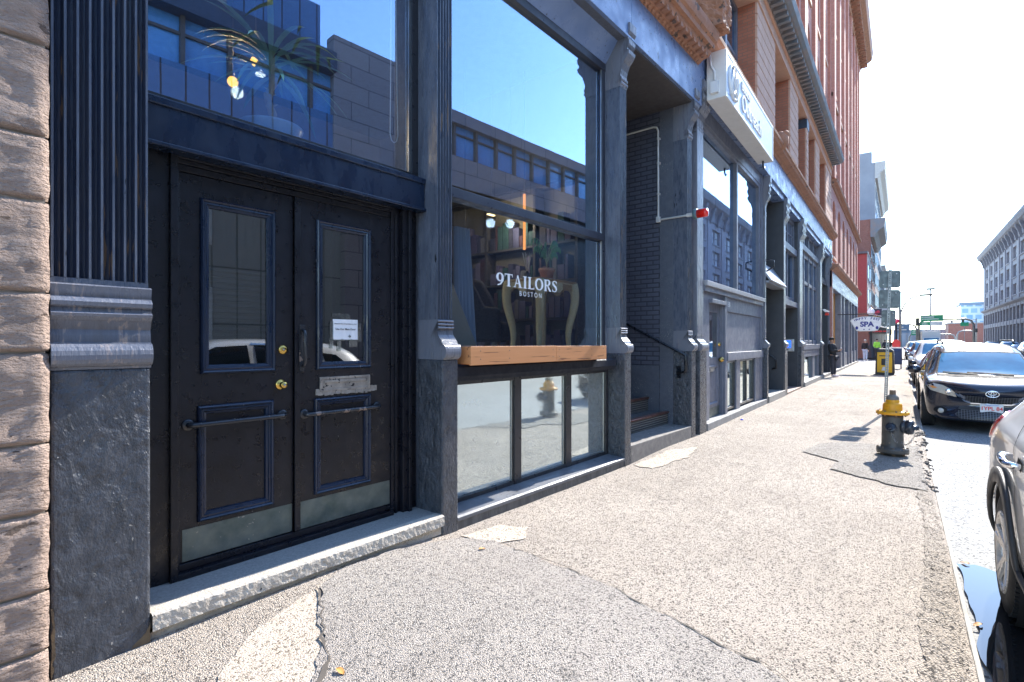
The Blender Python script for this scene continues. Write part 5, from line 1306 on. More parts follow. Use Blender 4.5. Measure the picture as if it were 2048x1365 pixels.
nozzle('x', 1, .078, .225, .395, 'pumper_nozzle'); nozzle('y', -1, .052, .155, .385, 'hose_nozzle'); nozzle('y', 1, .052, .155, .385, 'hose_nozzle')
ch = MB()
def chain(a, b, sag, n):
    a, b = Vector(a), Vector(b)
    for k in range(n):
        t = (k + .5) / n; p = a.lerp(b, t) - Vector((0, 0, sag * 4 * t * (1 - t)))
        pts = [(p.x + .009 * math.cos(q) * (1 if k % 2 else .3), p.y + .009 * math.cos(q) * (.3 if k % 2 else 1), p.z + .013 * math.sin(q)) for q in [i * math.pi / 4 for i in range(9)]]
        ch.tube(pts, .0028, 4)
chain((.01, -.15, .33), (.10, -.06, .2), .06, 14); chain((.24, -.02, .32), (.11, -.05, .2), .07, 16)
ch.build('chain', STEEL, hy)

# ------------------------------------------------------------------ SIGN POST seen from behind
GALV = M('galvanised_post', (.30, .30, .29), (.22, .22, .21), rough=.45, metal=.5, bump=.15)
SBACK = M('sign_back_metal', (.075, .085, .085), (.10, .11, .11), rough=.4, metal=.4, bump=.05)
sp = thing('sign_post', 'perforated steel sign post carrying three parking signs seen from behind', 'sign post', (-.27, 13.674, 0), R(2)); sp.rotation_euler = (R(-2), R(1.7), R(2))
po = MB().box(-.03, -.022, -.02, .012, -.2, 3.06).box(.022, .03, -.02, .012, -.2, 3.06)
z = -.1
po.box(-.022, -.008, .004, .012, -.2, 3.06).box(.008, .022, .004, .012, -.2, 3.06)
while z < 3.05: po.box(-.008, .008, .004, .012, z, z + .026); z += .048
po.build('post', GALV, sp)
SFACE = M('white_sign_face', (.75, .75, .74), rough=.4, bump=0)
for (w_, z0, z1, lab) in ((.37, 2.665, 3.03, 'top square sign plate'), (.37, 2.225, 2.62, 'middle sign plate'), (.25, 1.84, 2.19, 'small lower sign plate')):
    q = MB().prism([(-w_ / 2 + .03, z0), (w_ / 2 - .03, z0), (w_ / 2, z0 + .03), (w_ / 2, z1 - .03), (w_ / 2 - .03, z1), (-w_ / 2 + .03, z1), (-w_ / 2, z1 - .03), (-w_ / 2, z0 + .03)], 'y', .014, .018).build('sign_plate', SBACK, sp); q['label'] = lab
    B(-w_ / 2 + .02, w_ / 2 - .02, .0185, .0195, z0 + .02, z1 - .02).build('sign_face', SFACE, q)
    bl = MB()
    for x, zz in ((-w_ * .3, z0 + .07), (w_ * .3, z1 - .07), (0, z0 + .05), (0, z1 - .05)): bl.lathe([(.001, .002), (.011, .002), (.011, .014)], (x, 0, zz), 'y', 8)
    bl.build('bolt', WHITEP, q)

# ------------------------------------------------------------------ small street furniture further on
YEL = M('yellow_poster', (.80, .46, .02), (.74, .40, .015), rough=.5, bump=0); BLK = M('black_plastic', (.018, .018, .02), (.03, .03, .032), rough=.45)
nb = thing('litter_bin', 'black framed bin with a yellow advertising panel standing on the pavement', 'bin', (-.59, 29.7, 0), R(-3))
MB().prism([(-.36, 0), (.36, 0), (.33, 1.12), (.22, 1.2), (-.22, 1.2), (-.33, 1.12)], 'y', -.25, .25).box(-.42, .42, -.3, .3, -.01, .04).build('bin_body', BLK, nb, bevel=.02)
yp_ = B(-.28, .28, -.262, -.252, .12, 1.04).build('poster_panel', YEL, nb)
MB().box(-.12, .06, -.27, -.263, .45, .75).box(-.2, .2, -.268, -.263, .86, .9).build('poster_print', BLK, yp_)
MB().prism([(-.12, .2), (.0, .2), (.08, .36), (-.06, .38)], 'y', -.268, -.263).build('poster_print', WHITEP, yp_)
bb = thing('mail_box', 'dark blue street box on legs behind the yellow and black bin', 'box', (-.27, 36.8, 0))
BLUEP = M('dark_blue_paint', (.02, .035, .10), rough=.4)
MB().prism([(-.25, .25), (.25, .25), (.25, 1.0), (.2, 1.15), (.08, 1.22), (-.08, 1.22), (-.2, 1.15), (-.25, 1.0)], 'x', -.32, .32).build('body', BLUEP, bb, bevel=.015)
for x in (-.27, .27): B(x - .03, x + .03, -.2, .2, 0, .25).build('leg', BLUEP, bb)
lp = thing('lamp_post', 'black cast iron lamp post with a white globe at the street corner', 'street lamp', (-2.15, 56.5, 0))
MB().lathe([(.001, 0), (.46, 0), (.46, .2), (.36, .3), (.32, .9), (.24, 1.05), (.14, 1.2), (.11, 1.4), (.09, 3.7), (.14, 3.75), (.16, 3.85), (.1, 3.95), (.001, 3.95)], (0, 0, 0), 'z', 16).build('post', BLK, lp)
MB().sphere((0, 0, 4.2), .29, 16, 10, (1, 1, 1.1)).lathe([(.001, 4.66), (.05, 4.6), (.08, 4.5), (.1, 4.45)], (0, 0, 0), 'z', 10).build('globe', M('opal_globe', (.82, .82, .78), rough=.25, bump=0), lp)
MB().tube([(0, 0, 4.0), (1.3, .1, 3.65)], .03, 6).build('banner_arm', WHITEP, lp)
cp = thing('shop_awning', 'dark green awning with red lettering over the corner shop entrance', 'awning', tuple(farw(61.2, 0, 2.35)), FAR_A)
MB().prism([(.0, .0), (-1.7, .0), (-1.7, .42), (0, .85)], 'x', -.8, 5).build('canopy', M('dark_green_canvas', (.035, .05, .045), rough=.7), cp)
mt = Matrix.Translation((-.805, -.85, .17)) @ Matrix.Rotation(R(-90), 4, 'Z') @ Matrix.Rotation(R(90), 4, 'X')
text_mesh('THE CORNER MALL', .20, 'awning_lettering', M('red_lettering', (.75, .03, .04), bump=0), cp, mt, .01, bold=.004)
bs = thing('projecting_sign', 'dark hanging banner sign with red and yellow painting above the green awning', 'sign', tuple(farw(61.3, 0, 3.35)), FAR_A)
B(-.03, .03, -1.15, -.2, 0, 1.35).build('panel', M('navy_sign_panel', (.03, .03, .06), rough=.5, bump=0), bs)
q = MB()
for (a, b, r_) in ((-.85, 1.05, .16), (-.6, .98, .13), (-.72, .86, .12)): q.sphere((-.03, a, b), r_, 10, 6, (.15, 1, 1))
q.build('painted_flower', M('crimson_paint', (.5, .04, .08), bump=0), bs)
q = MB().tube([(-.035, -.95, .6), (-.035, -.8, .72), (-.035, -.7, .55), (-.035, -.55, .7), (-.035, -.4, .6)], .035, 5).tube([(-.035, -.8, .4), (-.035, -.65, .5), (-.035, -.5, .38), (-.035, -.4, .45)], .03, 5).build('script_stroke', M('yellow_script', (.75, .45, .03), bump=0), bs)
bs2 = thing('projecting_sign', 'teal and white hanging banner sign just past the dark painted one', 'sign', tuple(farw(66, 0, 3.2)), FAR_A)
B(-.03, .03, -1.75, -.6, .5, 1.25).build('panel', M('teal_sign_panel', (.04, .36, .45), rough=.5, bump=0), bs2); MB().box(-.03, .03, -1.75, -.6, 1.28, 1.9).box(-.03, .03, -1.75, -.6, 0, .45).build('panel', WHITEP, bs2)
q = MB()
for k in range(4): q.box(-.04, -.03, -1.6 + k * .25, -1.46 + k * .25, .7, 1.0)
q.build('letter_block', WHITEP, bs2)
# hanging spa sign
sg = thing('spa_sign', 'white fan shaped hanging sign with blue lettering on an iron arm', 'sign', tuple(farw(31.6, 0, 2.05)), FAR_A)
def fan(y0, s=1.0): return [(y0 + s * a, .64 - .64 * s * .5 + (b - .32) * s) for a, b in ()]
pts = [(-.44, .03), (-.30, -.0), (.30, 0), (.44, .03), (.70, .52)] + [(.70 * math.cos(R(a)) , .52 + .22 * math.sin(R(a))) for a in range(15, 166, 15)] + [(-.70, .52)]
PS = [(-1.25 + p[0], p[1]) for p in pts]
MB().prism(PS, 'x', -.02, .02).build('panel', WHITEP, sg)
MB().prism([(-1.25 + (p[0]) * .93, .36 + (p[1] - .36) * .92) for p in pts], 'x', -.026, -.021).build('panel_face', M('sign_face_white', (.85, .85, .85), bump=0), sg)
NB = M('navy_lettering', (.02, .03, .22), bump=0)
def sgm(y, z, rot=0): return Matrix.Translation((-.028, y, z)) @ Matrix.Rotation(R(-90), 4, 'Z') @ Matrix.Rotation(R(90), 4, 'X') @ Matrix.Rotation(rot, 4, 'Z')
text_mesh('SPA', .34, 'sign_lettering', NB, sg, sgm(-1.25, .34), .003, bold=.014)
for k, c in enumerate('HAPPY FEET'):
    a = R(146 - k * 12.5)
    if c != ' ': text_mesh(c, .15, 'sign_lettering', NB, sg, sgm(-1.25 - (-.0) + .56 * -math.cos(a) * -1 * 1.0 if False else -1.25 - .58 * math.cos(a) * -1 * -1, .47 + .17 * math.sin(a), (a - math.pi / 2) * .5), .003, bold=.005)
fe = MB()
for s in (-1, 1): fe.sphere((-.028, -1.25 + s * .42, .17), .06, 8, 5, (.1, 1, 1.5))
for s in (-.1, .12): fe.sphere((-.028, -1.25 + s, .09), .03, 8, 5, (.1, 1, 1))
fe.build('foot_print', NB, sg)
MB().tube([(0, .0, .86), (0, -2.1, .86)], .022, 6).tube([(0, -.8, .86), (0, -.8, .66)], .012, 5).tube([(0, -1.7, .86), (0, -1.7, .66)], .012, 5).build('iron_arm', BLK, sg)
# fire alarm pillar, street light arms, gantries, signals
fa = thing('fire_alarm_post', 'red street fire alarm box on a dark pole topped by a pink red lamp', 'fire alarm', (-.35, 60, 0))
RED = M('alarm_red', (.65, .03, .03), rough=.4)
MB().tube([(0, 0, 0), (0, 0, 3.3)], .09, 8).lathe([(.001, 0), (.3, 0), (.25, .3), (.12, .5)], (0, 0, 0), 'z', 12).build('pole', BLK, fa)
MB().prism([(-.28, .95), (.28, .95), (.32, 1.5), (.12, 1.75), (-.12, 1.75), (-.32, 1.5)], 'y', -.22, .22).build('alarm_box', RED, fa, bevel=.02)
MB().sphere((0, 0, 3.45), .24, 12, 8).build('lamp', M('pink_lamp', (.75, .05, .12), rough=.3, bump=0), fa)
def light_pole(label, x, y, h, arm, style):
    t = thing('street_light', label, 'street light', (x, y, 0), 0)
    if style == 'curve':
        pts = [(0, 0, 0), (0, 0, h * .62)] + [(arm * .85 * (1 - math.cos(a)), 0, h * .62 + h * .34 * math.sin(a)) for a in [i * math.pi / 16 for i in range(1, 9)]] + [(arm, 0, h * .975)]
        MB().tube(pts, [.1, .09] + [.06] * (len(pts) - 2), 8).build('pole', GALV, t)
        B(arm - .1, arm + .8, -.12, .12, h * .96, h * .99).build('lamp_head', BLK, t, bevel=.03)
    else:
        MB().tube([(0, 0, 0), (0, 0, h)], .1, 8).tube([(0, 0, h - .05), (arm, 0, h + .15)], .05, 6).build('pole', GALV, t)
        B(arm - .1, arm + .9, -.12, .12, h + .1, h + .2).build('lamp_head', BLK, t, bevel=.03)
light_pole('street light with a curved arm behind the parking signs', -.05, 60, 5.9, 1.5, 'curve')
light_pole('street light with a long straight arm above the curved one', -.1, 70, 6.9, 3.2, 'straight')
hm = thing('high_mast_light', 'tall thin highway mast with a small lamp ring over the far traffic', 'street light', (8.5, 240, 0))
MB().tube([(0, 0, 0), (0, 0, 20.5)], [.35, .2], 8).build('mast', M('rusty_mast', (.22, .16, .15), rough=.6), hm); B(-1.2, 1.2, -.5, .5, 20.5, 20.9).build('lamp_ring', BLK, hm)
hm2 = thing('chimney_stack', 'short dark rusty stack rising above the highway wall', 'stack', (14.0, 235, 0))
MB().tube([(0, 0, 0), (0, 0, 9)], .4, 8).build('stack_tube', M('dark_rust', (.14, .09, .08)), hm2)
GREEN = M('highway_green', (.01, .25, .11), rough=.4, bump=0)
def gantry(label, x, y, span, h, panels):
    t = thing('sign_gantry', label, 'sign gantry', (x, y, 0))
    pts = [(0, 0, 0), (0, 0, h - 1.0), (.3, 0, h - .3), (1.0, 0, h), (span - 1.0, 0, h), (span - .3, 0, h - .3), (span, 0, h - 1.0), (span, 0, 0)]
    MB().tube(pts, .16, 8).build('arch', GALV, t)
    for (px, w_, z, hh, mat) in panels:
        o = B(px, px + w_, -.3, -.2, h + z, h + z + hh).build('sign_panel', mat, t)
        MB().box(px + .15, px + w_ * .6, -.31, -.302, h + z + hh * .6, h + z + hh * .75).box(px + .15, px + w_ * .8, -.31, -.302, h + z + hh * .3, h + z + hh * .42).build('sign_legend', WHITEP, o)
SBLUE = M('slate_blue_sign', (.12, .2, .32), bump=0)
gantry('arched gantry carrying the wide green highway sign', 2.3, 106, 6.6, 5.1, [(.2, 2.8, -.3, 1.0, GREEN), (.2, 1.2, -1.0, .65, GREEN), (1.4, 1.5, -1.0, .65, WHITEP)])
gantry('arched gantry with a slate blue and red panel at the left', -3.0, 125, 5.4, 4.9, [(2.0, 2.3, -1.6, 1.6, SBLUE)])
gantry('small arched gantry with a little green sign beneath the wide one', 1.5, 150, 4.0, 3.6, [(.4, 1.2, -.5, 1.1, GREEN), (1.8, .8, -.5, 1.1, SBLUE)])
gantry('empty low arched gantry right of the high mast', 6.0, 160, 4.2, 3.4, [])
gantry('empty low arched gantry left of the dark stack', 11.5, 175, 3.6, 4.4, [])
def signal(label, x, y, h, dx):
    t = thing('traffic_signal', label, 'traffic light', (x, y, 0))
    MB().tube([(0, 0, 0), (0, 0, h)], .12, 8).tube([(0, 0, h - .3), (dx, 0, h - .2)], .07, 6).build('pole', GALV, t)
    B(dx - .2, dx + .2, -.2, .1, h - .9, h + .2).build('signal_head', BLK, t, bevel=.03); B(-.2, .2, -.3, 0, h * .55, h * .55 + .8).build('pedestrian_signal', BLK, t)
signal('traffic light hanging on a long arm left of the wide green sign', -1.2, 90, 4.6, 3.0)
signal('traffic light on a pole in front of the low brick building', 13.0, 150, 6.6, -2.2)
ss = thing('street_name_sign', 'small green street name sign on the pole by the low brick building', 'sign', (11.2, 149, 5.0)); B(-.9, .5, -.02, .02, 0, .8).build('plate', GREEN, ss)
MB().tube([(-.2, .05, -5), (-.2, .05, .4)], .06, 6).build('post', GALV, ss)
# ------------------------------------------------------------------ CARS  (local x runs from the nose to the tail, z up from the road)
def carpaint(name, c, coat=1.0, metal=.4, rough=.28):
    m, t = new_mat(name)
    v = coords(t); n = noi(t, v, 3, 5)
    finish(t, Base_Color=mix(t, ramp(t, n, [(.35, 0.0), (.7, 1.0)]), c, tuple(x * 1.1 for x in c)), Metallic=metal, Roughness=rough, Coat_Weight=coat, Coat_Roughness=.04,
           Normal=bumpn(t, noi(t, v, 2.5, 2), .02, .02))
    return m
CGLASS = M('car_window_glass', (.012, .02, .028), (.016, .025, .034), rough=.03, rvar=0, bump=0, spec=1.0, coat=1)
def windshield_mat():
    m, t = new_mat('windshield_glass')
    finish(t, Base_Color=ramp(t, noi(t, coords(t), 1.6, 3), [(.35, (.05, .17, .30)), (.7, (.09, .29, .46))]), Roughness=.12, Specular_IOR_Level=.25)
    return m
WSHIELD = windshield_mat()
TYRE = M('tyre_rubber', (.018, .018, .019), (.028, .028, .028), rough=.75, bump=.3, bscale=90)
RIMM = M('alloy_rim', (.72, .69, .65), (.64, .61, .58), rough=.3, metal=.25, bump=0); RIMD = M('dark_rim_inside', (.02, .02, .022), rough=.6, bump=0)
CLADD = M('black_wheel_cladding', (.035, .035, .037), (.05, .05, .052), rough=.55, bump=.15, bscale=120)
CHROME = M('chrome_trim', (.75, .75, .76), rough=.08, rvar=0, metal=1, bump=0)
LENS = M('headlight_lens', (.50, .46, .38), (.62, .58, .5), rough=.08, rvar=0, bump=0, coat=1, scale=12); TAIL = M('tail_light_red', (.45, .01, .012), (.55, .02, .02), rough=.12, rvar=0, bump=0, coat=1)
SEAM = M('panel_gap', (.006, .006, .007), rough=.9, bump=0); PLATE = WHITEP; PLRED = M('plate_red', (.6, .03, .03), bump=0); PLBLUE = M('plate_blue', (.05, .2, .6), bump=0)
m_, t_ = new_mat('honeycomb_grille')
vo_ = nd(t_, 'ShaderNodeTexVoronoi', {'feature': 'DISTANCE_TO_EDGE'}, Vector=coords(t_, (0, 26, 36)), Scale=1.0, Randomness=0.0)
finish(t_, Base_Color=ramp(t_, vo_.outputs['Distance'], [(.06, (.16, .16, .17)), (.13, (.008, .008, .01))]), Roughness=.4); HONEY = m_

def car_body(st, wheels, wr, name, mat, root):
    """st = stations (x, hw, zb, zs, wroof, zroof, ztop)"""
    bm = bmesh.new(); rings = []
    for (x, hw, zb, zs, wro, zr, zt, *bow) in st:
        bow = bow[0] if bow else 0
        half = [(0, zb), (.72 * hw, zb), (.93 * hw, zb + .03), (.99 * hw, zb + .14), (hw, zb + .55 * (zs - zb)), (.985 * hw, zs - .07), (.93 * hw, zs)]
        a = Vector((.93 * hw, zs)); b = Vector((wro, zr))
        for t in (.04, .35, .7): p = a.lerp(b, t); half.append((p.x, p.y))
        half += [(wro, zr), (.62 * wro, zt - .012), (0, zt)]
        full = half + [(-y, z) for y, z in half[-2:0:-1]]
        rings.append([bm.verts.new((x + bow * (y / max(hw, .01)) ** 2, y, z)) for y, z in full])
    n = len(rings[0])
    for a, b in zip(rings[:-1], rings[1:]):
        for k in range(n): bm.faces.new((a[k], a[(k + 1) % n], b[(k + 1) % n], b[k]))
    bm.faces.new(rings[0][::-1]); bm.faces.new(rings[-1])
    bmesh.ops.recalc_face_normals(bm, faces=bm.faces)
    me = bpy.data.meshes.new('tmp'); bm.to_mesh(me); bm.free()
    o = bpy.data.objects.new('tmp', me); COL.objects.link(o)
    s = o.modifiers.new('s', 'SUBSURF'); s.levels = 2; s.render_levels = 2
    dg = bpy.context.evaluated_depsgraph_get(); solid = bpy.data.meshes.new_from_object(o.evaluated_get(dg))
    bs_ = bmesh.new(); bs_.from_mesh(solid); bmesh.ops.triangulate(bs_, faces=bs_.faces[:]); bvh = BVHTree.FromBMesh(bs_); bs_.free()
    cut = MB()
    for (x, y, z) in wheels: cut.lathe([(.001, -3), (wr, -3), (wr, 3), (.001, 3)], (x, 0, z), 'y', 32, False) if y > 0 else None
    c = cut.build('cutter', SEAM)
    bo = o.modifiers.new('b', 'BOOLEAN'); bo.object = c; bo.operation = 'DIFFERENCE'; bo.solver = 'EXACT'
    dg = bpy.context.evaluated_depsgraph_get(); dg.update(); fin = bpy.data.meshes.new_from_object(o.evaluated_get(dg))
    bpy.data.objects.remove(o); bpy.data.objects.remove(c); fin.name = name
    fin.materials.clear(); fin.materials.append(mat); fin.materials.append(RIMD)
    for p in fin.polygons:
        p.use_smooth = True
        for (x, y, z) in wheels:
            if abs(math.hypot(p.center.x - x, p.center.z - z) - wr) < .012 and abs(p.normal.y) < .3: p.material_index = 1
    r = bpy.data.objects.new(name, fin); COL.objects.link(r); r.parent = root
    md = r.modifiers.new('edges', 'EDGE_SPLIT'); md.split_angle = R(42)
    # dark under-body so that nothing shows through the wheel openings
    return r, bvh
def panel(name, poly, plane, bvh, mat, parent, off=.005, sgn=1, res=.05, thick=0, box=None):
    """polygon in (x,z) for 'side', (y,z) for 'front'/'rear', (x,y) for 'top', dropped on the body"""
    bm = bmesh.new(); P = []
    for i, a in enumerate(poly):
        b = poly[(i + 1) % len(poly)]; n = max(1, int(math.hypot(a[0] - b[0], a[1] - b[1]) / res))
        for k in range(n): P.append((a[0] + (b[0] - a[0]) * k / n, a[1] + (b[1] - a[1]) * k / n))
    vv = [bm.verts.new((p[0], p[1], 0)) for p in P]
    bmesh.ops.triangle_fill(bm, use_beauty=True, edges=[bm.edges.new((vv[i], vv[(i + 1) % len(vv)])) for i in range(len(vv))])
    for _ in range(3):
        lg_ = [e for e in bm.edges if e.calc_length() > res * 1.6]
        if lg_: bmesh.ops.subdivide_edges(bm, edges=lg_, cuts=1); bmesh.ops.triangulate(bm, faces=bm.faces[:])
    dr = {'side': Vector((0, -sgn, 0)), 'front': Vector((1, 0, 0)), 'rear': Vector((-1, 0, 0)), 'top': Vector((0, 0, -1))}[plane]
    last = None
    for v in bm.verts:
        a, b = v.co.x, v.co.y
        o_ = {'side': Vector((a, 3 * sgn, b)), 'front': Vector((-3, a, b)), 'rear': Vector((9, a, b)), 'top': Vector((a, b, 5))}[plane]
        hit, nrm, _, _ = bvh.ray_cast(o_, dr)
        if hit is None: 
            near_ = bvh.find_nearest(o_ + dr * 2); hit, nrm = near_[0], near_[1]
        if nrm.dot(dr) > 0: nrm = -nrm
        v.co = hit + (nrm * .6 - dr * .4) * off
    bmesh.ops.recalc_face_normals(bm, faces=bm.faces)
    me = bpy.data.meshes.new(name); bm.to_mesh(me); bm.free(); me.materials.append(mat)
    for p in me.polygons: p.use_smooth = True
    o = bpy.data.objects.new(name, me); COL.objects.link(o); o.parent = parent
    if thick: 
        s = o.modifiers.new('thick', 'SOLIDIFY'); s.thickness = thick; s.offset = 1
    return o
def strip(name, pts, w, plane, bvh, mat, parent, off=.004, sgn=1):
    L, Rr = [], []
    for i, p in enumerate(pts):
        a = Vector(pts[max(0, i - 1)]); b = Vector(pts[min(len(pts) - 1, i + 1)]); d = (b - a).normalized(); n = Vector((-d.y, d.x)) * w / 2
        L.append(tuple(Vector(p) + n)); Rr.append(tuple(Vector(p) - n))
    return panel(name, L + Rr[::-1], plane, bvh, mat, parent, off, sgn, .06)
def wheel(root, x, y, z, r, wd, sgn, spokes=5, detail=True):
    o = thing_part = MB().lathe([(r * .62, -wd / 2), (r * .80, -wd / 2 - .008), (r * .95, -wd / 2 + .004), (r * .99, -wd / 2 + .03), (r, -wd * .2), (r, wd * .2), (r * .99, wd / 2 - .03), (r * .95, wd / 2 - .004), (r * .80, wd / 2 + .008), (r * .62, wd / 2)], (0, 0, 0), 'y', 40)
    if detail:
        for k in range(72):
            a = 2 * math.pi * k / 72
            for s in (-1, 1):
                mm = MB().box(-.006, .006, s * wd * .5 - s * .055, s * wd * .5 - s * .012, r - .012, r + .004).xf(Matrix.Rotation(a, 4, 'Y')); o.add(mm.v, mm.f)
        for yy in (-.03, .03): o.lathe([(r + .003, yy - .012), (r + .003, yy + .012)], (0, 0, 0), 'y', 40)
    w = o.build('wheel', TYRE, root); w.location = (x, y, z)
    y1 = wd / 2 * sgn
    rm = MB().lathe([(r * .60, y1 * -.9), (r * .645, y1 * .9), (r * .68, y1 * 1.02), (r * .665, y1 * 1.08), (r * .62, y1 * 1.04), (r * .60, y1 * .8), (r * .585, y1 * -.6)], (0, 0, 0), 'y', 40)
    for k in range(spokes):
        for q in (-.13, .13):
            a = 2 * math.pi * k / spokes + q
            mm = MB().add([(-.018, y1 * .72, .05), (.018, y1 * .72, .05), (.024, y1 * 1.0, r * .62), (-.024, y1 * 1.0, r * .62), (-.013, y1 * .92, .05), (.013, y1 * .92, .05), (.017, y1 * 1.10, r * .63), (-.017, y1 * 1.10, r * .63)],
                          [(0, 1, 2, 3), (4, 5, 6, 7), (0, 1, 5, 4), (1, 2, 6, 5), (2, 3, 7, 6), (3, 0, 4, 7)]).xf(Matrix.Rotation(a, 4, 'Y'))
            rm.add(mm.v, mm.f)
    rm.lathe([(.001, y1 * 1.0), (.035, y1 * .98), (.07, y1 * .9), (.075, y1 * .7)], (0, 0, 0), 'y', 20)
    rmo = rm.build('rim', RIMM, w)
    MB().lathe([(.001, y1 * .35), (r * .6, y1 * .35)], (0, 0, 0), 'y', 30).lathe([(.001, y1 * .5), (r * .42, y1 * .5), (r * .42, y1 * .4)], (0, 0, 0), 'y', 30).build('brake_disc', RIMD, w)
    return w
def place_car(root, x, y, scale=(1, 1, 1), flip=False, z=-.115):
    root.location = (x, y, z); root.rotation_euler = (0, 0, R(-90 if flip else 90)); root.scale = scale
# ---- minivan (front faces the camera)
VP = carpaint('midnight_blue_paint', (.012, .014, .026), metal=.3, rough=.25)
mv = thing('minivan', 'dark blue minivan parked at the kerb facing the camera behind the hydrant', 'van')
VST = [(.0, .62, .30, .60, .40, .66, .69, .30), (.04, .74, .22, .70, .52, .76, .80, .28), (.14, .84, .19, .80, .60, .85, .885, .22), (.40, .925, .19, .88, .68, .92, .95, .10), (.80, .95, .19, .92, .72, .945, .965, .04),
       (1.12, .95, .19, .945, .74, .97, .99), (1.25, .95, .19, .96, .74, 1.03, 1.05), (2.02, .95, .19, .99, .655, 1.42, 1.455), (2.4, .95, .19, 1.0, .655, 1.54, 1.585), (3.4, .95, .19, 1.02, .665, 1.575, 1.625),
       (4.3, .94, .20, 1.03, .655, 1.54, 1.585), (4.62, .93, .22, 1.03, .63, 1.46, 1.50), (4.80, .90, .26, 1.0, .60, 1.15, 1.2), (4.88, .84, .34, .90, .58, .95, .98)]
W4 = [(.95, .86, .33), (.95, -.86, .33), (3.85, .86, .33), (3.85, -.86, .33)]
vb, vbv = car_body(VST, W4, .385, 'body', VP, mv)
for (x, y, z) in W4: wheel(mv, x, y, z, .33, .215, 1 if y > 0 else -1)
B(.6, 4.5, -.62, .62, .2, .5).build('underbody', SEAM, mv)
panel('windshield', [(-.70, 1.02), (-.4, .995), (.4, .995), (.70, 1.02), (.655, 1.21), (.60, 1.385), (.3, 1.41), (-.3, 1.41), (-.60, 1.385), (-.655, 1.21)], 'front', vbv, WSHIELD, mv, .006)
strip('wiper', [(-.5, .995), (-.2, 1.01), (.25, 1.025)], .02, 'front', vbv, SEAM, mv, .02); strip('wiper', [(.1, .995), (.35, 1.008), (.62, 1.022)], .02, 'front', vbv, SEAM, mv, .02)
strip('windshield_seal', [(-.715, 1.0), (-.665, 1.22), (-.61, 1.395), (-.3, 1.422), (.3, 1.422), (.61, 1.395), (.665, 1.22), (.715, 1.0)], .022, 'front', vbv, SEAM, mv, .004)
strip('cowl', [(-.72, .98), (-.4, .972), (.4, .972), (.72, .98)], .035, 'front', vbv, SEAM, mv, .004)
for s in (-1, 1):
    hl = panel('headlight', [(s * .80, .85), (s * .895, .80), (s * .84, .725), (s * .64, .665), (s * .47, .625), (s * .49, .70), (s * .55, .765), (s * .66, .825)], 'front', vbv, LENS, mv, .008)
    MB().sphere((0, 0, 0), .045, 12, 8, (.3, 1, 1)).build('bulb_reflector', CHROME, hl).location = (.20, s * .59, .725)
    panel('turn_lens', [(s * .80, .805), (s * .86, .795), (s * .80, .76), (s * .74, .775)], 'front', vbv, M('amber_lens', (.75, .30, .08), rough=.1, bump=0), hl, .013)
    panel('chrome_wing', [(s * .45, .665), (s * .36, .59), (s * .30, .535), (s * .27, .535), (s * .36, .65), (s * .44, .70)], 'front', vbv, M('pale_trim', (.42, .42, .46), rough=.2, metal=.6), mv, .01)
    fg = panel('fog_recess', [(s * (.70 + .10 * math.cos(R(a))), .37 + .062 * math.sin(R(a))) for a in range(0, 360, 30)], 'front', vbv, SEAM, mv, .006)
    MB().lathe([(.001, -.03), (.04, -.028), (.046, 0)], (0, 0, 0), 'x', 16).build('fog_lamp', LENS, fg).location = (.16, s * .70, .37)
    panel('side_window', [(1.62, 1.05), (1.95, 1.36), (2.2, 1.44), (2.5, 1.45), (2.5, 1.06)], 'side', vbv, CGLASS, mv, .006, s)
    panel('side_window', [(2.56, 1.06), (2.56, 1.45), (3.35, 1.46), (3.35, 1.08)], 'side', vbv, CGLASS, mv, .006, s)
    panel('side_window', [(3.42, 1.08), (3.42, 1.46), (4.2, 1.43), (4.45, 1.12)], 'side', vbv, CGLASS, mv, .006, s)
    strip('door_seam', [(1.3, .35), (1.28, .7), (1.4, .98), (1.62, 1.04)], .012, 'side', vbv, SEAM, mv, .004, s); strip('door_seam', [(2.53, .3), (2.53, 1.0)], .012, 'side', vbv, SEAM, mv, .004, s)
    mm = MB().sphere((1.56, s * 1.07, 1.06), .14, 14, 10, (.55, .85, .62)).box(1.5, 1.6, min(s * .9, s * 1.0), max(s * .9, s * 1.0), .99, 1.03)
    mi = mm.build('wing_mirror', VP, mv)
    B(2.1, 2.3, s * .955 - .02, s * .955 + .02, .86, .90).build('door_handle', CHROME, mv, bevel=.008)
    MB().tube([(2.3, s * .57, 1.585), (2.5, s * .57, 1.65), (4.0, s * .57, 1.66), (4.2, s * .57, 1.60)], .02, 6).build('roof_rail', BLK, mv)
panel('upper_grille', [(-.46, .675), (-.32, .56), (-.24, .54), (.24, .54), (.32, .56), (.46, .675), (.2, .665), (.1, .655), (-.1, .655), (-.2, .665)], 'front', vbv, HONEY, mv, .009)
strip('grille_bar', [(-.49, .70), (-.35, .56), (-.26, .525), (.26, .525), (.35, .56), (.49, .70)], .022, 'front', vbv, CHROME, mv, .014)
panel('lower_grille', [(-.50, .31), (-.44, .39), (-.40, .405), (.40, .405), (.44, .39), (.50, .31), (.42, .245), (-.42, .245)], 'front', vbv, HONEY, mv, .009)
panel('bumper_inset', [(-.46, .405), (-.42, .46), (.42, .46), (.46, .405)], 'front', vbv, CLADD, mv, .008)
strip('hood_seam', [(-.80, .865), (-.5, .79), (-.3, .745), (.3, .745), (.5, .79), (.80, .865)], .010, 'front', vbv, SEAM, mv, .004)
strip('bumper_scrape', [(-.85, .235), (-.6, .225), (-.4, .235)], .03, 'front', vbv, M('scraped_paint', (.35, .36, .38), (.03, .03, .04), rough=.7, scale=30), mv, .004) if False else None
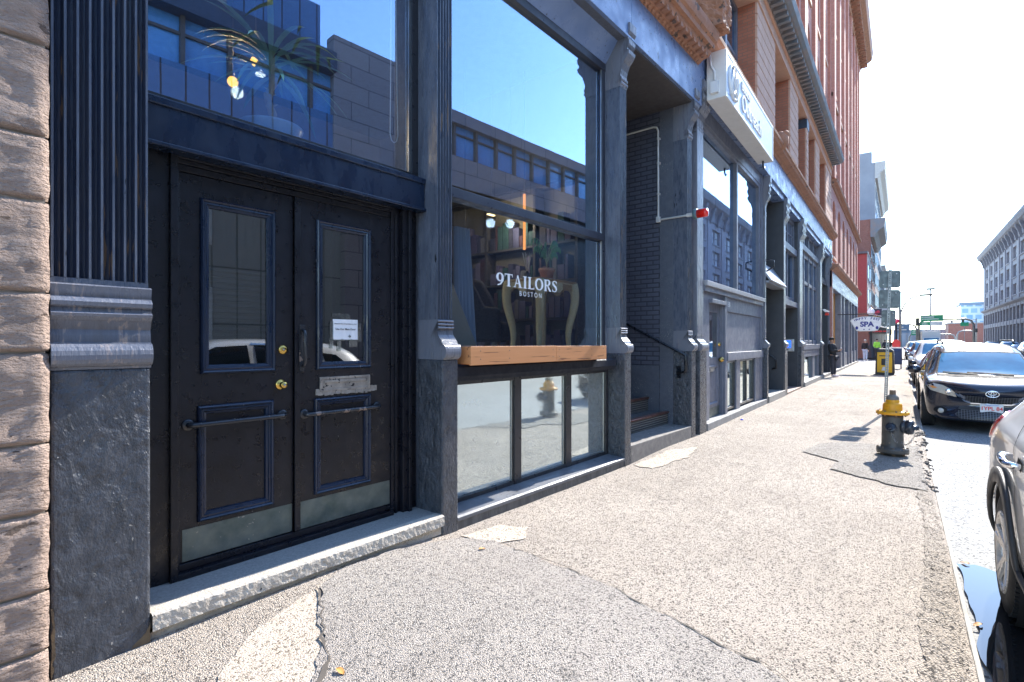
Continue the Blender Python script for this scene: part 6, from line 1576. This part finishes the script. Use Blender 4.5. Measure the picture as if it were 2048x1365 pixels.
em = MB(); nx_ = vbv.ray_cast(Vector((-3, 0, .735)), Vector((1, 0, 0)))[0].x - .014
def ering(cy, cz, ry, rz, w_): em.tube([(nx_, cy + ry * math.cos(a), cz + rz * math.sin(a)) for a in [i * math.pi / 12 for i in range(25)]], w_, 6, True, False)
ering(0, .715, .088, .054, .0085); ering(0, .727, .052, .030, .006); ering(0, .708, .020, .044, .006)
em.build('emblem', CHROME, mv)
px_ = vbv.ray_cast(Vector((-3, 0, .43)), Vector((1, 0, 0)))[0].x - .012
npl = B(px_ - .006, px_, -.155, .155, .385, .535).build('number_plate', PLATE, mv, bevel=.002)
pm = Matrix.Translation((px_ - .0085, 0, .452)) @ Matrix.Rotation(R(-90), 4, 'Z') @ Matrix.Rotation(R(90), 4, 'X')
text_mesh('1YPL 84', .088, 'plate_number', PLRED, npl, pm, .001, bold=.002)
pm2 = Matrix.Translation((px_ - .0085, 0, .515)) @ Matrix.Rotation(R(-90), 4, 'Z') @ Matrix.Rotation(R(90), 4, 'X')
text_mesh('Massachusetts', .032, 'plate_state', PLBLUE, npl, pm2, .001)
MB().sphere((1.9, .0, 1.28), .05, 8, 6, (.5, 2.2, .6)).build('interior_mirror', BLK, mv)
place_car(mv, 1.27, 12.2, (1, .98, 1))

# ---- silver suv, rear flank near the camera
SIL = carpaint('silver_paint', (.93, .94, .95), metal=0, rough=.35)
su = thing('suv', 'silver suv at the right edge with black wheel cladding and a chrome door handle', 'suv')
SST = [(.0, .70, .36, .74, .45, .80, .84, .16), (.06, .80, .28, .86, .55, .92, .95, .14), (.3, .89, .25, .95, .65, 1.0, 1.03, .06), (1.0, .92, .25, 1.03, .70, 1.08, 1.10), (1.2, .92, .25, 1.04, .70, 1.13, 1.15), (1.95, .92, .25, 1.07, .62, 1.58, 1.62),
       (2.4, .92, .25, 1.08, .62, 1.64, 1.68), (3.3, .92, .25, 1.10, .61, 1.63, 1.67), (3.95, .925, .26, 1.11, .58, 1.58, 1.62), (4.28, .925, .28, 1.10, .54, 1.44, 1.48), (4.52, .905, .34, 1.06, .52, 1.14, 1.16), (4.62, .82, .42, .92, .50, .96, .99, -.06)]
S4 = [(.93, .81, .355), (.93, -.81, .355), (3.62, .81, .355), (3.62, -.81, .355)]
sb, sbv = car_body(SST, S4, .415, 'body', SIL, su)
for (x, y, z) in S4: wheel(su, x, y, z, .355, .225, 1 if y > 0 else -1)
B(.6, 4.3, -.60, .60, .28, .6).build('underbody', SEAM, su)
for s in (-1, 1):
    for xc in (.93, 3.62):
        ar = []
        for a in range(-18, 199, 9):
            ca, sa = math.cos(R(a)), math.sin(R(a)); 
            ar.append((ca, sa))
        outer = [(xc + .50 * c_, .355 + .50 * s_) for c_, s_ in ar]; inner = [(xc + .412 * c_, .355 + .412 * s_) for c_, s_ in ar]
        panel('arch_cladding', outer + inner[::-1], 'side', sbv, CLADD, su, .012, s, .05, .022)
        MB().lathe([(.41, -.3 * s), (.41, .10 * s)], (xc, s * .80, .355), 'y', 32).lathe([(.001, -.28 * s), (.41, -.28 * s)], (xc, s * .80, .355), 'y', 32).build('wheel_well', RIMD, su)
    panel('sill_cladding', [(1.42, .28), (3.14, .28), (3.10, .42), (1.46, .40)], 'side', sbv, CLADD, su, .014, s, .06, .02)
    panel('side_window', [(1.55, 1.12), (1.95, 1.46), (2.15, 1.55), (2.55, 1.57), (2.55, 1.13)], 'side', sbv, CGLASS, su, .006, s)
    panel('side_window', [(2.64, 1.13), (2.64, 1.57), (3.3, 1.55), (3.42, 1.40), (3.46, 1.16)], 'side', sbv, CGLASS, su, .006, s)
    strip('window_trim', [(1.5, 1.105), (2.5, 1.115), (3.4, 1.13), (3.49, 1.15), (3.46, 1.4), (3.33, 1.57), (2.6, 1.59)], .022, 'side', sbv, CHROME, su, .008, s)
    panel('quarter_window', [(3.66, 1.22), (3.62, 1.45), (3.85, 1.42), (4.02, 1.27)], 'side', sbv, CGLASS, su, .006, s)
    strip('door_seam', [(3.28, .50), (3.20, .62), (3.24, .82), (3.42, 1.02), (3.52, 1.16), (3.48, 1.4)], .010, 'side', sbv, SEAM, su, .004, s)
    strip('door_seam', [(2.6, .42), (2.6, 1.1)], .010, 'side', sbv, SEAM, su, .004, s)
    hd = MB(); xx = 3.17; yy = s * .965
    hd.tube([(xx + .12, s * .925, .985), (xx + .11, yy, .99), (xx + .03, yy + s * .012, .985), (xx - .09, yy + s * .008, .975), (xx - .12, s * .925, .97)], [.018, .022, .02, .019, .016], 10)
    hd.build('door_handle', CHROME, su)
    strip('handle_recess', [(xx - .06, .955), (xx + .08, .965)], .05, 'side', sbv, SEAM, su, .004, s)
    tl = panel('tail_light', [(4.16, 1.10), (4.30, 1.14), (4.44, 1.12), (4.47, 1.02), (4.42, .93), (4.34, .96), (4.25, 1.02)], 'side', sbv, TAIL, su, .010, s, .04, .012)
    hl = panel('headlight', [(s * .5, .78), (s * .86, .88), (s * .87, .80), (s * .55, .71)], 'front', sbv, LENS, su, .008)
    mm = MB().sphere((1.36, s * .99, 1.13), .12, 14, 10, (.6, .8, .75)).box(1.3, 1.4, min(s * .84, s * .96), max(s * .84, s * .96), 1.06, 1.1).build('wing_mirror', SIL, su)
panel('windshield', [(-.66, 1.13), (.66, 1.13), (.58, 1.55), (-.58, 1.55)], 'front', sbv, WSHIELD, su, .006)
panel('rear_window', [(-.52, 1.17), (.52, 1.17), (.46, 1.48), (-.46, 1.48)], 'rear', sbv, CGLASS, su, .006)
panel('rear_bumper', [(-.74, .40), (.74, .40), (.8, .62), (-.8, .62)], 'rear', sbv, CLADD, su, .014)
panel('front_grille', [(-.45, .5), (.45, .5), (.42, .78), (-.42, .78)], 'front', sbv, CLADD, su, .01)
place_car(su, .49 + .925, 4.30 - 3.62)

# ---- generic sedan for the rows of cars further on
GREYP = carpaint('grey_paint', (.25, .26, .28)); WHP = carpaint('white_car_paint', (.75, .75, .76), metal=0); BLP = carpaint('black_car_paint', (.012, .012, .014)); REDP = carpaint('red_car_paint', (.35, .02, .02)); NVP = carpaint('navy_car_paint', (.02, .035, .09))
def make_car(name, st, wls, wr_, label, paint, ws, sides, rear, hl_, tl_):
    t = thing(name, label, 'car'); b, v = car_body(st, wls, wr_ + .045, 'body', paint, t)
    for (x, y, z) in wls: wheel(t, x, y, z, wr_, .2, 1 if y > 0 else -1, 5, False)
    B(.6, st[-1][0] - .4, -.6, .6, .2, .5).build('underbody', SEAM, t)
    panel('windshield', ws, 'front', v, WSHIELD, t, .006, 1, .09); panel('rear_window', rear, 'rear', v, CGLASS, t, .006, 1, .09)
    for s in (-1, 1):
        for p in sides: panel('side_window', p, 'side', v, CGLASS, t, .006, s, .09)
        panel('headlight', [(s * a, b_) for a, b_ in hl_], 'front', v, LENS, t, .008, 1, .08); panel('tail_light', [(s * a, b_) for a, b_ in tl_], 'rear', v, TAIL, t, .008, 1, .08)
        MB().sphere((1.5, s * 1.02, 1.0), .12, 10, 8, (.6, .8, .65)).build('wing_mirror', paint, t)
    panel('grille', [(-.4, .45), (.4, .45), (.36, .62), (-.36, .62)], 'front', v, CLADD, t, .008, 1, .09)
    B(-.005, .012, -.16, .16, .40, .52).build('number_plate', PLATE, t)
    return t
CST = [(.0, .66, .30, .58, .42, .62, .64, .22), (.08, .78, .2, .70, .55, .73, .76, .18), (.4, .87, .18, .80, .64, .82, .85, .06), (1.1, .90, .18, .88, .68, .92, .94), (1.3, .90, .18, .90, .68, .97, .99), (2.1, .90, .18, .92, .58, 1.36, 1.40), (2.7, .90, .18, .93, .58, 1.40, 1.44), (3.3, .90, .18, .94, .57, 1.36, 1.40), (4.0, .89, .2, .95, .62, 1.0, 1.03), (4.4, .86, .24, .92, .64, .95, .97), (4.62, .76, .34, .8, .5, .84, .86, -.1)]
C4 = [(.9, .80, .32), (.9, -.80, .32), (3.6, .80, .32), (3.6, -.80, .32)]
sedan = make_car('parked_car', CST, C4, .32, 'dark car with a blue mirror parked at the kerb right behind the minivan', BLP, [(-.64, .98), (.64, .98), (.55, 1.34), (-.55, 1.34)],
                 [[(1.62, .95), (2.05, 1.30), (2.5, 1.36), (2.5, .97)], [(2.58, .97), (2.58, 1.36), (3.2, 1.32), (3.75, 1.0)]], [(-.58, 1.03), (.58, 1.03), (.52, 1.32), (-.52, 1.32)], [(.5, .68), (.82, .74), (.8, .64), (.5, .58)], [(.5, .8), (.78, .82), (.76, .7), (.5, .7)])
XST = [(.0, .72, .34, .74, .5, .8, .84, .16), (.08, .82, .26, .88, .6, .94, .97, .12), (.4, .92, .24, .98, .68, 1.04, 1.06, .03), (1.1, .95, .24, 1.04, .72, 1.1, 1.12), (1.3, .95, .24, 1.06, .72, 1.16, 1.18), (1.95, .95, .24, 1.1, .66, 1.62, 1.66), (2.4, .95, .24, 1.1, .66, 1.68, 1.73), (4.2, .94, .26, 1.1, .64, 1.66, 1.71), (4.6, .90, .32, 1.08, .60, 1.4, 1.44), (4.72, .82, .4, .95, .55, 1.0, 1.04)]
X4 = [(.95, .84, .36), (.95, -.84, .36), (3.7, .84, .36), (3.7, -.84, .36)]
suvb = make_car('parked_car', XST, X4, .36, 'pale silver tall car parked third along the kerb from the hydrant', SIL, [(-.68, 1.16), (.68, 1.16), (.6, 1.58), (-.6, 1.58)],
                [[(1.6, 1.12), (1.95, 1.5), (2.4, 1.58), (2.4, 1.13)], [(2.5, 1.13), (2.5, 1.58), (3.3, 1.58), (3.3, 1.14)], [(3.4, 1.14), (3.4, 1.58), (4.1, 1.54), (4.3, 1.16)]], [(-.56, 1.16), (.56, 1.16), (.5, 1.55), (-.5, 1.55)], [(.5, .82), (.84, .92), (.84, .82), (.5, .74)], [(.62, 1.25), (.8, 1.25), (.78, .95), (.62, .95)])
place_car(sedan, 1.30, 18.3); place_car(suvb, 1.32, 24.2)
AMB = M('amber_bumper', (.75, .40, .02), bump=0)
B(-.02, .06, -.55, .55, .50, .68).build('amber_bumper', AMB, suvb)
def repaint(t, paint):
    for ch in [x for x in scene.objects if x.parent == t]:
        if ch.name.split('.')[0] in ('body', 'wing_mirror'):
            ch.material_slots[0].link = 'OBJECT'; ch.material_slots[0].material = paint
def dup_car(src, label, x, y, paint, flip=False, group=None):
    c = copy_tree(src); c['label'] = label; place_car(c, x, y, flip=flip)
    if group: c['group'] = group
    repaint(c, paint)
    return c
GK, GD = 'cars parked along the near kerb', 'cars driving in the far traffic'
for o_, g in ((sedan, GK), (suvb, GK)): o_['group'] = g
for i, (src, lab, x, y, p) in enumerate(((sedan, 'grey saloon car fourth along the near kerb', 1.3, 30.3, GREYP), (suvb, 'black tall car fifth along the near kerb', 1.3, 36.4, BLP), (sedan, 'white saloon car sixth along the near kerb beside the blue box', 1.3, 42.3, WHP), (suvb, 'navy tall car at the near kerb just past the side street', 1.3, 60.5, NVP), (sedan, 'red saloon car at the near kerb past the lamp post', 1.3, 67, REDP), (suvb, 'white tall car farthest along the near kerb', 1.3, 75, WHP))):
    dup_car(src, lab, x, y, p, group=GK)
for i, (src, lab, x, y, p) in enumerate(((suvb, 'white tall car in the lane left of the minivan roof', 3.9, 58, WHP), (sedan, 'grey saloon in the middle lane far ahead', 6.2, 70, GREYP), (suvb, 'black tall car in the middle lane behind the grey saloon', 6.0, 86, BLP), (sedan, 'white saloon in the left lane near the gantry', 3.2, 92, WHP), (suvb, 'silver tall car in the left lane beyond the gantry', 2.6, 112, SIL), (sedan, 'dark saloon in the middle lane beyond the gantry', 5.6, 118, BLP), (sedan, 'silver saloon farthest away in the left lane', 2.2, 134, SIL), (suvb, 'white tall car farthest away in the middle lane', 5.2, 140, WHP))):
    dup_car(src, lab, x, y, p, group=GD)
GR = 'cars parked along the far kerb'
for i, (src, lab, x, y, p) in enumerate(((sedan, 'grey saloon parked nearest along the far kerb', 10.4, 62, GREYP), (suvb, 'white tall car parked along the far kerb behind the grey saloon', 10.4, 69, WHP), (sedan, 'navy saloon parked along the far kerb', 10.4, 76, NVP), (suvb, 'silver tall car parked along the far kerb', 10.4, 83, SIL), (sedan, 'white saloon parked along the far kerb', 10.4, 90, WHP), (suvb, 'black tall car parked along the far kerb', 10.4, 97, BLP), (sedan, 'silver saloon parked along the far kerb', 10.4, 104, SIL), (sedan, 'red saloon parked along the far kerb', 10.4, 111, REDP))):
    dup_car(src, lab, x, y, p, group=GR)
# white box truck in the traffic
bt_ = thing('box_truck', 'white box truck in the traffic above the minivan roof', 'truck', (3.6, 100, -.1))
B(-1.1, 1.1, 0, 6, .9, 3.3).build('cargo_box', WHITEP, bt_, bevel=.03)
MB().prism([(-1.9, .5), (0, .5), (0, 2.3), (-1.0, 2.3), (-1.6, 1.5), (-1.9, 1.3)], 'x', -1.0, 1.0).build('cab', WHITEP, bt_, bevel=.05)
MB().add([(-.9, -1.63, 1.52), (.9, -1.63, 1.52), (.85, -1.08, 2.22), (-.85, -1.08, 2.22)], [(0, 1, 2, 3)]).build('windshield', WSHIELD, bt_)
for x in (-.9, .9):
    for y in (-1.0, 4.6): MB().lathe([(.001, -.14), (.45, -.14), (.45, .14), (.001, .14)], (x, y, .35), 'x', 16).build('wheel', TYRE, bt_)
# ------------------------------------------------------------------ PEOPLE
def skin_mesh(name, joints, edges, mat, parent, sub=2):
    """joints: {key: ((x,y,z), r)}; first joint is the root"""
    keys = list(joints); me = bpy.data.meshes.new(name)
    me.from_pydata([joints[k][0] for k in keys], [(keys.index(a), keys.index(b)) for a, b in edges], [])
    o = bpy.data.objects.new(name, me); COL.objects.link(o)
    sk = o.modifiers.new('skin', 'SKIN'); sk.use_smooth_shade = True
    if not me.skin_vertices: me.skin_vertices.new()
    for i, k in enumerate(keys):
        r = joints[k][1]; me.skin_vertices[0].data[i].radius = (r if hasattr(r, '__len__') else (r, r)); me.skin_vertices[0].data[i].use_root = (i == 0)
    ss = o.modifiers.new('sub', 'SUBSURF'); ss.levels = sub; ss.render_levels = sub
    dg = bpy.context.evaluated_depsgraph_get(); fin = bpy.data.meshes.new_from_object(o.evaluated_get(dg))
    bpy.data.objects.remove(o); fin.name = name; fin.materials.clear(); fin.materials.append(mat)
    for p in fin.polygons: p.use_smooth = True
    r = bpy.data.objects.new(name, fin); COL.objects.link(r); r.parent = parent
    return r
SKIN = M('skin', (.52, .30, .21), (.46, .26, .18), rough=.5, bump=0); HAIRD = M('dark_hair', (.012, .010, .010), rough=.6, bump=.2)
HAIRG = M('grey_hair', (.4, .38, .35), rough=.7)
def cloth(n, c): return M(n, c, rough=.85, bump=.2, bscale=40)
def person(label, loc, rz, top, legs_c, shoe, hair, pose, hat=False, hs=1.72):
    p = thing('person', label, 'person', loc, rz); k = hs / 1.72; S = lambda x, y, z: (x * k, y * k, z * k)   # faces -y locally
    P = dict(step=0, lean=0, armL='down', armR='down'); P.update(pose); st = P['step']; ln = P['lean']
    # one continuous body: legs, trunk, neck, head, arms, hands with fingers
    J = {'pel': (S(0, 0, .95), (.15 * k, .11 * k)), 'wst': (S(0, ln * .3, 1.10), (.13 * k, .10 * k)), 'chs': (S(0, ln * .7, 1.30), (.165 * k, .115 * k)), 'nkb': (S(0, ln, 1.47), .075 * k), 'nk': (S(0, ln - .005, 1.53), .052 * k),
         'hd1': (S(0, ln - .01, 1.60), (.070 * k, .082 * k)), 'hd2': (S(0, ln + .0, 1.68), (.075 * k, .092 * k)), 'hd3': (S(0, ln + .005, 1.735), (.05 * k, .062 * k))}
    E = [('pel', 'wst'), ('wst', 'chs'), ('chs', 'nkb'), ('nkb', 'nk'), ('nk', 'hd1'), ('hd1', 'hd2'), ('hd2', 'hd3')]
    for s, n in ((-1, 'R'), (1, 'L')):
        f = st * s; kn = P.get('knee' + n, 0)
        J.update({'hip' + n: (S(s * .095, -.02 * f, .88), .088 * k), 'kne' + n: (S(s * .10, -f * .14 - kn * .22, .49 + kn * .04), .060 * k), 'ank' + n: (S(s * .10, -f * .26 + max(0, -f) * .04 + kn * .02, .10 + (.05 if f < 0 else 0) + kn * .10), .042 * k), 'toe' + n: (S(s * .115, -f * .26 - .15, .045 + kn * .10), (.042 * k, .03 * k))})
        E += [('pel', 'hip' + n), ('hip' + n, 'kne' + n), ('kne' + n, 'ank' + n), ('ank' + n, 'toe' + n)]
        a = P['arm' + n]; sh = (s * .185, ln * .9, 1.42)
        if a == 'phone': el, wr, hn = (s * .225, -.03, 1.15), (s * .09, -.25, 1.18), (s * .045, -.31, 1.22)
        elif a == 'swing': el, wr, hn = (s * .235, .06 * s * (1 if st > 0 else -1), 1.14), (s * .24, -.06 - .1 * s, .92), (s * .235, -.09 - .1 * s, .84)
        else: el, wr, hn = (s * .235, .03 + ln, 1.14), (s * .24, -.03 + ln, .90), (s * .235, -.05 + ln, .81)
        J.update({'sho' + n: (S(*sh), .062 * k), 'elb' + n: (S(*el), .045 * k), 'wri' + n: (S(*wr), .029 * k), 'hnd' + n: (S(*hn), (.036 * k, .02 * k))})
        E += [('chs', 'sho' + n), ('sho' + n, 'elb' + n), ('elb' + n, 'wri' + n), ('wri' + n, 'hnd' + n)]
        d = (Vector(hn) - Vector(wr)).normalized(); sd = Vector((0, 1, 0)) if a != 'phone' else Vector((0, -.5, .85))
        for q in range(4):
            b = Vector(hn) + sd * (q - 1.5) * .019 + d * .02; t = b + d * (.062 - abs(q - 1.2) * .008) + Vector((-s * .018, 0, 0))
            J['f%s%d' % (n, q)] = (S(*b), .009 * k); J['g%s%d' % (n, q)] = (S(*t), .007 * k); E += [('hnd' + n, 'f%s%d' % (n, q)), ('f%s%d' % (n, q), 'g%s%d' % (n, q))]
        b = Vector(hn) + Vector((-s * .02, -.03, 0)); J['t' + n] = (S(*b), .010 * k); J['u' + n] = (S(*(b + d * .035 + Vector((-s * .012, -.012, 0)))), .008 * k); E += [('hnd' + n, 't' + n), ('t' + n, 'u' + n)]
    body = skin_mesh('body', J, E, SKIN, p)
    # nose, ears, eyes sit on the head
    fc = MB().sphere(S(0, ln - .098, 1.635), .013 * k, 8, 6, (.9, 1.2, 1.4))
    for s in (-1, 1): fc.sphere(S(s * .078, ln + .005, 1.645), .022 * k, 8, 6, (.4, .7, 1.2))
    fc.build('face_feature', SKIN, p)
    ey = MB()
    for s in (-1, 1): ey.sphere(S(s * .032, ln - .084, 1.66), .010 * k, 6, 4)
    ey.box(*[v * k for v in (-.022, .022, ln - .094, ln - .085, 1.593, 1.601)]).build('eye', HAIRD, p)
    # clothing grown from the same joints, a little larger
    def grow(keys, add): return {q: (J[q][0], tuple(v + add * k for v in (J[q][1] if hasattr(J[q][1], '__len__') else (J[q][1],) * 2))) for q in keys}
    tk = ['chs', 'wst', 'pel', 'nkb', 'shoR', 'elbR', 'wriR', 'shoL', 'elbL', 'wriL']
    g = grow(tk, .022); g['pel'] = (S(0, 0, .90), (.175 * k, .135 * k))
    skin_mesh('jacket', g, [e for e in E if e[0] in tk and e[1] in tk], top, p)
    lk = ['pel', 'hipR', 'kneR', 'ankR', 'hipL', 'kneL', 'ankL']
    skin_mesh('trousers', grow(lk, .016), [e for e in E if e[0] in lk and e[1] in lk], legs_c, p)
    for n in 'RL':
        b, t = Vector(J['ank' + n][0]), Vector(J['toe' + n][0])
        m = MB().sphere(((b.x + t.x) / 2, (b.y + t.y) / 2 - .0, t.z + .012 * k), .06 * k, 10, 8, (.85, 2.1, .85)); m.build('shoe', shoe, p)
    h = MB().sphere(S(0, ln + .014, 1.69), .098 * k, 14, 10, (.88, 1.04, .86))
    h.build('hair', hair, p)
    if hat:
        MB().sphere(S(0, ln + .005, 1.72), .098 * k, 14, 8, (.95, 1.08, .62)).box(*[v * k for v in (-.055, .055, ln - .145, ln - .07, 1.695, 1.708)]).build('cap', cloth('black_cap', (.015, .015, .018)), p)
    return p, k
BLKC, NAVC = cloth('black_cloth', (.018, .018, .022)), cloth('navy_cloth', (.025, .035, .06))
pr_, k_ = person('person in black clothes and cap leaning by an orange door looking at a phone', (-2.34, 26.4, zwalk(-2.2, 26.6) + .0), R(68), BLKC, cloth('charcoal_trousers', (.035, .035, .045)), M('pale_pink_shoe', (.7, .58, .58), rough=.6), HAIRD, dict(lean=.07, armL='phone', armR='phone'), True, 1.66)
ph_ = thing('phone', 'phone held in both hands by the person leaning near the orange door', 'phone', tuple(Matrix.Translation((-2.34, 26.4, 0)) @ Matrix.Rotation(R(68), 4, 'Z') @ Vector((0, -.32, 1.225))), R(68))
B(-.037, .037, -.006, .006, -.075, .075).build('case', WHITEP, ph_, bevel=.003)
person('person in a dark jacket and pale trousers standing with grey hair at the brick corner', (-2.3, 50.5, 0), R(150), BLKC, cloth('pale_blue_jeans', (.42, .48, .58)), WHITEP, HAIRG, dict(armL='down'), False, 1.68)
pv_, kv_ = person('person walking in dark clothes with a bright green vest beside the black lamp post', (-1.75, 57.6, 0), R(20), cloth('green_vest', (.35, .75, .08)), NAVC, BLK, HAIRD, dict(step=1, armL='swing', armR='swing'), True, 1.76)
person('person in dark clothes walking away far down the pavement', (-1.55, 78, 0), R(180), NAVC, BLKC, BLK, HAIRD, dict(step=1, armL='swing', armR='swing'), False, 1.75)
person('person in black walking just right of the other distant walker', (-1.0, 74, 0), R(0), BLKC, NAVC, BLK, HAIRD, dict(step=-1, armL='swing', armR='swing'), False, 1.7)
